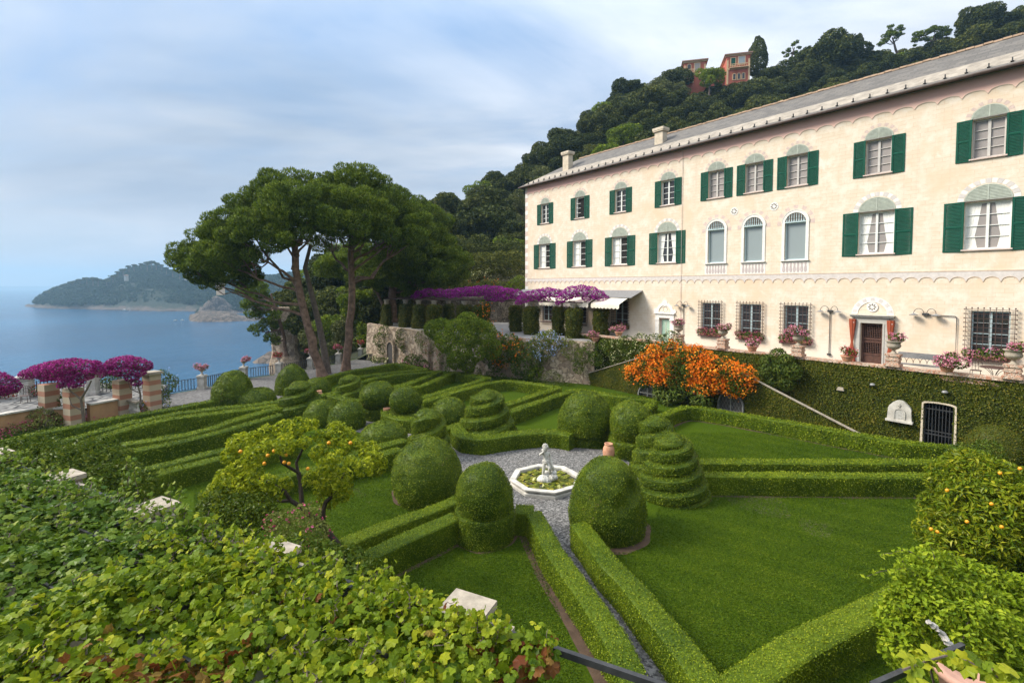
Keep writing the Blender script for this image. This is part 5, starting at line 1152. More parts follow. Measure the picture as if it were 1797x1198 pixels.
# jasmine over the left part of the wall
cs, rd = [], []
for x, y, o_, r in ((1020, 655, 5.2, .7), (1035, 640, 5.0, .8), (1050, 622, 4.6, .8), (1060, 645, 5.2, .7), (1075, 612, 4.2, .9), (1085, 632, 4.8, .8), (1100, 605, 3.6, .9), (1110, 622, 4.4, .8), (1125, 600, 3.2, .8), (1135, 612, 3.8, .8), (1150, 598, 3.0, .7), (1165, 600, 3.2, .7), (1178, 592, 3.0, .6), (1165, 612, 3.8, .7), (1095, 648, 4.9, .6), (1070, 660, 5.2, .5), (1185, 606, 3.4, .6)):
    cs.append(FP(x, y, min(o_, 3.2))); rd.append(r*.85)
bush("jasmine", "broad dark green jasmine with small white flowers left of the trumpet vine", "climbing plant", cs, rd, 'bush', .16, 75, FP(1090, 660, 4.4), 'white_petal', fdens=5, fsize=.08, aspect=.35, fn=3)
# creepers and shrubs along the rubble wall (columns/rows of the photo, distance in front of the wall)
def wp(x, y, out=.5):
    p, n_, h_ = wallpt(x); q = p+n_*out; a = (x-CX)/F_PX; return GY(x, y, q[1])
def wbush(name, label, cat, spots, mat, size, dens, flowers=None, **kw):
    cs = [wp(x, y, o_) for x, y, o_, r in spots]; rd = [r for *_, r in spots]; b0 = wp(spots[0][0], spots[0][1], .6); b0[2] = 0
    return bush(name, label, cat, cs, rd, mat, size, dens, b0, flowers, **kw)
wbush("creeper", "small round creeper tuft high on the rubble wall by the arched door", "climbing plant", [(706, 588, .3, .7), (704, 600, .3, .6), (709, 612, .3, .4)], 'bush', .16, 60)
wbush("creeper", "ragged creeper at the far end of the rubble wall", "climbing plant", [(676, 582, .3, .7), (668, 596, .3, .8), (672, 612, .3, .6)], 'bush', .16, 60)
wbush("creeper", "thin grey green creeper left of the small orange tree", "climbing plant", [(742, 593, .5, .8), (752, 605, .6, .9), (765, 592, .6, .8), (775, 608, .6, .8), (778, 628, .6, .6), (770, 640, .5, .45), (757, 583, .5, .5)], 'bush_grey', .13, 55)
wbush("flowering_shrub", "dark flowering shrub with scattered orange trumpets right of the orange tree", "shrub", [(868, 600, 1.0, 1.0), (880, 618, 1.2, 1.1), (862, 625, 1.2, .9), (895, 600, 1.0, .8), (905, 620, 1.0, .9), (870, 640, 1.2, .7)], 'bush', .17, 60, 'orange', fdens=1.6, fsize=.16, fn=6, stems=[((wp(868, 664, 1.1)*(1, 1, 0)), 0)] and None)
wbush("bay_shrub", "dense dark green shrub on the rubble wall right of the orange flowers", "shrub", [(905, 612, .9, .9), (920, 620, 1.0, 1.0), (915, 640, 1.1, 1.0), (933, 632, 1.0, .9), (938, 612, .8, .8), (928, 650, 1.1, .7)], 'bush', .17, 65)
wbush("plumbago", "pale blue flowering plumbago hanging from the wall top", "climbing plant", [(945, 602, .7, .8), (960, 597, .6, .8), (955, 615, .8, .8), (972, 602, .6, .7), (950, 628, .8, .6), (985, 600, .5, .4)], 'bush_grey', .14, 55, 'blue_petal', fdens=5, fsize=.13, fn=4)
wbush("shrub", "yellow green shrub on the wall top below the pergola columns", "shrub", [(966, 590, .3, .6), (952, 592, .3, .5)], 'bright', .15, 60)
wbush("shrub", "olive green shrub hanging on the pale wall beside the jasmine", "shrub", [(1000, 612, .6, .8), (1008, 622, .7, .7), (996, 600, .5, .5)], 'bush_grey', .13, 60)
wbush("shrub", "small light green plant at the foot of the pale wall", "shrub", [(938, 658, 1.2, .6), (944, 648, 1.0, .5)], 'bright', .17, 50)
wbush("shrub", "grey lavender bush at the foot of the left stair flight", "shrub", [(968, 664, 1.6, .75), (978, 668, 1.6, .6), (958, 668, 1.6, .55)], 'olive', .10, 90)
wbush("shrub", "leafy green shrub on the rubble wall right of the plumbago", "shrub", [(1022, 625, .8, .7), (1035, 610, .6, .6), (1045, 630, .9, .6), (1060, 605, .4, .5), (1015, 645, 1.0, .5)], 'bush', .14, 70)
wbush("ground_cover", "low dark ground cover along the foot of the rubble wall", "plants", [(790, 648, 1.4, .5), (835, 655, 1.6, .55), (860, 660, 1.6, .5), (880, 664, 1.6, .5), (905, 668, 1.6, .5), (925, 668, 1.5, .45), (1000, 680, 1.6, .4)], 'bush', .15, 60)
wbush("peony_bush", "dark bush with pink and white blooms by the arched door", "shrub", [(722, 634, 1.3, .75), (735, 636, 1.3, .75), (712, 640, 1.3, .6), (745, 640, 1.3, .5)], 'bush', .18, 60, 'pink', fdens=1.3, fsize=.16, fn=4)
wbush("hydrangea", "dark bush with white blooms at the foot of the garden statue", "shrub", [(664, 636, 1.2, .6), (674, 637, 1.2, .6), (656, 630, 1.2, .4)], 'bush', .16, 60, 'white_petal', fdens=1.5, fsize=.16, fn=4)
# standard orange tree on its own lawn
tr = empty("orange_tree", (*wp(819, 668, 3.4)[:2], 0), 0, "small leafy orange tree with a bare stem in front of the rubble wall", "tree")
tr.location = tuple(G(819, 670)); t0 = np.array(tr.location); yy = t0[1]
MB().tube([(0, 0, 0), (.05, 0, .7), (-.08, .05, 1.3), (.05, 0, 2.2)], [.16, .12, .11, .06], 8).build("trunk", M['bark_grey'], tr)
cs = np.array([GY(x, y, yy+dy) for x, y, dy in ((820, 568, 0), (800, 580, -.6), (838, 580, .5), (775, 580, .4), (785, 598, -.8), (818, 592, -1.0), (848, 600, 0), (805, 615, -.9), (835, 618, -.5), (820, 635, -.3), (800, 632, .3), (850, 585, .8), (760, 577, .5), (862, 612, .6), (822, 646, 0))]); rd = np.full(len(cs), .95)*rng.uniform(.75, 1.15, len(cs)); rd[-1] = .5
P, N = puffs_points(cs, rd, 120, .7); mb = MB(); rhombs(mb, P-t0, N+(0, 0, .4), .17, .5, .8, tint=rng.normal(.45, .25, len(P))); mb.build("crown", M['bright'], tr)

# ------------------------------------------------------------------ pergola: ivy columns, timber rails, bougainvillea
perg = [(1055, 595, 41.2, .98), (1006, 593, 41.9, .98), (932, 586, 45.0, 1.0), (845, 583, 47.2, 1.12), (815, 582, 48.6, 1.0), (762, 579, 50.0, 1.25), (735, 577, 51.2, .9), (712, 573, 53.0, 1.0), (679, 573, 54.5, .75)]
back = [(980, 588, 44.2), (905, 583, 47.8), (787, 577, 52.2)]
def column(x, yb, Y, w, lab, zt=6.45):
    c = GY(x, yb, Y); e = empty("pergola_column", (c[0], c[1], ZT), R(-38), lab, "column", "ivy columns of the pergola")
    MB().lathe([(.26, 0), (.26, zt-ZT-.15), (.32, zt-ZT-.12), (.32, zt-ZT)], (0, 0, 0), 12).build("shaft", M['stone_cap'], e)
    V, Q = revolve(lambda Z, T: w*.66*(1+0*Z)*np.where(Z > .985, .3, 1)*(.95+.05*np.sin(5*T)), zt-ZT-.45, 28, 16, seed=int(x), rough=.09); mb = MB(); leafy(mb, V, Q, 190, .14, .75, .7, .12, tsd=.28); mb.build("ivy", M['ivy'], e)
    return c
labs = ["ivy column at the near end of the pergola, beside the pink geraniums", "bright ivy column second from the near end of the pergola", "ivy column of the pergola behind the blue plumbago", "thick ivy column of the pergola climbed by orange flowers", "ivy column of the pergola just left of the orange-flowered one", "broad ivy column in the middle of the far pergola", "slim ivy column left of the broad one in the far pergola", "ivy column of the pergola right of the pine trunk", "dark ivy column at the far end of the pergola, left of the pine trunk"]
pc = [column(x, yb, Y, w, l) for (x, yb, Y, w), l in zip(perg, labs)]
bc = [column(x, yb, Y, .8, l) for (x, yb, Y), l in zip(back, ["shaded ivy column behind the bright one near the house", "shaded ivy column of the back row near the white blind", "shaded ivy column of the back row in the far pergola"])]
pf = empty("pergola_frame", (pc[4][0], pc[4][1], 6.45), 0, "timber and wire frame carrying the purple bougainvillea", "pergola")
fl = np.array(pf.location); bm_ = MB(); top = np.array([(c[0], c[1], 6.53) for c in pc])
for a, b in zip(top[:-1], top[1:]): bm_.tube([a-fl, b-fl], .06, 6)
bm_.build("front_rail", M['bronze'], pf)
cr_ = MB(); ctr_t = resample(top[:, :2], 1.3)
for i, c in enumerate(ctr_t):
    j = min(i, len(ctr_t)-2); tt_ = unit(ctr_t[j+1]-ctr_t[j]); n_ = np.array((-tt_[1], tt_[0])); n_ = n_ if n_[1] > 0 else -n_; cr_.tube([np.r_[c-n_*.3, 6.62]-fl, np.r_[c+n_*2.6, 6.62]-fl], .045, 5)
cr_.build("cross_rail", M['bronze'], pf)
def boug(label, pts, mat='purple', size=.14, dens=95, leafmat_='bush', grow=1.0):
    cs = [p for p, r in pts]; rd = np.array([r if not np.isscalar(r) else (r, r, r*.62) for p, r in pts])*grow; l_ = np.mean(cs, 0); l_[2] -= .6
    for _ in range(len(cs)):                              # loose sprays stand up and hang down from the main mass
        i_ = rng.integers(0, len(rd)); r_ = rd[i_]; cs.append(np.asarray(cs[i_])+np.array((rng.uniform(-.7, .7), rng.uniform(-.9, .2), rng.uniform(-1.25, .55)))*r_); rd = np.vstack((rd, r_*rng.uniform(.22, .42)))
    e = empty("bougainvillea", l_, 0, label, "climbing plant", "bougainvillea in full bloom"); l0 = np.array(e.location)
    P, N = puffs_points(cs, rd, dens, .74, .3); mb = MB(); rhombs(mb, P-l0, N+(0, 0, .25), size, .85, .85, .22, tint=rng.normal(.45, .27, len(P))); mb.build("blossoms", M[mat], e)
    P, N = puffs_points(cs, rd*.93, dens*.22, .7, .3); mb = MB(); rhombs(mb, P-l0, N, size*1.1, .6, .8); mb.build("foliage", M[leafmat_], e)
    return e
def bpts(spots): return [(GY(x, y, Y), r) for x, y, Y, r in spots]
boug("purple bougainvillea arching over the near end of the pergola", bpts([(1058, 523, 40.8, .55), (1048, 517, 41, .7), (1035, 512, 41.4, .8), (1020, 510, 41.8, .85), (1005, 512, 42, .85), (995, 518, 42, .7), (985, 524, 42, .55), (1030, 522, 41.3, .5), (1063, 530, 40.8, .35), (980, 531, 42, .3)]), size=.12)
boug("purple bougainvillea over the pergola in front of the white blinds", bpts([(975, 514, 43, .7), (960, 513, 43.4, .8), (945, 516, 44, .8), (930, 519, 44.4, .75), (918, 525, 44.8, .6), (910, 531, 45, .35), (950, 523, 44, .5)]), size=.12)
boug("long purple bougainvillea over the middle of the pergola", bpts([(905, 516, 46, .8), (890, 515, 46.2, .9), (872, 512, 46.6, .95), (855, 510, 47, .9), (838, 511, 47.6, .9), (822, 512, 48.2, .85), (806, 513, 48.8, .8), (880, 523, 46.4, .6), (860, 521, 47, .6)]), size=.13)
boug("thin purple bougainvillea at the far end of the pergola", bpts([(790, 515, 50, .75), (772, 514, 50.6, .75), (752, 513, 51.4, .75), (738, 516, 52, .7), (728, 521, 52.6, .5)]), size=.13)
bush("trumpet_vine", "orange trumpet vine climbing a thick pergola column", "climbing plant", [GY(x, y, Y) for x, y, Y in ((850, 535, 46.6), (848, 550, 46.4), (855, 570, 46.2), (846, 585, 46.0), (858, 595, 45.6))], [.55, .6, .55, .5, .5], 'bush', .15, 60, (pc[3][0], pc[3][1]-.7, ZT), 'orange', fdens=2.2, fsize=.15, fn=5)

# ------------------------------------------------------------------ stone urns with geraniums on the parapet
def urn_proto(label, cat="urn", ped=True, ph=.62, u=1.0):
    e = empty("stone_urn", (0, 0, 0), 0, label, cat, "stone urns of the garden")
    if ped: MB().box((0, 0, .06), (.66, .66, .12)).box((0, 0, ph*.5), (.52, .52, ph-.20)).box((0, 0, ph*.55), (.58, .58, .08)).box((0, 0, ph-.05), (.62, .62, .10)).build("pedestal", M['brick'], e)
    z = ph if ped else 0
    MB().lathe(np.array([(.17, 0), (.17, .05), (.11, .08), (.07, .16), (.09, .22), (.20, .27), (.29, .36), (.31, .44), (.27, .52), (.30, .60), (.36, .64), (.36, .67), (.28, .66), (.05, .6)])*u, (0, 0, z), 20).build("bowl", M['stone_cap'], e, smooth=True)
    return e
def geranium(label, c, r, mat='pink', name="geranium", h=.7, group="geraniums in bloom", fd=26, lf='bush'):
    c = np.asarray(c, float); e = empty(name, c, 0, label, "flowers", group); k_ = max(5, int(9*r)); cs, rd = heap((0, 0, r*.42), (r*.75, r*.75, r*.42*h), k_, r*.42, .8)
    P, N = puffs_points(cs, rd, 120, .7); mb = MB(); rhombs(mb, P, N+(0, 0, .3), .10, .8, .8); mb.build("foliage", M[lf], e)
    P, N = puffs_points(cs, rd*1.1, fd, .75, .2); P2 = np.repeat(P, 6, 0)+rng.normal(size=(len(P)*6, 3))*.05; k2 = P2[:, 2] > r*.05; mb = MB(); rhombs(mb, P2[k2], np.repeat(N, 6, 0)[k2]+(0, 0, .4), .075, .8, .9, .2, tint=rng.normal(.5, .25, k2.sum())); mb.build("blossoms", M[mat], e)
    return e
up = None
for x, ft, lb in ((1190, 612, "urn on the parapet beside the little green door"), (1268, 614, "urn on its brick pedestal in front of the first barred window"), (1400, 630, "urn in front of the third barred window, hidden by pink blooms"), (1567, 647, "urn on its brick pedestal beside the main door"), (1777, 664, "urn on its brick pedestal in front of the wide barred window")):
    s_, z_ = fcoord(x, ft, OW-.1); p = HW(s_, -OW+.12, ZP+.04); lab = "grey stone "+lb
    if up is None: up = urn_proto(lab); o = up
    else: o = copy_tree(up, label=lab)
    o.location = tuple(p); o.rotation_euler = (0, 0, HROT)
    geranium("pink geraniums in the "+lb, p+(0, 0, 1.22), .50 if x != 1400 else .62)
for x, y, r, mt, lb in ((1045, 592, .62, 'pink', "pink geraniums at the near end of the pergola"), (1086, 582, .62, 'pink', "faded pink geraniums under the white awning"), (1320, 616, .5, 'pink', "pink geraniums in a low pot left of the arching plant"), (1487, 633, .55, 'redflower', "red and pink geraniums on the parapet left of the main door"), (1662, 643, .72, 'pink', "big pink geranium clump on the parapet by the bench")):
    s_, z_ = fcoord(x, y, OW-.1); p = HW(s_, -OW+.1, ZP+.05) if x > 1100 else FP(x, y, 2.9)-(0, 0, .3); q = p.copy()
    pt = MB().lathe([(.20, 0), (.30, .26), (.33, .26), (.33, .32), (.26, .32), (.05, .28)], (0, 0, 0), 16).build("flower_pot", M['terracotta'], loc=None); pt.location = tuple(q-(0, 0, .02)); tag(pt, "terracotta pot of the "+lb, "flower pot", "terracotta flower pots")
    geranium(lb, q+(0, 0, .25), r, mt)
# flowers inside the window grilles
for (s, _), lb in zip(GRD, ["dark pink flower box in the barred window under the awning", "flower box in the first barred window right of the green door", "flower box in the middle of the three barred windows", "flower box in the third barred window left of the main door", "pink flower box in the wide barred window at the right"]):
    p = HW(s, -.14, 4.36); e = empty("window_flowers", p, HROT, lb, "flower box", "flower boxes in the window grilles"); MB().box((0, .06, .09), (1.6, .18, .18)).build("trough", M['terracotta'], e)
    cs = np.c_[np.linspace(-.75, .75, 8), np.zeros(8), rng.uniform(.2, .34, 8)]; P, N = puffs_points(cs, np.full(8, .24), 170, .7); mb = MB(); rhombs(mb, P, N+(0, -.2, .3), .085, .8, .8); mb.build("foliage", M['bush'], e)
    P, N = puffs_points(cs, np.full(8, .27), 22 if s != 12.8 else 10, .75, .2); P2 = np.repeat(P, 5, 0)+rng.normal(size=(len(P)*5, 3))*.045; mb = MB(); rhombs(mb, P2, np.repeat(N, 5, 0), .065, .8, .9, .2); mb.build("blossoms", M['pink'] if s > 30 else M['rose'], e)
# bench, table and chairs on the terrace
p = HW(33.2, -1.2, ZT); be = empty("garden_bench", p, HROT, "curly iron garden bench with a slatted back against the facade", "bench")
b = MB(); b.box((0, .30, .88), (2.1, .05, .30)); b.build("backrest", M['greymetal'], be); MB().box((0, 0, .45), (2.1, .45, .05)).build("seat", M['greymetal'], be)
for x in (-1.05, 1.05):
    l_ = MB(); t = np.linspace(0, 5.2, 26); rr = .26*np.exp(-t*.22); l_.tube(np.c_[np.full(26, x), -.05+rr*np.cos(t), .70+rr*np.sin(t)], .016, 5); l_.tube([(x, -.22, 0), (x, -.2, .45), (x, .28, .45), (x, .34, 1.0)], .018, 5); l_.tube([(x, .28, .45), (x, .36, 0)], .018, 5); l_.build("end_frame", M['bronze'], be)
sp = MB()
for k_ in range(-3, 4): t = np.linspace(0, math.pi, 12); sp.tube(np.c_[k_*.28+.14*np.cos(t), np.full(12, .31), .48+.26*np.sin(t)], .011, 4)
sp.build("scrollwork", M['bronze'], be)
p = HW(35.9, -1.5, ZT); tb = empty("garden_table", p, HROT, "small round iron table on the terrace near the wide window", "table"); MB().lathe([(0, .74), (.52, .74), (.53, .71), (.0, .705)], (0, 0, 0), 26).build("tabletop", M['bronze'], tb)
for a in np.linspace(0, 2*math.pi, 7)[:-1]:
    t = np.linspace(0, 1, 8); MB().tube(np.c_[(.40-.30*np.sin(t*math.pi))*math.cos(a), (.40-.30*np.sin(t*math.pi))*math.sin(a), .71*(1-t)], .011, 5).build("leg", M['bronze'], tb)
def chair(p, rz, lb):
    c = empty("garden_chair", p, rz, lb, "chair", "curly iron garden chairs"); MB().lathe([(0, .45), (.21, .45), (.22, .43), (0, .425)], (0, 0, 0), 18).build("seat", M['bronze'], c)
    bk = MB(); t = np.linspace(-.35, math.pi+.35, 20); bk.tube(np.c_[.24*np.cos(t), np.full(20, .22), .72+.25*np.sin(t)], .013, 5); bk.tube(np.c_[.12*np.cos(np.linspace(0, 6.28, 16)), np.full(16, .22), .74+.12*np.sin(np.linspace(0, 6.28, 16))], .010, 5)
    for a in (-.12, 0, .12): bk.tube([(a, .21, .45), (a*.8, .22, .93)], .009, 4)
    bk.build("backrest", M['bronze'], c)
    for x, y in ((-.16, -.16), (.16, -.16), (-.2, .22), (.2, .22)): MB().tube([(x*.9, y*.8, .44), (x, y, 0)], .012, 5).build("leg", M['bronze'], c)
    return c
chair(HW(36.9, -1.1, ZT), HROT+R(-40), "curly iron chair at the right of the round table"); chair(HW(35.2, -.95, ZT), HROT+R(15), "curly iron chair behind the round table")

# planting on the terraces behind the pergola
def hbush(name, label, cat, spots, mat, size, dens, flowers=None, **kw):
    cs = [GY(x, y, Y) for x, y, Y, r in spots]; return bush(name, label, cat, cs, [r for *_, r in spots], mat, size, dens, (cs[0][0], cs[0][1], cs[0][2]-1.2), flowers, **kw)
hbush("shrub", "bright green shrub on the terrace beside the villa's corner", "shrub", [(902, 502, 57, .9), (912, 496, 57, .9), (893, 508, 57, .7), (915, 508, 56.5, .8)], 'bright', .20, 45)
hbush("shrub_row", "row of grey green shrubs with orange flowers along the lower terrace wall", "shrubs", [(x, 503+3*math.sin(x), 57.5, .8) for x in range(740, 890, 14)], 'bush_grey', .20, 40, 'orange', fdens=1.2, fsize=.14, fn=3)
hbush("shrub_row", "row of pale flowering shrubs on top of the upper terrace wall", "shrubs", [(x, 484+2*math.sin(x), 61.5, .7) for x in range(830, 920, 12)], 'olive', .20, 40, 'white_petal', fdens=2.5, fsize=.15, fn=3)
hbush("shrub_row", "dark bushes covering the earth bank above the terrace walls", "shrubs", [(x, 462+10*math.sin(x*1.7), 64+3*math.sin(x), 1.4) for x in range(735, 925, 13)], 'oak', .32, 22)
hbush("shrub_row", "dark bushes higher on the bank left of the villa", "shrubs", [(x, 440+10*math.sin(x*1.3), 69+2*math.sin(x), 1.7) for x in range(760, 930, 16)], 'oak', .36, 18)
# ------------------------------------------------------------------ the big umbrella pines
def limb(p0, p1, sag, k=7, jit=.15):
    t = np.linspace(0, 1, k)[:, None]; P = np.asarray(p0)*(1-t)+np.asarray(p1)*t; P[:, 2] -= sag*np.sin(t[:, 0]*math.pi); P[1:-1] += rng.normal(size=(k-2, 3))*jit; return P
def pine(label, base, trunk, r0, r1, puffs, Yc, pr, limbs, group="old umbrella pines by the promenade", leaf=.30, dens=66, mat='pine'):
    """trunk: points read off the photo (column, row, distance); puffs: (column,row,dY,radius)"""
    e = empty("umbrella_pine", base, 0, label, "pine tree", group); b0 = np.array(e.location)
    T = np.array([GY(x, y, Y) for x, y, Y in trunk])-b0; t = np.linspace(0, 1, 14); T = np.c_[[np.interp(t, np.linspace(0, 1, len(T)), T[:, i]) for i in range(3)]].T
    T[1:-1] += rng.normal(size=(12, 3))*(.05, .05, 0); mb = MB(); rr = np.interp(t, [0, .06, 1], [r0*1.35, r0, r1]); mb.tube(T, rr, 14)
    for v in mb.V: v += (wob(v, 2.2, 31, 3)*.05)[:, None]
    mb.build("trunk", M['bark'], e)
    C = np.array([GY(x, y+(15 if y < 470 else 0), Yc+dy) for x, y, dy, _ in puffs])-b0; Rd = np.array([(q[3], q[3], q[3]*.72) for q in puffs])*pr*1.12
    lm = MB()
    for i, f in limbs:
        a = T[int(f*13)]; lm.tube(limb(a, C[i]-(0, 0, Rd[i, 2]*.2), .35, 8, .16), np.linspace(.14, .04, 8), 6)
        for k_ in np.argsort(((C-C[i])**2).sum(1))[1:3]: q = limb(a, C[i], .35, 8, 0)[4]; lm.tube(limb(q, C[k_]-(0, 0, Rd[k_, 2]*.3), .2, 6, .14), np.linspace(.07, .025, 6), 5)
    lm.build("limb", M['bark'], e)
    # each clump is a head of smaller upward tufts
    c2, r2 = [], []
    for c, r in zip(C, Rd):
        k_ = 17; u = unit(rng.normal(size=(k_, 3))+(0, 0, .40)); c2.append(c+u*r*rng.uniform(.6, 1.0, (k_, 1))); r2.append(np.outer(rng.uniform(.28, .52, k_), r))
    c2 = np.concatenate(c2); r2 = np.concatenate(r2); P, N = puffs_points(c2, r2, dens, .62, .3)
    mb = MB(); rhombs(mb, P, N*.6+rng.normal(size=P.shape)*.5, leaf, .24, .7, .05, tint=rng.normal(.42, .22, len(P)), axis=N+np.array((0, 0, .9))); mb.build("crown", M[mat], e)
    return e
pine("leaning umbrella pine with a reddish trunk and a second stem, widest crown to the sea", G(563, 660), [(566, 661, 42.4), (556, 630, 42.2), (545, 590, 42), (533, 545, 41.8), (522, 500, 41.6), (518, 455, 41.4), (516, 415, 41.4)], .40, .22,
 [(330, 432, 0, 1.3), (345, 455, -.5, 1.4), (365, 415, 1, 1.6), (360, 470, 1.5, 1.3), (375, 490, 0, 1.0), (395, 385, -1, 1.8), (390, 435, -2, 1.8), (415, 460, 1.5, 1.5), (425, 360, 0, 1.9), (430, 405, -2.5, 2.0), (455, 335, 1, 1.8), (465, 380, -2, 2.0), (490, 318, 1, 1.8), (500, 350, -2, 2.0), (510, 390, -2.5, 1.8), (530, 312, 1.5, 1.7), (540, 340, -1, 1.8), (555, 375, -2, 1.6), (565, 330, 1, 1.6), (430, 440, 4, 1.8), (555, 350, 4, 2.0), (400, 405, 4, 2.0), (470, 350, 4.5, 2.0), (440, 488, 1.5, .9), (358, 494, 0, .7), ], 41.8, 1.0, [(6, .62), (12, .66), (9, .75), (15, .86), (17, .9), (13, .7), (3, .55), (18, .95), (8, .68), (4, .5)])
st = MB(); st.tube([GY(x, y, Y) for x, y, Y in ((575, 656, 43.6), (570, 620, 43.5), (560, 570, 43.4), (548, 520, 43.2), (535, 470, 43), (545, 430, 43))], np.linspace(.34, .14, 6), 10)
ssec = st.build("secondary_stem", M['bark_grey'], None, loc=G(563, 660)); ssec.location = (0, 0, 0); ssec.parent = [o for o in bpy.data.objects if o.name == "umbrella_pine"][0]
pine("straight umbrella pine with a grey brown trunk right of the leaning pine", G(607, 650), [(607, 651, 45.2), (611, 600, 45.2), (616, 540, 45.2), (618, 480, 45.2), (616, 440, 45.2), (614, 405, 45.2)], .38, .22,
 [(585, 325, 1, 1.7), (600, 312, 0, 1.7), (625, 308, 0, 1.8), (650, 315, 1, 1.7), (610, 345, -2, 2.0), (640, 345, -2, 1.9), (665, 340, 0, 1.8), (690, 355, 1, 1.7), (590, 370, -2.5, 1.9), (625, 380, -3, 1.9), (655, 375, -2, 1.9), (690, 385, -1, 1.8), (715, 370, 1, 1.7), (725, 395, 0, 1.6), (700, 415, 2, 1.6), (560, 395, 3, 1.8), (600, 360, 4, 2.2), (650, 360, 4.5, 2.2), (575, 345, 3, 1.9), ], 45.2, 1.0, [(8, .8), (9, .86), (10, .78), (11, .62), (13, .58), (12, .7), (14, .55), (15, .66), (5, .75), (6, .7)])
pine("farther umbrella pine with a low dark crown rising from the upper terrace", GY(690, 563, 55), [(690, 565, 55), (688, 530, 55), (690, 495, 55), (693, 460, 55), (700, 430, 55)], .48, .26,
 [(665, 345, 0, 2.0), (700, 345, 1, 2.0), (730, 358, 0, 2.1), (755, 375, 0, 2.0), (765, 400, 1, 2.0), (740, 405, -2, 2.1), (705, 395, -2, 2.1), (775, 428, 0, 2.0), (795, 440, 0, 1.7), (745, 438, -2.5, 1.9), (715, 432, -2, 1.8), (790, 462, 0, 1.7), (765, 462, -2, 1.8), (730, 465, -2, 1.7), (800, 480, 1, 1.3), (750, 488, -1, 1.4), (700, 462, 2, 1.8), (670, 450, 2.5, 1.8), (640, 440, 3, 2.0), (610, 445, 3, 2.0), (775, 490, 1, 1.2), (722, 496, 0, 1.1), (690, 480, 3, 1.4), (690, 468, -2.5, 1.7), (672, 482, -2, 1.4), (706, 486, -2, 1.4), (650, 470, -1, 1.5), (682, 445, -3, 1.7), (660, 498, 0, 1.0), (712, 505, -1, .9)], 55, 1.0, [(9, .7), (13, .5), (10, .75), (12, .55), (7, .8), (17, .6), (19, .65), (15, .45), (11, .5)], mat='pine')
pine("slender leaning pine stem at the far end of the pergola", GY(672, 560, 57), [(680, 566, 57), (672, 535, 57), (664, 515, 57), (655, 505, 57), (640, 470, 57), (630, 440, 57)], .17, .10,
 [(610, 470, 0, 1.6), (640, 462, 0, 1.6), (595, 480, 1, 1.4), (625, 490, -1, 1.2), (650, 480, 1, 1.3), (575, 470, 0, 1.4), (660, 460, 2, 1.5)], 57, 1.0, [(0, .9), (1, .9), (3, .8)])
# half fallen pine over the water, left of the stone tower
pine("small olive toned pine leaning out over the water beside the stone tower", GY(500, 620, 66), [(503, 625, 66), (498, 590, 66), (490, 560, 65), (482, 535, 64.5), (475, 515, 64)], .25, .1,
 [(432, 512, 0, 1.1), (450, 522, 0, 1.2), (440, 535, -1, 1.0), (465, 540, 0, 1.1), (445, 552, 0, .9), (480, 555, 0, 1.0), (452, 578, 0, .9), (470, 570, 0, 1.0), (490, 575, 1, .9), (475, 592, 0, .7), (458, 505, 0, 1.0), (485, 598, 0, .6)], 65, 1.0, [(0, .9), (2, .75), (4, .6), (6, .4), (8, .35), (9, .3)], group=None, leaf=.36, dens=40, mat='pine')

# ------------------------------------------------------------------ stone tower wall, trees of the slope between sea and pines
TS = 1.3; tw = MB(); th = np.linspace(0, 2*math.pi, 36, endpoint=False); c = GY(508, 600, 70); zz = np.linspace(-24, 4.6, 40); P = np.zeros((36, 40, 3))
rad = np.interp(zz, [-24, -2, 4.6], [4.4, 2.3, 1.9]); sq = 1/np.maximum(np.abs(np.cos(th)), np.abs(np.sin(th)))**.6
P[..., 0] = c[0]+rad[None]*(np.cos(th)*sq)[:, None]; P[..., 1] = c[1]+rad[None]*(np.sin(th)*sq)[:, None]; P[..., 2] = zz[None]; P[..., 2] += 0; d = wob(P, .9, 71, 4)*.28; P[..., :2] += d[..., None]*np.stack((np.cos(th), np.sin(th)), -1)[:, None]
tw.grid(P, close_u=True); tw.prism(P[:, -1, :2], 4.3, 4.6+.3); tag(tw.build("stone_tower", M['rubble'], loc=(c[0], c[1], -24)), "tall weathered stone tower stump at the edge of the water", "tower")

def crown_mesh(name, seed, k, r, h, leaf, dens, mat, spread=.9, flat=.85, upl=.35, aspect=.55, irr=.3):
    """a broadleaf crown about the origin (foot of the tree at z=0)"""
    u = unit(rng.normal(size=(k, 3))*(1, 1, .8)+(0, 0, .15)); C = u*np.array((r, r, r*flat))*rng.uniform(.35, .95, (k, 1))**.8*rng.uniform(.85, 1.15, (k, 3))+(0, 0, h); Rd = rng.uniform(.18, .18+irr, k)*r; Rd3 = np.c_[Rd, Rd, Rd*rng.uniform(.6, 1.0, k)]
    C = np.vstack((C, [(0, 0, h)])); Rd3 = np.vstack((Rd3, [(r*.5, r*.5, r*.45)]))
    P, N = puffs_points(C, Rd3, dens, .66, .5); mb = MB(); rhombs(mb, P, N+(0, 0, upl), leaf, aspect, spread, tint=rng.normal(.42, .27, len(P)))
    return mb
def proto(name, lab, cat, mb, mat, th, tr_, bark='bark_grey'):
    e = empty(name, (0, 0, -500), 0, lab, cat); t = MB(); t.tube([(0, 0, -1.5), (.05, 0, th*.35), (-.06, .04, th*.7), (0, 0, th)], [tr_*1.3, tr_, tr_*.75, tr_*.45], 7)
    for a in rng.uniform(0, 6.28, 4): t.tube([(0, 0, th*.55), (math.cos(a)*th*.22, math.sin(a)*th*.22, th*.82), (math.cos(a)*th*.38, math.sin(a)*th*.38, th*1.05)], [tr_*.45, tr_*.3, tr_*.15], 5)
    t.build("trunk", M[bark], e); mb.build("crown", M[mat], e); return e
PROTO = []
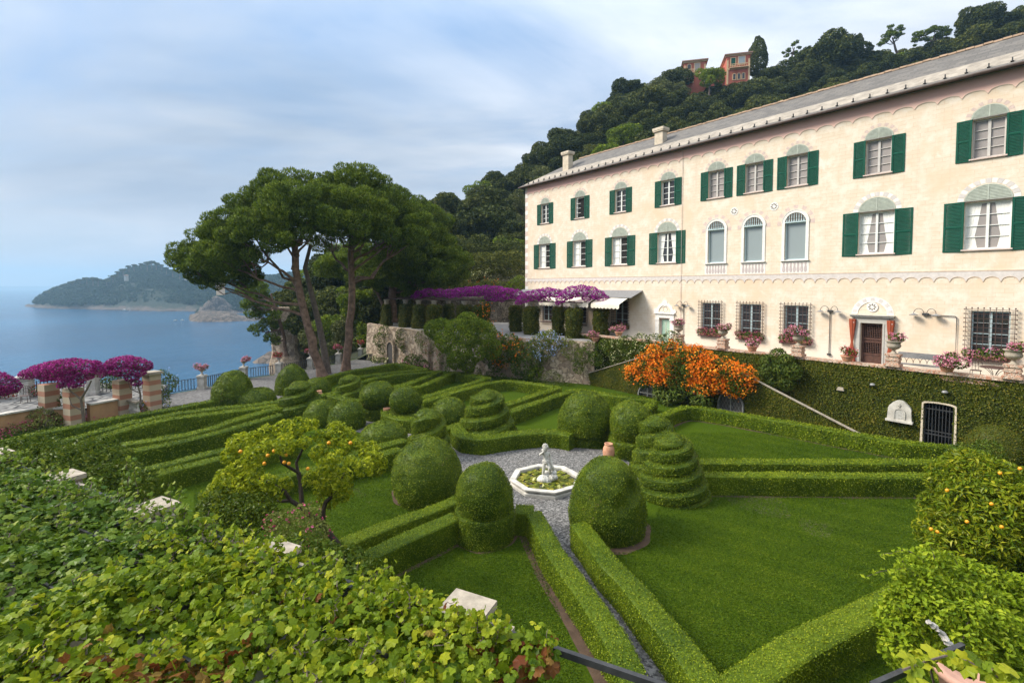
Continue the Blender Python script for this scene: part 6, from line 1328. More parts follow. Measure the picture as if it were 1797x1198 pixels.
for i in range(5): PROTO.append(proto("holm_oak", "rounded dark holm oak", "tree", crown_mesh("c", i, 30+i*3, 3.7+.15*i, 4.6, .50, 24, 'oak'), 'oak', 4.6, .28))
PROTO.append(proto("olive_tree", "grey green olive tree", "tree", crown_mesh("c", 8, 24, 3.0, 4.2, .40, 19, 'olive', spread=1.0), 'olive', 4.0, .22))
PROTO.append(proto("bay_tree", "lighter green leafy tree", "tree", crown_mesh("c", 9, 27, 3.3, 4.6, .42, 19, 'bright'), 'bright', 4.4, .22))
PROTO.append(proto("holm_oak", "tall dark holm oak", "tree", crown_mesh("c", 10, 32, 3.2, 5.6, .45, 21, 'oak', flat=1.35), 'oak', 5.6, .28))
used = set()
LAB = {0: "rounded dark green holm oak on the wooded hillside", 1: "broad dark green holm oak on the wooded hillside", 2: "dense dark holm oak with a lumpy crown on the wooded hillside", 3: "wide dark holm oak with an uneven crown on the wooded hillside", 4: "big dark holm oak with a many-lobed crown on the wooded hillside", 5: "grey green olive toned tree on the wooded hillside", 6: "lighter green leafy tree on the wooded hillside", 7: "tall narrow dark holm oak on the wooded hillside"}
def put(i, p, sc, lab=None, grp=None):
    l_ = lab or LAB[i]; g_ = grp or "trees on the wooded hillside"
    if i not in used: used.add(i); o = PROTO[i]; o["label"] = l_; o["group"] = g_; o.location = tuple(map(float, p)); o.scale = (sc,)*3 if np.isscalar(sc) else sc
    else: o = copy_tree(PROTO[i], loc=p, scale=sc, label=l_, group=g_)
    o.rotation_euler = (0, 0, rng.uniform(0, 6.28)); return o
def proj(p):
    p = np.asarray(p, float)-(0, 0, CAMZ); yc = p[1]*math.cos(PITCH)-p[2]*math.sin(PITCH); zc = p[1]*math.sin(PITCH)+p[2]*math.cos(PITCH); return CX+F_PX*p[0]/yc, CY-F_PX*zc/yc
def roof_row(x): return np.interp(x, [922, 1010, 1800], [325, 283, 57])
cand = []
for _ in range(26000):
    xc = rng.uniform(545, 1880); v = rng.uniform(.0, 1.03)**.8
    if v > 1.03: continue
    p = hill_pt(np.array(xc), np.array(v)); sc = rng.uniform(.8, 1.22)*(.80 if v < .25 else 1)
    if xc < 1000 and v < .14 and xc > 690: continue
    top = proj(p+np.array((0, 0, 7.2*sc)))
    if xc > 915 and top[1] > roof_row(top[0])+6: continue
    cand.append((p, sc, v, xc))
sel = []
for p, sc, v, xc in cand:
    if len(sel) >= 265: break
    if any(np.hypot(*(p[:2]-q[0][:2])) < 3.4*(sc+q[1])*.80 for q in sel): continue
    if 1195 < xc < 1330 and v > .82: continue
    tp_ = proj(p+np.array((0, 0, 7.4*sc)))
    if 1200 < tp_[0] < 1318 and tp_[1] < (150 if not 1238 < tp_[0] < 1268 else 125): continue                       # the red house stands here
    sel.append((p, sc, v, xc))
for p, sc, v, xc in sel:
    r_ = rng.random(); i = 5 if (r_ < .10 or (xc < 925 and v < .3 and r_ < .35)) else 6 if r_ > .92 else 7 if r_ > .84 else int(rng.integers(0, 5))
    put(i, p-np.array((0, 0, .5)), sc)
# big dark oaks and shrubs on the skyline, by the photo
for x, y, Y, i, sc, lb in ((1450, 105, 140, 3, 1.75, "largest wind-swept dark oak on the skyline right of the cypress"), (1478, 100, 141, 1, 1.45, "dark oak close against the largest oak on the skyline"), (1420, 118, 142, 2, 1.1, "dark oak on the skyline left of the largest oak"), (1245, 138, 136, 6, 1.0, "leafy dark tree in front of the red house between its two parts"), (1358, 128, 150, 5, .7, "small pale leafless-looking tree right of the cypress"), (1730, 50, 128, 4, 1.3, "dark tree on the skyline above the right end of the roof"), (1712, 30, 130, 0, 1.0, "ragged tree standing above the skyline near the right edge")):
    p = GY(x, y, Y); p[2] -= 4.6*sc; put(i, p, sc, lb, "trees on the skyline")
# specials of the skyline
def cyp(x, yb, yt, Y, hw, lab):
    b = GY(x, yb, Y); H = (yb-yt)/F_PX*Y; r = hw/F_PX*Y; e = empty("cypress", b, 0, lab, "cypress tree", "cypresses on the hill"); MB().tube([(0, 0, -1), (0, 0, H*.5)], [.3, .15], 6).build("trunk", M['bark_dark'], e)
    k_ = 46; t = rng.uniform(.10, .97, k_); a = rng.uniform(0, 6.28, k_); rr = r*np.sin(np.clip(t*.93+.10, 0, 1)*math.pi)**.55*(1.05-.3*t); C = np.c_[np.cos(a)*rr*.55, np.sin(a)*rr*.55, t*H]; P, N = puffs_points(C, np.c_[rr*.55, rr*.55, rr*.8]+.15, 20, .7); mb = MB(); rhombs(mb, P, N, .5, .4, .6, tint=rng.normal(.35, .2, len(P)), axis=np.array((0, 0, 1.0))[None]); mb.build("crown", M['oak'], e)
cyp(1328, 138, 66, 146, 17, "dark broad cypress standing right beside the red house")
cyp(1508, 92, 60, 143, 6, "narrow cypress tip behind the largest oak on the skyline")
def wpine(x, yb, Y, puffs, lab, trunk):
    b = GY(x, yb, Y); e = empty("umbrella_pine", b, 0, lab, "pine tree", "slender pines on the skyline"); T = np.array([GY(u, v, Y) for u, v in trunk])-b; t_ = MB(); t_.tube(T, np.linspace(.36, .16, len(T)), 7); C = np.array([GY(u, v, Y+dy) for u, v, dy, _ in puffs])-b; Rd = np.array([(r, r, r*.6) for *_, r in puffs])/F_PX*Y
    for c_ in C[::2]: t_.tube(limb(T[-2], c_, .3, 6, .2), np.linspace(.16, .05, 6), 5)
    t_.build("trunk", M['bark_grey'], e); c2 = np.concatenate([c_+unit(rng.normal(size=(7, 3)))*r_*.65 for c_, r_ in zip(C, Rd)]); r2 = np.repeat(Rd*.5, 7, 0); P, N = puffs_points(c2, r2, 24, .65); mb = MB(); rhombs(mb, P, N+(0, 0, .5), .5, .35, .8, tint=rng.normal(.42, .2, len(P))); mb.build("crown", M['pine'], e)
wpine(1577, 98, 138, [(1580, 50, 0, 7), (1566, 55, 1, 8), (1557, 62, 0, 8), (1572, 62, -1, 8), (1552, 72, 0, 7), (1545, 78, 0, 5), (1583, 60, 0, 4), (1562, 47, 0, 5)], "thin bent pine with a small flat crown alone on the skyline", [(1577, 98), (1572, 88), (1569, 76), (1566, 66)])
wpine(1632, 88, 136, [(1610, 62, 0, 9), (1625, 55, 0, 10), (1640, 52, 0, 9), (1655, 52, 0, 8), (1666, 56, 0, 7), (1640, 64, 1, 9), (1622, 70, 0, 7), (1605, 72, 0, 6), (1655, 62, 0, 8), (1605, 80, 0, 3)], "wide umbrella pine on the skyline right of the thin bent pine", [(1632, 90), (1634, 82), (1638, 74), (1640, 66)])
wpine(1116, 176, 138, [(1108, 148, 0, 7), (1118, 145, 0, 7), (1102, 155, 0, 6), (1125, 153, 0, 7), (1112, 158, 0, 7), (1100, 168, 0, 5), (1130, 150, 0, 5)], "small ragged pine sticking out of the hill's left edge", [(1117, 180), (1114, 168), (1113, 158)])
wpine(1388, 118, 146, [(1392, 78, 0, 4), (1398, 74, 0, 4), (1385, 88, 0, 5), (1380, 98, 0, 5), (1394, 92, 0, 5), (1402, 84, 0, 4), (1376, 92, 0, 3.5), (1388, 105, 0, 6), (1399, 100, 0, 4)], "sparse broken-looking tree between cypress and largest oak", [(1386, 120), (1388, 108), (1391, 94), (1394, 84)])
# green slope between the promenade and the water
for i, (x, y, Y, k, sc) in enumerate([(560, 590, 62, 5, .75), (590, 585, 63, 6, .8), (620, 575, 62, 5, .9), (640, 560, 64, 6, .9), (655, 585, 60, 6, .7), (560, 545, 68, 2, .9), (600, 540, 70, 0, 1.0), (640, 530, 70, 1, 1.0), (548, 575, 76, 0, .8), (585, 615, 60, 5, .65), (625, 605, 60, 5, .7), (650, 610, 59, 6, .55), (720, 540, 62, 4, 1.0), (760, 530, 64, 0, 1.0), (690, 545, 62, 3, .9), (800, 520, 63, 2, .9), (530, 530, 74, 3, .9)]):
    p = GY(x, y, Y); p[2] -= 4.6*sc; put(k, p, sc, {5: "grey green bushy tree on the slope behind the promenade", 6: "light green bushy tree on the slope behind the promenade"}.get(k, "dark bushy oak on the slope behind the pines"), "trees on the slope behind the promenade")
for k in range(len(PROTO)):
    if k not in used: bpy.data.objects.remove(PROTO[k])

# ------------------------------------------------------------------ red house on the hill
def rhouse():
    Y = 140.0; m_ = Y/F_PX; o = GY(1257, 152, Y); e = empty("red_house", o, R(-14), "red and cream house with flat roof high on the wooded hill", "house")
    def X(x): return (x-1257)*m_*1.02
    def Zr(y): return (152-y)*m_
    b = MB(); b.box(((X(1205)+X(1240))/2, 4, Zr(125)-9), (X(1240)-X(1205), 8, Zr(107)-Zr(143)+18)); b.build("wall", M['red_house'], e)
    MB().box(((X(1240)+X(1272))/2, 5.5, Zr(132)-3), (X(1272)-X(1240)-.01, 6, Zr(115)-Zr(149)+6)).build("wall", M['red_house'], e)
    MB().box(((X(1272)+X(1308))/2, 3.4, Zr(128)-9), (X(1308)-X(1272)-.01, 8, Zr(105)-Zr(151)+18)).build("wall", M['red_house'], e)
    for a, b_, yt, yy in ((1205, 1240, 104, 4), (1272, 1308, 102, 3.4)):
        r = MB(); r.box(((X(a)+X(b_))/2, yy, Zr(yt)-.15), (X(b_)-X(a)+1.2, 9.2, .3)); r.box(((X(a)+X(b_))/2, yy, Zr(yt)-.45), (X(b_)-X(a)+.6, 8.5, .3), mat=1); r.build("roof", [plain_get2('old_tile', (.33, .20, .14)), M['cream_house']], e)
    trs = (MB(), MB())
    for x in (1206.5, 1238.5, 1273.5, 1306.5): yq = -.06 if x < 1250 else -.66; trs[x > 1250].box((X(x), yq, Zr(126)-1), (.45, .12, Zr(106)-Zr(146)))
    for a, b_, yq in ((1205, 1240, -.075), (1272, 1308, -.675)): trs[a > 1250].box(((X(a)+X(b_))/2, yq, Zr(127)), (X(b_)-X(a), .14, .4)); 
    for q_ in trs: q_.build("cream_trim", M['cream_house'], e)
    def win(x, yc, w, h, yq, arched, mat='glass'):
        f = MB(); f.box((X(x), yq, Zr(yc)), (w+.4, .12, h+.4)); 
        if arched: f.prism(arc(X(x), Zr(yc)+h/2, w/2+.2), yq-.06, yq+.06, axis='y')
        o_ = f.build("window", M['cream_house'], e); g = MB(); g.box((X(x), yq-.07, Zr(yc)), (w, .03, h)); 
        if arched: g.prism(arc(X(x), Zr(yc)+h/2, w/2), yq-.085, yq-.055, axis='y')
        g.build("pane", M[mat], o_)
    win(1213, 118, .9, 1.6, -.1, True); win(1226, 116, 1.3, 2.0, -.1, False, 'glass_grey'); win(1217, 137, .9, 1.2, -.1, True)
    win(1282, 115, 1.1, 2.0, -.7, False, 'shutter'); win(1295, 114, 1.6, 2.0, -.7, False, 'glass_sky'); win(1284, 141, .6, 1.2, -.7, True); win(1291, 141, .6, 1.2, -.7, True); win(1298, 141, .6, 1.2, -.7, True)
    for a, b_, yq in ((1206, 1222, 0), (1276, 1306, -.6)):
        bl = MB(); bl.box(((X(a)+X(b_))/2, yq-.5, Zr(126.5)), (X(b_)-X(a), 1.0, .16))
        for x in np.linspace(X(a)+.1, X(b_)-.1, 9): bl.box((x, yq-.95, Zr(126.5)+.45), (.09, .08, .8))
        bl.box(((X(a)+X(b_))/2, yq-.95, Zr(126.5)+.9), (X(b_)-X(a), .14, .12)); bl.build("balcony", M['cream_house'], e)
    return e
rhouse()

# ------------------------------------------------------------------ wood of the headland, its ridge pines and villas
cw = MB(); nC = 4300; xc = rng.uniform(62, 640, nC); v = rng.uniform(.10, 1.02, nC)
C = cape_pt(xc, v); C = C[C[:, 2] > -24]; Rd = rng.uniform(2.6, 5.4, len(C)); C[:, 2] += Rd*.4
qx = np.r_[rng.uniform(392, 445, 90), rng.uniform(346, 366, 20), rng.uniform(366, 392, 14)]; qy = np.r_[np.interp(qx[:90], [392, 445], [528, 552])+rng.uniform(-2, 16, 90), np.interp(qx[90:110], [346, 366], [549, 530])+rng.uniform(0, 8, 20), rng.uniform(519, 532, 14)]
CB = np.array([GY(x, min(y, 552), 672+rng.uniform(-6, 26)) for x, y in zip(qx, qy)]); RB = rng.uniform(2.2, 4.2, len(CB)); C = np.vstack((C, CB)); Rd = np.r_[Rd, RB]
Rd3 = np.c_[Rd, Rd, Rd*.8]; Ps, Ns = [], []
for c, r in zip(C, Rd3):
    k_ = 46; u = unit(rng.normal(size=(k_, 3))+(0, 0, .3)); Ps.append(c+u*r); Ns.append(u)
P, N = np.concatenate(Ps), np.concatenate(Ns); rhombs(cw, P, N, 2.3, .8, .5, tint=np.repeat(rng.normal(.42, .2, len(C)), 46)+rng.normal(0, .12, len(P)))
tag(cw.build("headland_wood", leafmat("headland_leaf", (.006, .020, .015), (.012, .034, .025), (.028, .054, .036), .15, .6, .35, .02), loc=(-450, 700, -20)), "dense far-off wood covering the headland", None, None, "stuff")
pp = proto("umbrella_pine", "umbrella pine on the ridge of the headland", "pine tree", crown_mesh("c", 30, 14, 6.0, 9.5, 1.2, 2.6, 'oak', flat=.36, irr=.2), 'oak', 9.5, .5)
spots = [(70, 523), (84, 511), (97, 504), (112, 499), (127, 494), (140, 490), (152, 487), (163, 487), (172, 489), (187, 490), (198, 483), (207, 476), (216, 472), (226, 466), (235, 464), (247, 462), (258, 460), (266, 458), (274, 461), (283, 464), (292, 469), (303, 473), (315, 476), (329, 478), (343, 478)]
for i, (x, y) in enumerate(spots):
    Yw = (CAMZ-SEA)*F_PX/(np.interp(x, CAPE[:, 0], CAPE[:, 1])-HOR); Yr = Yw+60+rng.uniform(0, 50); p = GY(x, y+1, Yr); sc = rng.uniform(.7, 1.15)*(1.2 if 255 < x < 270 else 1); p[2] -= 10.5*sc
    lb = "umbrella pine on the ridge of the headland" if not 255 < x < 270 else "tallest umbrella pines on the top of the headland"
    if i == 0: pp.location = tuple(p); pp.scale = (sc,)*3; pp["label"] = lb; pp["group"] = "pines along the headland ridge"
    else: copy_tree(pp, loc=p, rz=rng.uniform(0, 6), scale=sc, label=lb, group="pines along the headland ridge")
for x, y, w_, h_, lb in ((219, 486, 3, 3, "small pale house among the trees of the headland top"), (325, 485, 3, 3, "tiny white house near the right end of the headland"), (384, 503, 6, 8, "pinkish house standing above the crag"), (143, 515, 8, 3.5, "low pale house on the left part of the headland")):
    Yw = (CAMZ-SEA)*F_PX/(np.interp(x, CAPE[:, 0], CAPE[:, 1])-HOR); p = GY(x, y, Yw+70 if x < 350 else 520); e = empty("house", p, rng.uniform(-.3, .3), lb, "house", "houses on the headland"); h2 = h_
    MB().box((0, 3, -2), (w_, 6, h2+6)).build("wall", M['cream_house'] if x > 350 else M['white_stone'], e); r = MB(); r.prism([(-w_/2-.5, h2/2+1), (w_/2+.5, h2/2+1), (0, h2/2+2.4)], -.5, 6.5, axis='y'); r.build("roof", plain_get2('old_tile', (.33, .20, .14)), e)
    for u in (-.28, .28): MB().box((u*w_, -.03, h2*.15), (w_*.16, .06, h2*.3)).build("window", M['glass'], e)
# ------------------------------------------------------------------ fountain with its statue, terracotta jars
FC = G(958, 848.5); fo = empty("fountain", FC, 0, "octagonal white stone fountain basin full of water lilies", "fountain")
RO, RI, HB = 1.50, 1.24, .27
def octa(r, z, rot=R(9)): t = np.linspace(0, 2*math.pi, 9)[:-1]+rot; return np.c_[r*np.cos(t), r*np.sin(t), np.full(8, z)]
b = MB(); prof = [(RO-.02, 0), (RO-.02, .10), (RO-.10, .14), (RO-.10, HB-.10), (RO, HB-.05), (RO, HB), (RI+.02, HB), (RI, HB-.03), (RI, .05)]
b.grid(np.stack([octa(r, z) for r, z in prof], 1), close_u=True); bo = b.build("basin", M['white_stone'], fo)
wv = MB(); oc = octa(RI+.01, .15); wv.prism(oc[:, :2], .02, .15); wv.build("water", glassmat("pond_water", (.020, .022, .010), .08, .5), fo)
lp = MB()
for _ in range(300):
    a, r = rng.uniform(0, 6.28), (RI-.10)*math.sqrt(rng.random()); rr = rng.uniform(.05, .12); c = np.array((r*math.cos(a), r*math.sin(a), .156+rng.uniform(0, .03))); t = np.linspace(.25, 6.03, 9)+rng.uniform(0, 6.28)
    q = np.c_[c[0]+rr*np.cos(t), c[1]+rr*np.sin(t), c[2]+rr*rng.uniform(-.12, .25)*np.cos(t)]; V = np.vstack((q, c[None])); T = [(i, i+1, 9) for i in range(8)]; lp.add(V, None, T, tt=np.full(8, rng.normal(.5, .28)))
lp.build("lily_pads", leafmat("lily_pad", (.04, .055, .012), (.09, .12, .02), (.21, .20, .05), .15, .4, .2, 3), fo)["kind"] = "stuff"
for x, y in ((-.15, -.75), (.45, -.85), (-.5, -.2)):
    f = MB(); P = np.repeat([(x, y, .26)], 18, 0)+rng.normal(size=(18, 3))*.025; rhombs(f, P, rng.normal(size=(18, 3))+(0, 0, .8), .09, .45, .6); f.build("water_lily", M['white_petal'], fo)
# carved boy standing on a rock in the basin
def skin(name, joints, bones, mat, parent=None, loc=None, sub=2):
    """one continuous body grown round a skeleton: joints {key: (pos, radius)}"""
    ks = list(joints); me = bpy.data.meshes.new(name); me.from_pydata([joints[k][0] for k in ks], [(ks.index(a), ks.index(b)) for a, b in bones], []); o = bpy.data.objects.new(name, me); COL.objects.link(o)
    md = o.modifiers.new("skin", 'SKIN'); sv = me.skin_vertices[0].data
    for i, k in enumerate(ks): r = joints[k][1]; sv[i].radius = (r, r) if np.isscalar(r) else r
    sv[0].use_root = True; md.use_smooth_shade = True; md.branch_smoothing = .6
    s2 = o.modifiers.new("sub", 'SUBSURF'); s2.levels = sub; s2.render_levels = sub
    bpy.context.view_layer.update(); dg = bpy.context.evaluated_depsgraph_get(); m2 = bpy.data.meshes.new_from_object(o.evaluated_get(dg)); o.modifiers.clear(); o.data = m2
    m2.materials.clear(); m2.materials.append(mat); m2.polygons.foreach_set("use_smooth", np.ones(len(m2.polygons), bool))
    if parent is not None: o.parent = parent
    if loc is not None: o.location = tuple(map(float, loc))
    return o
m, n, b_ = nt("weathered_statue_marble"); co = coords(n); st_n = noise(n, co, 5.5, 6, .75); sxx = n.nodes.new("ShaderNodeMapping"); sxx.inputs["Scale"].default_value = (1, 1, .35); n.links.new(co, sxx.inputs[0])
cc = mixc(n, (.56, .54, .49), (.09, .09, .075), ramp_out(n, noise(n, sxx.outputs[0], 6, 6, .75), .50, .62, .9)); n.links.new(cc, b_.inputs["Base Color"]); b_.inputs["Roughness"].default_value = .75; bump(n, b_, st_n, .4, .02); M['statue'] = m
stt = empty("statue", FC+(.0, .02, .10), R(8), "weathered white statue of a boy standing on a rock in the fountain", "statue")
rk = MB(); 
for c, r in (((0, 0, .02), .26), ((.16, .05, .10), .22), ((-.12, -.06, .06), .20), ((.22, -.08, .16), .17), ((.05, .10, .20), .15), ((.27, .0, .28), .11)):
    P = []; th = np.linspace(0, math.pi, 12); ph = np.linspace(0, 2*math.pi, 17)[:-1]; A, B = np.meshgrid(ph, th, indexing='ij'); P = np.stack((np.sin(B)*np.cos(A), np.sin(B)*np.sin(A), np.cos(B)*.8), -1)*r+np.array(c); P += (wob(P, 9, 3, 3)*.025)[..., None]; rk.grid(P, close_u=True)
rk.build("rock", M['statue'], stt)
J = {'pelvis': ((.0, 0, .66), (.098, .088)), 'waist': ((.005, .0, .775), (.084, .072)), 'chest': ((-.005, .01, .90), (.108, .085)), 'neckb': ((-.012, .0, 1.005), (.058, .052)), 'neck': ((-.02, -.012, 1.045), .040), 'head0': ((-.025, -.022, 1.09), (.066, .070)), 'head': ((-.03, -.03, 1.15), (.082, .088)), 'crown': ((-.03, -.022, 1.205), (.062, .066)),
     'ls': ((-.105, .0, .965), .050), 'le': ((-.225, -.055, .915), .040), 'lw': ((-.125, -.125, 1.02), .029), 'lh': ((-.085, -.135, 1.06), .026),
     'rs': ((.10, .015, .955), .050), 're': ((.155, .035, .80), .040), 'rw': ((.165, -.03, .665), .029), 'rh': ((.165, -.05, .615), .026),
     'lhip': ((-.062, .0, .60), .078), 'lk': ((-.085, -.035, .385), .053), 'lc': ((-.09, -.01, .28), .050), 'la': ((-.095, .015, .12), .032), 'lt': ((-.10, -.085, .085), .028),
     'rhip': ((.065, -.01, .60), .078), 'rk': ((.10, -.13, .46), .055), 'rc': ((.105, -.10, .36), .048), 'ra': ((.115, -.075, .24), .032), 'rt': ((.12, -.16, .215), .028)}
BN = [('pelvis', 'waist'), ('waist', 'chest'), ('chest', 'neckb'), ('neckb', 'neck'), ('neck', 'head0'), ('head0', 'head'), ('head', 'crown'), ('chest', 'ls'), ('ls', 'le'), ('le', 'lw'), ('lw', 'lh'), ('chest', 'rs'), ('rs', 're'), ('re', 'rw'), ('rw', 'rh'), ('pelvis', 'lhip'), ('lhip', 'lk'), ('lk', 'lc'), ('lc', 'la'), ('la', 'lt'), ('pelvis', 'rhip'), ('rhip', 'rk'), ('rk', 'rc'), ('rc', 'ra'), ('ra', 'rt')]
body = skin("figure", J, BN, M['statue'], stt)
hd = np.array((-.03, -.03, 1.15)); fc = MB(); fd = unit(np.array((-.35, -.93, -.05))); sd2 = np.array((fd[1], -fd[0], 0))
fc.sphere(hd+fd*.088+(0, 0, -.012), .014, 8); fc.sphere(hd+fd*.080+(0, 0, -.048), .016, 8)
for s_ in (-1, 1): fc.sphere(hd+fd*.072+sd2*s_*.030+(0, 0, .012), .014, 8); fc.sphere(hd+sd2*s_*.082+(0, 0, -.01), .018, 8)
fc.build("face", M['statue'], stt)
hr = MB()
for _ in range(70):
    u = unit(rng.normal(size=3)+(0, .3, .6)); 
    if u @ fd > .62 and u[2] < .45: continue
    hr.sphere(hd+(0, 0, .02)+u*(.084, .090, .088), rng.uniform(.016, .026), 6)
hr.build("hair", M['statue'], stt)
for base, dr_, cu in ((np.array((-.085, -.135, 1.06)), np.array((.35, -.45, .8)), -1), (np.array((.165, -.05, .615)), np.array((.05, -.35, -.94)), 1)):
    hn = MB(); d = unit(dr_); sdv = unit(np.cross(d, (0.2, 1, .1))); nv = np.cross(d, sdv)
    for i, ln in enumerate((.050, .058, .054, .044)): p = base+sdv*(i-1.5)*.013+d*.012; hn.tube([p, p+d*ln*.55, p+d*ln*.85+nv*cu*.018], [.0078, .0072, .0052], 6)
    p = base-sdv*.020; hn.tube([p, p-sdv*.018+d*.018, p-sdv*.014+d*.038], [.009, .008, .006], 6); hn.build("hand", M['statue'], stt)
fi = MB(); fi.tube([(.17, -.05, .60), (.20, -.05, .50), (.24, -.03, .42), (.25, .0, .33)], [.030, .048, .055, .03], 10); fi.tube([(.17, -.05, .60), (.25, -.02, .68)], [.03, .006], 8); fi.tube([(.17, -.05, .60), (.13, -.12, .66)], [.025, .006], 8)
fi.build("dolphin", M['statue'], stt)
sh_ = MB(); sh_.tube([(-.075, -.145, 1.10), (-.115, -.195, 1.12), (-.17, -.25, 1.15)], [.012, .022, .042], 10); sh_.build("shell_horn", M['statue'], stt)
dr_ = MB(); t = np.linspace(0, 2*math.pi, 30); 
for k_ in range(3): dr_.tube(np.c_[.105*np.cos(t)*(1+.06*np.sin(5*t+k_)), .095*np.sin(t)*(1+.06*np.cos(4*t)), .655+.025*k_+.02*np.sin(t+k_)], .018, 6, caps=False)
dr_.tube([(.09, .04, .68), (.13, .06, .5), (.12, .08, .34)], [.03, .045, .03], 8); dr_.build("drapery", M['statue'], stt)

stt.scale = (1.22,)*3
jar = None
for x, yb, h_, lb in ((1068, 808, .80, "terracotta oil jar on the gravel right of the fountain"), (679, 741, .85, "terracotta jar half hidden by the drum of the small ball bush"), (560, 705, .78, "terracotta jar among the hedges behind the wide stepped spiral")):
    if jar is None: jar = MB().lathe(np.array([(.0, .02), (.15, 0), (.18, .02), (.25, .22), (.275, .42), (.25, .60), (.19, .72), (.175, .75), (.20, .78), (.20, .81), (.15, .81), (.13, .70), (.0, .5)]), (0, 0, 0), 26).build("terracotta_jar", M['terracotta'], smooth=True); o = jar
    else: o = copy_tree(jar)
    o.location = tuple(G(x, yb)); o.scale = (h_/.81,)*3; tag(o, lb, "jar", "terracotta jars of the parterre")

# ------------------------------------------------------------------ promenade railing, posts with flower urns, garden statues
posts = [(355, 682), (428, 665), (490, 657), (545, 647), (594, 638), (633, 628)]
PP = [G(x, y) for x, y in posts]
def post_proto(h=1.06, w=.48):
    e = empty("stone_post", (0, 0, 0), 0, "x", "post"); MB().box((0, 0, .07), (w+.10, w+.10, .14)).box((0, 0, h*.5), (w, w, h-.24)).box((0, 0, h-.08), (w+.10, w+.10, .09)).box((0, 0, h-.01), (w+.02, w+.02, .06)).build("shaft", M['white_stone'], e); return e
pp_ = None; d0 = unit(PP[1]-PP[0]); prz = math.atan2(d0[1], d0[0])+R(20)
wu = empty("white_urn", (0, 0, 0), 0, "x", "urn"); MB().lathe([(.14, 0), (.14, .04), (.07, .09), (.055, .20), (.10, .26), (.17, .34), (.21, .44), (.25, .48), (.25, .51), (.18, .5), (.05, .44)], (0, 0, 0), 18).build("bowl", M['white_stone'], wu, smooth=True); wused = False
wl_ = ["nearest the striped pillars", "behind the tall clipped dome", "left of the pointed clipped bush", "just left of the leaning pine", "between the two pine trunks", "farthest along, right of the straight pine"]
for i, (p, lb) in enumerate(zip(PP, wl_)):
    lab = "white stone railing post "+lb
    if pp_ is None: pp_ = post_proto(); o = pp_; o["label"] = lab
    else: o = copy_tree(pp_, label=lab)
    o["group"] = "white posts of the sea railing"; o.location = tuple(p); o.rotation_euler = (0, 0, prz)
    lab = "white urn on the railing post "+lb
    if not wused: wused = True; o = wu; o["label"] = lab
    else: o = copy_tree(wu, label=lab)
    o["group"] = "white urns on the railing posts"; o.location = tuple(p+(0, 0, 1.08)); 
    geranium("blooms in the urn "+lb, p+(0, 0, 1.52), .52, ('pink', 'pink', 'redflower', 'rose', 'rose', 'redflower')[i], fd=34)
def railing(a, b, lb, h=.92):
    a, b = np.asarray(a, float), np.asarray(b, float); c = (a+b)/2; L_ = np.linalg.norm((b-a)[:2]); e = empty("iron_railing", c, math.atan2(b[1]-a[1], b[0]-a[0]), lb, "railing", "iron railings along the sea")
    r = MB(); dz = (b-a)[2]
    for z in (.10, h-.04): r.box((0, 0, z), (L_, .04, .035))
    r.build("rail", M['iron'], e); k_ = max(3, min(60, int(L_/.19))); q = MB()
    for j in range(1, k_): q.box((-L_/2+L_*j/k_, 0, (h+.10)/2), (.042, .042, h-.12))
    q.build("balusters", M['iron'], e); return e
for i in range(5):
    d = unit(PP[i+1]-PP[i])*.36; railing(PP[i]+d, PP[i+1]-d, ("dark iron railing between the first and second white posts from the pillars", "dark iron railing between tall dome and pointed bush", "dark iron railing behind the pointed clipped bush", "dark iron railing behind the leaning pine", "dark iron railing between straight pine and last post")[i])
pe = G(286, 693); d = unit(PP[0]-pe)*.36; railing(pe, PP[0]-d, "dark iron railing section nearest the flowering striped pillars")
def bust(x, y, h, lb):
    p = G(x, y); e = empty("garden_statue", p, R(-20), lb, "statue", "white statues by the rubble wall"); MB().box((0, 0, .06), (.6, .6, .12)).box((0, 0, .5), (.46, .46, .8)).box((0, 0, .92), (.56, .56, .08)).build("pedestal", M['white_stone'], e); z = .96
    J2 = {'pelvis': ((.0, 0, z+.45), (.12, .11)), 'chest': ((.01, 0, z+.74), (.13, .10)), 'neck': ((.0, -.01, z+.92), .05), 'head': ((-.01, -.03, z+1.06), (.085, .09)), 'ls': ((-.14, 0, z+.82), .055), 'le': ((-.2, -.04, z+.62), .045), 'lw': ((-.08, -.14, z+.56), .036), 'rs': ((.15, 0, z+.82), .055), 're': ((.22, .02, z+.60), .045), 'rw': ((.2, -.06, z+.42), .036), 'k': ((.01, -.03, z+.26), (.13, .12)), 'f': ((0, -.02, z+.03), (.17, .15))}
    skin("figure", J2, [('pelvis', 'chest'), ('chest', 'neck'), ('neck', 'head'), ('chest', 'ls'), ('ls', 'le'), ('le', 'lw'), ('chest', 'rs'), ('rs', 're'), ('re', 'rw'), ('pelvis', 'k'), ('k', 'f')], M['white_stone'], e, sub=1)
bust(661, 629, 2, "white statue on a pedestal where the railing meets the rubble wall")

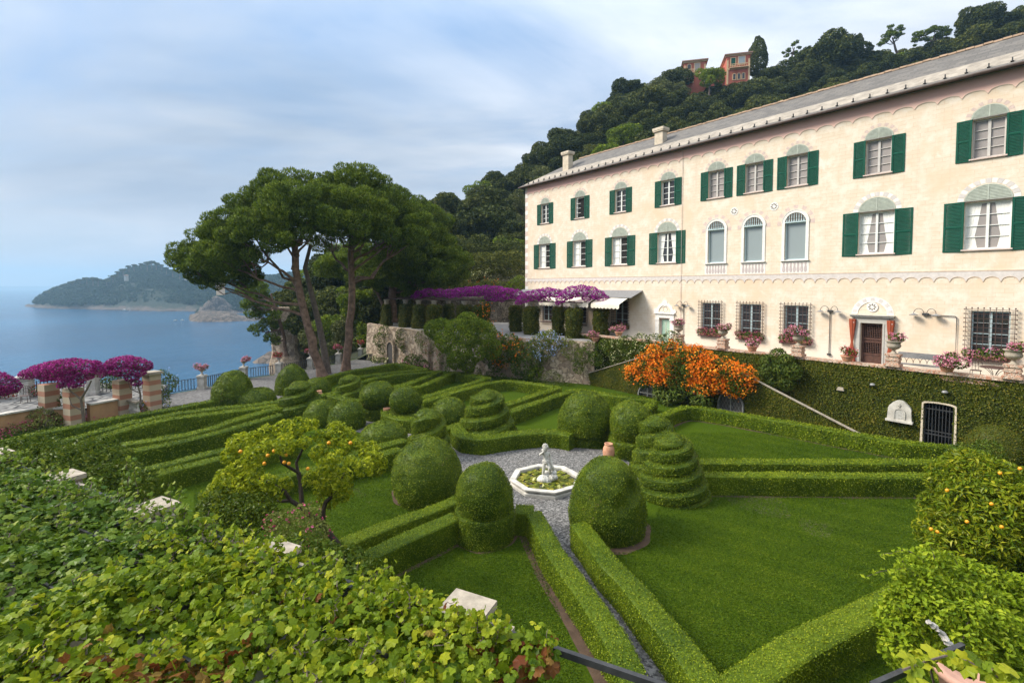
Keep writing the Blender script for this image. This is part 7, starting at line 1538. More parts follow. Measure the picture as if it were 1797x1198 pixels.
# ------------------------------------------------------------------ banded pillars, low wall and bougainvillea on the left
TL = .55
sheet("mosaic_terrace", [(-36, 33.4), (-33.5, 36.2)]+[(-28, 37.5), (-25.8, 36), (-23.9, 31.6), (-26.2, 28.8), (-30, 25.2), (-40, 24)], TL, M['mosaic'], bottom=-.2)
PL = {}
def pillar(x, yb, w_, h_, lab, rz=R(-22), cap=True):
    p = G(x, yb); e = empty("banded_pillar", p, rz, lab, "pillar", "striped brick and stone pillars"); MB().box((0, 0, h_/2), (w_, w_, h_)).build("shaft", M['stripe'], e); c = MB()
    if cap: c.box((0, 0, h_+.05), (w_+.22, w_+.22, .10)); c.box((0, 0, h_+.13), (w_+.12, w_+.12, .07)); c.build("cap", M['stone_cap'], e)
    return p
PL['b'] = pillar(131, 746, .70, 2.15, "striped pillar standing forward in the hedge bed under the largest magenta bougainvillea", cap=False)
PL['a'] = pillar(88, 744, .70, 2.35, "striped pillar at the end of the ochre wall left of the forward pillar", cap=False)
PL['c'] = pillar(216, 728, .70, 2.20, "striped pillar at the right end of the ochre wall under the second bougainvillea", cap=False)
PL['d'] = pillar(268, 720, .70, 2.35, "striped pillar with a bare stone cap at the promenade entrance")
PL['e'] = pillar(-45, 770, .75, 2.25, "striped pillar at the far left edge under a magenta bougainvillea", cap=False)
def lowwall(a, b, lb, h=1.02):
    a, b = np.array(a, float), np.array(b, float); c = (a+b)/2; L_ = np.linalg.norm((b-a)[:2]); e = empty("low_wall", (c[0], c[1], 0), math.atan2(b[1]-a[1], b[0]-a[0]), lb, "wall", "low ochre terrace walls"); MB().box((0, 0, h/2-.05), (L_, .34, h+.1)).build("wall", M['ochre'], e); MB().box((0, 0, h+.045), (L_, .48, .09)).build("coping", M['white_stone'], e)
lowwall(PL['e'], PL['a'], "low ochre wall with a white coping at the far left"); lowwall(PL['b']+(.3, .6, 0), PL['c'], "low ochre wall with a white coping between two striped pillars"); lowwall(PL['a']+(0, .1, 0), PL['b']+(-.1, .3, 0), "short ochre wall joining the two left pillars", .9)
# little stone bench with balusters by the second bougainvillea
q = G(234, 729); sb = empty("stone_bench", q, R(-28), "short pale stone balustrade between two striped pillars", "balustrade"); MB().box((0, 0, .93), (1.5, .34, .10)).build("top", M['stone_cap'], sb); MB().box((0, 0, .07), (1.5, .3, .14)).build("base", M['stone_cap'], sb)
for k_ in range(7): MB().lathe([(.05, .14), (.05, .20), (.095, .36), (.05, .56), (.05, .62), (.07, .72), (.05, .80), (.06, .88)], (-.62+k_*.207, 0, 0), 10).build("baluster", M['white_stone'], sb)
# posts and railing on the sea side of the mosaic terrace
def tp(x, y): return G(x, y, TL)
LP_ = [(-25, 703), (48, 697), (164, 691)]
lq = [tp(x, y) for x, y in LP_]
for p, lb in zip(lq, ("white stone post at the far left of the sea terrace", "white stone post with a pointed cap behind the left bougainvillea", "white stone post between the two bougainvilleas")):
    o = copy_tree(pp_, label=lb, loc=p); o.scale = (1.15, 1.15, 1.35); o.rotation_euler = (0, 0, R(10)); o["group"] = "white posts of the sea railing"
    pc_ = MB(); V = [(-.4, -.4, 0), (.4, -.4, 0), (.4, .4, 0), (-.4, .4, 0), (0, 0, .26)]; pc_.add(V, [(0, 3, 2, 1)], [(0, 1, 4), (1, 2, 4), (2, 3, 4), (3, 0, 4)]); c_ = pc_.build("cap", M['white_stone'], o); c_.location = (0, 0, 1.04)
railing(lq[0]+(.4, 0, 0), lq[1]-(.4, 0, 0), "dark iron railing behind the bougainvillea at the far left", 1.1); railing(lq[1]+(.4, 0, 0), lq[2]-(.4, 0, 0), "dark iron railing of the sea terrace behind the striped pillars", 1.1); railing(lq[2]+(.4, 0, 0), pe+(0, 0, TL), "dark iron railing of the sea terrace by the dark bush", 1.0)
# overhead wires
for (a, b, z, lb) in (('e', 'a', 2.7, "lower"), ('a', 'c', 2.62, "upper")):
    pa, pb = PL[a]+(0, .2, z), PL[b]+(0, .2, z); w_ = MB(); w_.tube([pa, (pa+pb)/2-(0, 0, .06), pb], .016, 4); w_.tube([pa+(-.3, .9, .05), (pa+pb)/2+(-.3, .9, 0), pb+(-.3, .9, .05)], .014, 4); tag(w_.build("support_wire", M['iron'], loc=pa), "thin dark support wires between the pillars, "+("far left" if a == 'e' else "above the ochre wall"), "wire")
def ch_table(x, y, lb):
    p = tp(x, y); c = empty("garden_chair", p, R(30), lb, "chair", "curly iron garden chairs")
    MB().lathe([(0, .45), (.23, .45), (.24, .43), (0, .425)], (0, 0, 0), 18).build("seat", M['bronze'], c); bk = MB(); t = np.linspace(-.35, math.pi+.35, 20); bk.tube(np.c_[.27*np.cos(t), np.full(20, .22), .74+.28*np.sin(t)], .018, 5); bk.tube(np.c_[.13*np.cos(np.linspace(0, 6.28, 16)), np.full(16, .22), .76+.13*np.sin(np.linspace(0, 6.28, 16))], .014, 5)
    for a in (-.12, 0, .12): bk.tube([(a, .21, .45), (a*.8, .22, .98)], .012, 4)
    bk.build("backrest", M['bronze'], c)
    for x_, y_ in ((-.16, -.16), (.16, -.16), (-.2, .22), (.2, .22)): MB().tube([(x_*.9, y_*.8, .44), (x_, y_, 0)], .016, 5).build("leg", M['bronze'], c)
ch_table(44, 706, "curly iron chair on the mosaic terrace at the far left")
def bz(x, y, Y): return GY(x, y, Y)
Yb = PL['b'][1]; Ya = PL['a'][1]; Ycc = PL['c'][1]
boug("largest magenta bougainvillea, spreading over the forward striped pillar", [(bz(x, y, Yb+dy), r) for x, y, dy, r in ((52, 656, 1.2, .42), (68, 651, 1.0, .5), (85, 648, .8, .58), (102, 645, .4, .62), (120, 643, 0, .66), (138, 644, 0, .64), (155, 645, -.1, .58), (166, 648, 0, .42), (110, 656, .3, .5), (128, 660, -.1, .55), (145, 657, -.1, .5), (96, 658, .6, .45), (118, 668, -.3, .38), (134, 672, -.4, .35), (78, 657, 1, .4), (158, 640, .2, .32), (45, 654, 1.4, .25), (170, 636, .2, .16))], 'purple_red', .10, 210, grow=1.22)
boug("smaller magenta bougainvillea over the right end of the ochre wall", [(bz(x, y, Ycc+dy), r) for x, y, dy, r in ((195, 645, 0, .48), (208, 638, 0, .58), (222, 636, 0, .60), (237, 638, 0, .55), (250, 641, 0, .45), (212, 650, -.2, .5), (228, 650, -.2, .52), (242, 652, -.1, .4), (232, 662, -.3, .36), (240, 672, -.3, .25), (190, 652, .2, .26), (258, 644, .2, .28))], 'purple_red', .10, 210, grow=1.2)
boug("magenta bougainvillea cut by the left edge of the picture", [(bz(x, y, 27.2), r) for x, y, r in ((-30, 668, .6), (-12, 664, .6), (4, 668, .5), (16, 673, .42), (26, 678, .3), (0, 680, .45), (20, 684, .3), (-20, 682, .5), (10, 690, .22))], 'purple_red', .10, 210, grow=1.1)
for nm, pts, r_ in (("left", [(147, 744, 0), (145, 720, 0), (142, 700, 0), (152, 684, 0), (160, 668, 0)], .08), ("right", [(247, 712, 0), (246, 690, 0), (240, 672, 0), (236, 660, 0)], .06)):
    Yq = Yb-.55 if nm == "left" else Ycc-.4; b0 = G(pts[0][0], pts[0][1]) if nm == "left" else bz(247, 717, Yq); s_ = MB(); P = np.array([bz(x, y, Yq) for x, y, _ in pts]); s_.tube(P, np.linspace(r_, r_*.5, len(P)), 7); s_.tube([P[2], P[2]+(-.5, -.1, .5), P[2]+(-.9, 0, 1.1)], [r_*.6, r_*.45, r_*.3], 6); s_.tube([P[1], P[1]+(-.5, -.1, .3), P[1]+(-.75, 0, .8)], [r_*.5, r_*.35, r_*.2], 6)
    par = [o for o in bpy.data.objects if o.name.startswith("bougainvillea") and o.get("label", "").startswith("largest" if nm == "left" else "smaller")][0]; so_ = s_.build("stem", M['bark_grey'], None, loc=par.location); so_.location = (0, 0, 0); so_.parent = par
def gbush(name, lab, cat, spots, mat, size, dens, flowers=None, z=None, **kw):
    cs = [bz(x, y, Y) for x, y, Y, r in spots]; b0 = np.array(cs[0])*(1, 1, 0); return bush(name, lab, cat, cs, [r for *_, r in spots], mat, size, dens, b0, flowers, **kw)
gbush("climbing_rose", "climbing plant with pale blue flowers covering the pillar at the promenade", "climbing plant", [(284, 662, 32, .55), (292, 675, 32, .6), (282, 690, 31.6, .55), (300, 668, 32.4, .45), (270, 705, 31, .5), (258, 714, 30.6, .4), (288, 705, 31.4, .4), (240, 712, 30.2, .35)], 'bush', .12, 100, 'blue_petal', fdens=3, fsize=.10, fn=3)
gbush("geranium_bed", "bed of pink flowers below the ochre wall beside the forward pillar", "flowers", [(165, 738, 28.4, .42), (178, 733, 28.8, .45), (192, 729, 29.2, .45), (205, 724, 29.6, .45), (218, 722, 29.8, .4), (228, 718, 30, .35), (240, 716, 30.2, .3)], 'bush', .10, 110, 'rose', fdens=26, fsize=.085, fn=6, lift=.4)
gbush("geranium_bed", "bed of dark pink flowers at the foot of the far left wall", "flowers", [(-15, 762, 25.6, .5), (5, 755, 26, .5), (20, 752, 26.2, .42), (35, 748, 26.6, .4), (48, 752, 26.4, .35), (105, 738, 27.6, .3), (10, 770, 25.2, .4), (112, 735, 27.9, .28)], 'bush', .10, 110, 'rose', fdens=14, fsize=.085, fn=6, lift=.4)
gbush("grey_shrub", "dark grey green shrub below the pillar at the end of the ochre wall", "shrub", [(60, 738, 26.9, .5), (70, 728, 27.1, .5), (85, 735, 27, .5), (98, 742, 27, .45), (75, 748, 26.6, .5), (55, 752, 26.2, .4), (90, 752, 26.6, .4), (38, 758, 25.8, .4)], 'bush_grey', .12, 100)
gbush("dark_shrub", "dark drooping shrub between the two left striped pillars", "shrub", [(105, 705, 28.0, .42), (100, 715, 27.9, .42), (110, 695, 28.1, .35), (96, 722, 27.8, .3)], 'bush', .11, 110)
gbush("geranium_bed", "row of red flowers along the far left sea railing", "flowers", [(-10, 690, 31.5, .4), (6, 688, 31.6, .36), (20, 686, 31.6, .36), (62, 684, 32, .34), (72, 686, 32, .3)], 'bush', .12, 80, 'redflower', fdens=14, fsize=.09, fn=5)
gbush("dark_shrub", "dark round shrub on the sea terrace between the bougainvilleas", "shrub", [(184, 668, 35, .6), (195, 665, 35, .7), (204, 672, 35, .55)], 'bush', .14, 80)

# ------------------------------------------------------------------ near pergola with vines
CAPS = [(108, 833), (270, 885), (475, 965), (815, 1065)]
ZC = 4.30; PV = [G(x, y, ZC) for x, y in CAPS]; dv = unit(PV[3]-PV[0]); nv_ = np.array((-dv[1], dv[0], 0)); VR = math.atan2(dv[1], dv[0])
PV = [PV[0]-dv*3.03]+PV+[PV[3]+dv*3.03]
def vpillar(p, lb):
    e = empty("pergola_pillar", p*(1, 1, 0), VR, lb, "pillar", "stone pillars of the vine pergola"); MB().box((0, 0, 2.0), (.42, .42, 4.0)).build("shaft", M['stone_cap'], e); MB().box((0, 0, ZC-.055), (.56, .56, .09)).build("cap", M['stone_cap'], e); MB().box((0, 0, ZC-.19), (.46, .46, .18)).build("neck", M['stone_cap'], e)
    for s_ in (1,): MB().box((.36, -.02, ZC-.22), (.42, .34, .14)).build("bracket", M['stone_cap'], e)
for p, lb in zip(PV[:5], ("vine pergola pillar beyond the left edge", "pale capped pergola pillar farthest left among the vines", "pergola pillar cap almost buried in vine leaves", "pergola pillar with a cracked pale cap below the lemon tree", "pergola pillar with a pale cap nearest the viewer")): vpillar(p, lb)
bm = MB(); o0 = PV[0]; a, b = PV[0]-dv*3+(0, 0, -.12), PV[5]+dv*2+(0, 0, -.12); bm.tube([a, b], .035, 8)
pb_ = empty("vine_pergola_frame", PV[2]*(1, 1, 0)+(0, 0, ZC), 0, "dark iron rails carrying the grapevines of the near pergola", "pergola"); ol = np.array(pb_.location)
def bar(a, b, w_, h_): m_ = MB(); a, b = np.asarray(a)-ol, np.asarray(b)-ol; L_ = np.linalg.norm(b-a); m_.box((0, 0, 0), (L_, w_, h_)); o = m_.build("rail", M['iron'], pb_); o.location = tuple((a+b)/2); o.rotation_euler = (0, 0, math.atan2(b[1]-a[1], b[0]-a[0])); return o
for i in range(5): bar(PV[i]+(0, 0, -.14), PV[i+1]+(0, 0, -.14), .05, .07)
bar(PV[5]+(0, 0, -.14), PV[5]+dv*2+(0, 0, -.14), .05, .07)
for k_ in range(1, 6): bar(PV[0]-nv_*.9*k_+(0, 0, -.06), PV[5]-nv_*.9*k_+(0, 0, -.06), .03, .03)
for i in range(4):
    for f in (0, .5): p = PV[i]+dv*3.03*f; bar(p+(0, 0, -.10), p-nv_*5+(0, 0, -.10), .04, .05)
# canopy of leaves
def canopy(k, ulo, uhi, vlo, vhi, keepf, zsd=.16):
    u = rng.uniform(ulo, uhi, k); v = rng.uniform(vlo, vhi, k); P = PV[0]+dv*u[:, None]-nv_*v[:, None]; edge_n = .28*wob(np.c_[u, u], 1.1, 5)
    P[:, 2] = ZC-.02+np.clip(v*.5, .25, 1)*.20*wob(P[:, :2], 1.3, 12)+.12*wob(P[:, :2], 3.5, 13)+rng.normal(0, zsd*.5, k)-np.clip(.35-v, 0, 1)*.35
    g = np.stack([wob(P[:, :2]+d_, 1.3, 12)-wob(P[:, :2]-d_, 1.3, 12) for d_ in ((.05, 0), (0, .05))], -1)*2.0
    return P[keepf(u, v)], np.c_[-g, np.ones(k)][keepf(u, v)]
split = lambda u, v: u+.9*np.sin(v*1.3)+.5*wob(np.c_[u, v], 1.6, 44)+v*.75 > 9.6        # the right part is lighter, younger growth
dens0 = lambda u, v: (v > .02+.16*wob(np.c_[u, u], 1.6, 50, 2)+np.clip(wob(np.c_[u, v], 2.2, 51, 2), 0, 1)*.1)
def near_cap(P):                                       # the caps stay partly bare
    k_ = np.ones(len(P), bool)
    for i, p in enumerate(PV[1:5]): d = P-p; x, y = d@dv, d@nv_; k_ &= ~((abs(x) < .27) & (y > (-.20 if i != 1 else .12)) & (y < .5) & (P[:, 2] > ZC-.1))
    return k_
gv = empty("grapevine", PV[1]*(1, 1, 0), 0, "dark green broad leaved grapevine roofing the left of the near pergola", "grapevine", "grapevines on the near pergola")
P, N = canopy(44000, -4.5, 14, -.3, 7.2, lambda u, v: dens0(u, v) & ~split(u, v)); q = near_cap(P); P, N = P[q], N[q]; ok = P[:, 1] > 1.6; P, N = P[ok], N[ok]
mb = MB(); vine_leaves(mb, P-np.array(gv.location), N, .118, .45, tint=rng.normal(.42, .24, len(P))+.15*wob(P[:, :2], 1.2, 70), tipdir=np.array((-.2, .6, -.35))); mb.build("leaves", M['vine_dark'], gv)
gy = empty("grapevine", PV[3]*(1, 1, 0), 0, "yellow green autumn tinged grapevine on the right of the near pergola", "grapevine", "grapevines on the near pergola")
P, N = canopy(38000, 3, 14.2, -.35, 6.5, lambda u, v: dens0(u, v) & split(u, v) & (u < 13.15-.30*wob(np.c_[v, v], 2, 9)), .2); q = near_cap(P); P, N = P[q], N[q]; ok = P[:, 1] > 1.6; P, N = P[ok], N[ok]
red = wob(P[:, :2], 2.1, 81, 2)+rng.normal(0, .25, len(P)) > .72
mb = MB(); vine_leaves(mb, (P-np.array(gy.location))[~red], N[~red], .106, .62, tint=rng.normal(.45, .25, (~red).sum())+.15*wob(P[~red][:, :2], 1.2, 71), tipdir=np.array((-.1, .5, -.5))); vine_leaves(mb, (P-np.array(gy.location))[red]-(0, 0, .06), N[red], .12, .7, mat=1); gyl = mb.build("leaves", [M['vine'], M['vine_red']], gy)
# shoots standing above and hanging off the edge
def shoots(par, spots, mat, mat2):
    l0 = np.array(par.location); mb = MB(); st = mb
    for p, d, ln in spots:
        t = np.linspace(0, 1, 9)[:, None]; P = p+np.asarray(d)*ln*t+np.array((0, 0, -.25*ln))*t**2; P[1:] += rng.normal(size=(8, 3))*.02; st.tube(P-l0, np.linspace(.008, .003, 9), 4, mat=1)
        k_ = int(ln*26)+5; i = rng.uniform(1.0, 8, k_); Q = np.stack([np.interp(i, range(9), P[:, j]) for j in range(3)], -1)+rng.normal(size=(k_, 3))*.05; vine_leaves(mb, Q-l0, rng.normal(size=(k_, 3))*.5+(-.2, -.5, .8), .09*(1-.35*i.mean()/8), .6, tint=rng.normal(.6, .2, k_), tipdir=np.array((0, 0, -.8)))
    mb.build("leaves", [mat, M['bark_grey']], par)
sp = []
for _ in range(90):
    u = rng.uniform(-2, 8.6); v = .15+abs(rng.normal(0, .6)); sp.append((PV[0]+dv*u-nv_*v+(0, 0, .1), unit(np.array((rng.normal()*.4, .5+rng.normal()*.3, rng.uniform(.1, .7)))), rng.uniform(.2, .4)))
for x, y, ln in ((225, 815, .7), (240, 830, .6), (320, 865, .6), (300, 850, .5)): sp.append((G(x, y+40, ZC), np.array((-.1, .1, 1)), ln))
shoots(gv, sp, M['vine_dark'], 0)
sp = []
for _ in range(150):
    u = rng.uniform(7.5, 12.9); v = .12+abs(rng.normal(0, .3)) if rng.random() < .5 else rng.uniform(.3, 3); sp.append((PV[0]+dv*u-nv_*v+(0, 0, .1), unit(np.array((rng.normal()*.4, .4+rng.normal()*.3, rng.uniform(.1, .8)))), rng.uniform(.15, .32)))
for x, y, ln in ((690, 1060, .34), (640, 1045, .25), (825, 1095, .38), (870, 1105, .35), (745, 1065, .3), (960, 1120, .28)): sp.append((G(x, y+25, ZC), np.array((0, .1, 1)), ln))
shoots(gy, sp, M['vine'], 0)
# leaves hanging below the canopy edge, so the rim is closed
for par, mt, (u0, u1) in ((gv, 'vine_dark', (-4, 9)), (gy, 'vine', (7.5, 13.0))):
    k_ = int(190*(u1-u0)); u = rng.uniform(u0, u1, k_); v = rng.uniform(-.15, 1.4, k_); P = PV[0]+dv*u[:, None]-nv_*v[:, None]; P[:, 2] = ZC-.15-rng.exponential(.30, k_); q = near_cap(P); mb = MB(); vine_leaves(mb, (P-np.array(par.location))[q], (rng.normal(size=(k_, 3))*.4+(0, .3, .8))[q], .12, .6, tint=rng.normal(.3, .22, q.sum()), tipdir=np.array((0, 0, -.9))); mb.build("hanging_leaves", M[mt], par)
# dark shrubs under and beyond the pergola edge
gbush("camellia", "dark glossy shrub beyond the pergola at the end of the left hedges", "shrub", [(150, 800, 12.5, .5), (175, 795, 13, .5), (200, 815, 12.5, .5), (120, 815, 12, .5), (160, 830, 12, .55), (215, 840, 11.8, .5), (90, 800, 12.5, .5), (60, 795, 12.8, .5), (130, 845, 11.6, .5), (180, 850, 11.6, .5), (245, 850, 11.5, .4), (30, 800, 12.4, .5)], 'bush', .11, 210, lift=.5, aspect=.42)
gbush("rose_bush", "straggling rose bush with pale coppery leaves under the lemon tree", "shrub", [(505, 915, 9.2, .26), (525, 905, 9.2, .24), (545, 900, 9.2, .2), (530, 925, 9.0, .3), (550, 935, 9.0, .28), (510, 940, 9.0, .28), (535, 950, 9.0, .3), (560, 930, 9.0, .2), (490, 930, 9.0, .24), (480, 915, 9.2, .18)], 'bush_grey', .065, 330, 'rose', fdens=1.2, fsize=.06, fn=3, aspect=.5)
gbush("undergrowth_shrub", "dark citrus foliage low under the lemon tree's left side", "shrub", [(390, 885, 11.5, .42), (420, 895, 11.3, .42), (450, 893, 11.4, .4), (372, 897, 11, .38), (410, 908, 11, .4), (440, 912, 10.8, .36), (470, 905, 11, .3)], 'citrus_dark', .085, 300)
gbush("dark_shrub", "dark shrub under the near pergola at the foot of the lemon trunk", "shrub", [(600, 1010, 8, .5), (560, 1000, 8.2, .5), (520, 990, 8.4, .5), (640, 1030, 7.8, .45), (690, 1070, 7.4, .4)], 'bush', .09, 260)
# ------------------------------------------------------------------ lemon tree
def citrus(name, label, base, trunk, limbs, C, Rd, mat, leaf, dens, fruits, fmat, cat="tree", asp=.48, wood='bark_dark', r0=.13):
    e = empty(name, base, 0, label, cat); l0 = np.array(e.location); t_ = MB(); T = np.asarray(trunk)-l0; t_.tube(T, np.linspace(r0, r0*.5, len(T)), 9); t_.build("trunk", M[wood], e); l_ = MB()
    for pts, r in limbs: l_.tube(np.asarray(pts)-l0, np.linspace(r, r*.4, len(pts)), 7)
    l_.build("limb", M[wood], e); P, N = puffs_points(C, Rd, dens, .62, .45); mb = MB(); rhombs(mb, P-l0, N*.6+(0, 0, .5), leaf, asp, .8, .12, tint=rng.normal(.48, .25, len(P))); mb.build("crown", M[mat], e)
    for p, r in fruits: s_ = MB(); s_.lathe([(0, -r), (r*.6, -r*.8), (r, -r*.1), (r*.85, r*.55), (r*.4, r*.95), (0, r*1.02)], (0, 0, 0), 10); o = s_.build("fruit", fmat, e, smooth=True); o.location = tuple(np.asarray(p)-l0)
    return e
YL = 12.6
def L_(x, y, dy=0): return GY(x, y, YL+dy)
trunk = [G(616, 1003, 0)*0+GY(622, 1030, YL), L_(608, 985), L_(592, 955), L_(577, 935), L_(566, 922)]
trunk[0][2] = -.05
lim = [([L_(566, 922), L_(567, 895), L_(572, 880), L_(583, 870, .1), L_(590, 850, .2), L_(610, 825, .3)], .075), ([L_(566, 922), L_(545, 905), L_(530, 890), L_(510, 878), L_(500, 862), L_(480, 850, -.2), L_(455, 838, -.3)], .08), ([L_(530, 890), L_(528, 860, .2), L_(525, 830, .3), L_(512, 822, .2), L_(495, 812), L_(490, 795)], .065), ([L_(525, 840, .3), L_(520, 812, .4), L_(530, 790, .4), L_(545, 765, .3)], .05), ([L_(510, 878), L_(480, 880), L_(450, 878, -.4), L_(420, 870, -.5)], .045)]
spots = [(400, 800, 0), (420, 780, .2), (445, 768, 0), (470, 760, .2), (500, 755, .2), (525, 748, .1), (548, 745, 0), (415, 825, -.3), (400, 845, -.4), (430, 850, -.5), (445, 800, -.3), (470, 785, -.4), (500, 780, -.5), (535, 775, -.4), (560, 765, .2), (585, 770, .3), (605, 785, .2), (625, 780, .3), (640, 795, .2), (655, 805, .1), (590, 800, -.4), (615, 810, -.4), (640, 820, -.2), (575, 820, -.3), (600, 840, -.2), (560, 795, .5), (545, 840, -.2), (560, 860, 0), (470, 845, -.6), (450, 865, -.5), (480, 870, -.4), (420, 868, -.3), (580, 850, .2), (385, 860, -.2), (378, 880, 0), (408, 885, .1), (430, 890, -.2), (392, 900, -.2), (455, 885, -.5), (470, 895, -.4), (360, 870, .2), (440, 830, .4), (660, 815, .2), (600, 860, .1), (575, 875, .2), (500, 850, .3), (650, 790, .4), (590, 758, .5), (610, 765, .5)]
C = np.array([L_(x, y, dy*1.6) for x, y, dy in spots]); Rd = rng.uniform(.15, .38, len(C))
fr = [(L_(x, y, -.9), .046) for x, y in ((499, 811), (507, 813), (464, 813), (481, 791), (422, 792), (502, 798), (540, 822), (577, 777), (470, 799), (615, 777))]
citrus("lemon_tree", "bright yellow green citrus tree with a crooked dark trunk and a few orange fruits", trunk[0]*(1, 1, 0), trunk, lim, C, Rd, 'lemon', .115, 270, fr, M['lemon_fruit'])
# orange tree at the right edge
YO = 11.6; cO = GY(1745, 905, YO); C, Rd = heap(cO-(0, 0, .1), (1.45, 1.4, 1.45), 46, .52, .95); b0 = cO*(1, 1, 0); fr = []
for x, y in ((1634, 928), (1645, 933), (1697, 915), (1758, 924), (1740, 884), (1755, 830), (1662, 860), (1790, 822)): fr.append((GY(x, y, YO-1.42), .038))
citrus("orange_tree", "dense orange tree with a rounded crown and orange fruits at the right edge", b0, [b0, b0+(.05, 0, .6), b0+(0, .05, 1.3)], [([b0+(0, 0, 1.0), cO+(.6*math.cos(a), .6*math.sin(a), -.2), cO+(1.1*math.cos(a), 1.1*math.sin(a), .4)], .06) for a in (.3, 1.8, 3.4, 5)], C, Rd, 'orange_leaf', .14, 270, fr, M['lemon_fruit'], asp=.36)
gbush("dark_shrub", "dark low foliage under the orange tree at the right edge", "shrub", [(1780, 1010, 11.4, .6), (1740, 1000, 11.6, .6), (1700, 985, 11.8, .5), (1800, 980, 11.6, .6), (1690, 800, 17.5, .5), (1715, 806, 17.2, .55), (1735, 795, 17.4, .5)], 'bush', .11, 200)
# light green shrub on the right pergola
YS = 7.4
def S_(x, y, dy=0): return GY(x, y, YS+dy)
spots = [(1600, 1000, .3), (1630, 985, .4), (1660, 1000, .4), (1700, 1010, .5), (1740, 1020, .4), (1780, 1030, .4), (1590, 1030, 0), (1620, 1030, 0), (1655, 1035, 0), (1690, 1045, 0), (1725, 1055, 0), (1765, 1065, 0), (1800, 1075, 0), (1610, 1065, -.2), (1645, 1070, -.3), (1700, 1085, -.4), (1745, 1095, -.4), (1785, 1110, -.4), (1575, 1060, 0), (1590, 1100, -.2), (1700, 1125, -.6), (1750, 1140, -.6), (1790, 1150, -.6), (1610, 1130, -.2), (1720, 1170, -.6), (1780, 1185, -.7), (1560, 1085, 0), (1580, 1140, -.3), (1640, 1110, .3), (1670, 1170, .2), (1820, 1040, .2), (1830, 1120, 0)]
C = np.array([S_(*s) for s in spots]); Rd = rng.uniform(.20, .31, len(C)); sh = empty("climbing_shrub", S_(1690, 1100)*(1, 1, 0), 0, "light green small leaved shrub with arching shoots in the lower right corner", "shrub"); l0 = np.array(sh.location)
P, N = puffs_points(C, Rd, 520, .6, .5); mb = MB(); rhombs(mb, P-l0, N*.6+(0, 0, .6), .085, .55, .7, .12, tint=rng.normal(.45, .25, len(P)))
stm = MB()
for x0, y0, x1, y1, n_ in ((1600, 1010, 1522, 1012, 16), (1590, 990, 1545, 975, 10), (1620, 985, 1570, 970, 14), (1610, 1010, 1568, 1004, 12), (1580, 1050, 1545, 1040, 10), (1575, 1090, 1540, 1085, 10), (1590, 1130, 1548, 1128, 8), (1640, 980, 1625, 958, 10), (1680, 990, 1660, 975, 8)):
    a, b = S_(x0, y0), S_(x1, y1); t = np.linspace(0, 1, 8)[:, None]; Q = a*(1-t)+b*t+np.array((0, 0, .10))*np.sin(t*3); stm.tube(Q-l0, np.linspace(.007, .003, 8), 4); i = rng.uniform(0, 7, n_*3); QQ = np.stack([np.interp(i, range(8), Q[:, j]) for j in range(3)], -1)+rng.normal(size=(n_*3, 3))*.028; rhombs(mb, QQ-l0, rng.normal(size=(n_*3, 3))*.4+(0, -.2, .8), .08, .5, .6, .12, tint=rng.normal(.55, .2, n_*3))
mb.build("foliage", M['shrub'], sh)
for c in C[::3]: stm.tube(limb(np.r_[l0[:2], .2]-l0, c-l0, -.1, 6, .05), np.linspace(.02, .006, 6), 5)
stm.build("stem", M['bark_grey'], sh)
# frame, pale curved timber and vine leaves of the right pergola
ra, rb = GY(1530, 1203, 4.75), GY(1690, 1124, 5.3); rpf = empty("vine_pergola_frame", ra, math.atan2(rb[1]-ra[1], rb[0]-ra[0]), "dark iron rail of the pergola in the lower right corner", "pergola"); Lr = np.linalg.norm((rb-ra)[:2]); MB().box((Lr/2, 0, 0), (Lr, .05, .06)).build("rail", M['iron'], rpf)
tb_ = MB(); P = np.array([GY(x, y, 6.0) for x, y in ((1628, 1090), (1645, 1102), (1655, 1115), (1664, 1132))]); t_ = np.linspace(0, 3, 16); P = np.stack([np.interp(t_, range(4), P[:, j]) for j in range(3)], -1)+rng.normal(size=(16, 3))*.012; tb_.tube(P, rng.uniform(.02, .042, 16), 9); tag(tb_.build("log", plain("weathered_wood", (.50, .46, .41), .95, .35, 14, .6), loc=P[0]), "pale weathered curved branch lying in the shrub", "branch")
tp_ = MB(); c_ = GY(1700, 1180, 6.5); tp_.lathe([(0, 0), (.26, 0), (.34, .42), (.40, .44), (.40, .52), (.30, .52), (.05, .45)], (0, 0, 0), 22); o = tp_.build("flower_pot", plain("dusty_terracotta", (.42, .24, .18), .9, .2, 4, .3), smooth=True); o.location = (c_[0], c_[1], c_[2]-.5); tag(o, "dusty pink terracotta pot glimpsed through the vine leaves", "flower pot")
tbp = MB(); tbp.box((c_[0], c_[1], (c_[2]-.5)/2), (.8, .8, c_[2]-.5)); tag(tbp.build("brick_pier", M['brick'], loc=(c_[0], c_[1], 0)), "brick pier under the dusty terracotta pot", "pier")
gr = empty("grapevine", GY(1660, 1165, 4.9), 0, "few large yellow green vine leaves on the rail in the lower right corner", "grapevine", "grapevines on the near pergola"); l0 = np.array(gr.location); mb = MB(); st_ = MB(); Q = np.array([GY(x, y, Y) for x, y, Y in ((1585, 1175, 4.7), (1625, 1160, 4.8), (1660, 1150, 4.9), (1700, 1160, 4.85), (1740, 1180, 4.75), (1770, 1200, 4.7))]); st_.tube(Q-l0, .012, 5); st_.build("stem", M['bark_grey'], gr)
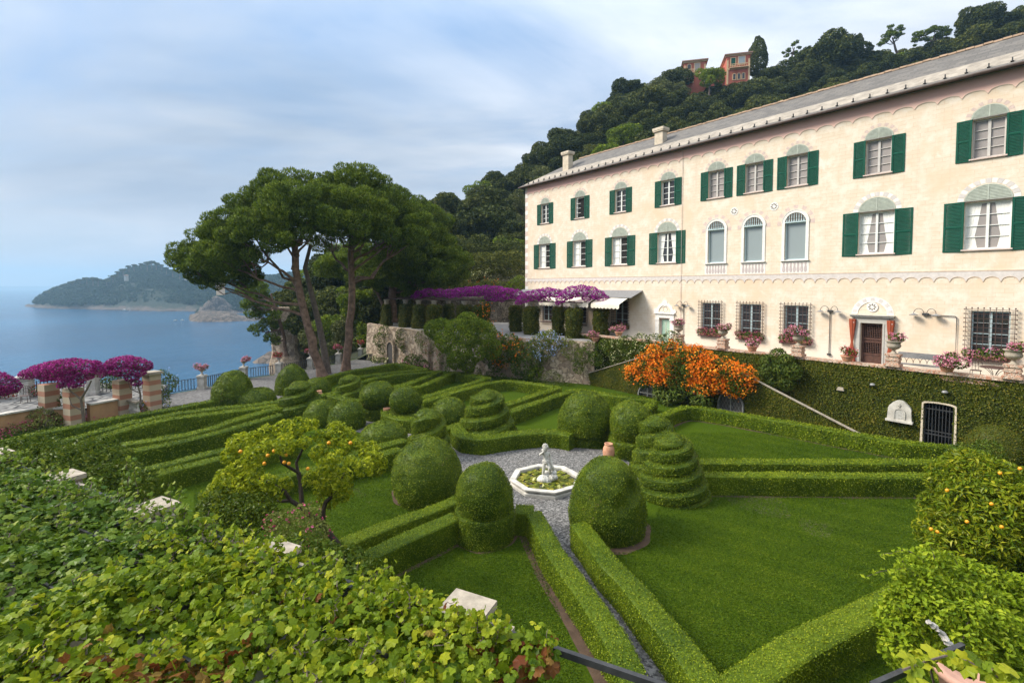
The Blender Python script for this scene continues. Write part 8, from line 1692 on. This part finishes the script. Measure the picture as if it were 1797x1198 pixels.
i = rng.uniform(0, 5, 60); QQ = np.stack([np.interp(i, range(6), Q[:, j]) for j in range(3)], -1)+rng.normal(size=(60, 3))*(.06, .06, .03); vine_leaves(mb, QQ-l0, rng.normal(size=(60, 3))*.3+(0, -.35, .9), .15, .3, tint=rng.normal(.7, .2, 60), tipdir=np.array((-.2, -.4, -.6))); mb.build("leaves", M['vine'], gr)

# ------------------------------------------------------------------ blades of the nearer lawns
from mathutils.geometry import intersect_point_tri_2d
def inside(P, poly):
    x, y = P[:, 0], P[:, 1]; c = np.zeros(len(P), bool); q = np.asarray(poly); j = len(q)-1
    for i in range(len(q)):
        c ^= ((q[i, 1] > y) != (q[j, 1] > y)) & (x < (q[j, 0]-q[i, 0])*(y-q[i, 1])/(q[j, 1]-q[i, 1]+1e-12)+q[i, 0]); j = i
    return c
court = px([(790, 812), (780, 760), (822, 740), (905, 746), (985, 746), (1090, 768), (1158, 838), (1152, 908), (1060, 934), (1000, 940), (965, 944), (905, 930), (850, 909), (796, 876)])
walk = px([(915, 905), (1030, 905), (1330, 1330), (1080, 1330)]); left_path = px([(600, 738), (690, 722), (770, 760), (800, 768), (800, 844), (742, 808), (690, 778), (618, 760)])
k = 420000; Yg = 5+21*rng.random(k)**.8; Xg = (rng.uniform(330, 1720, k)-CX)/F_PX*Yg; P = np.c_[Xg, Yg]
ok = ~(inside(P, court) | inside(P, walk) | inside(P, left_path)); 
for cx_, cy_b, r_ in ((850, 934, 1.2), (1070, 930, 1.38), (1186, 862, 1.38), (747, 866, 1.34)): c_ = G(cx_, cy_b); ok &= ((P-c_[:2])**2).sum(1) > (r_*.97)**2
P = P[ok]; P = np.c_[P, np.full(len(P), .012)]
gmb = MB(); tn = .44+.17*wob(P[:, :2], .9, 91, 3)+.10*wob(P[:, :2], 4, 92, 2)+rng.normal(0, .22, len(P))+.08*np.sign(np.sin(6.0*(P[:, 0]*.55+P[:, 1]*.83)))
wn = (wob(P[:, :2], .8, 95, 4) > .72) & (rng.random(len(P)) < .35)
for q_, m_ in ((~wn, 0), (wn, 1)): rhombs(gmb, P[q_], rng.normal(size=(q_.sum(), 3))*.55+(0, 0, .8), .060, .30, .4, .1, tint=tn[q_], mat=m_)
tag(gmb.build("grass", [leafmat("grass_blade", (.016, .042, .002), (.048, .100, .004), (.110, .165, .014), .3, .6, .25, .5), leafmat("dry_grass", (.06, .07, .03), (.12, .13, .06), (.2, .19, .1), .2, .7, .2, .5, gain=(1, 1, 1))], loc=(0, 14, 0)), "short mown grass of the nearer lawns", None, None, "stuff")
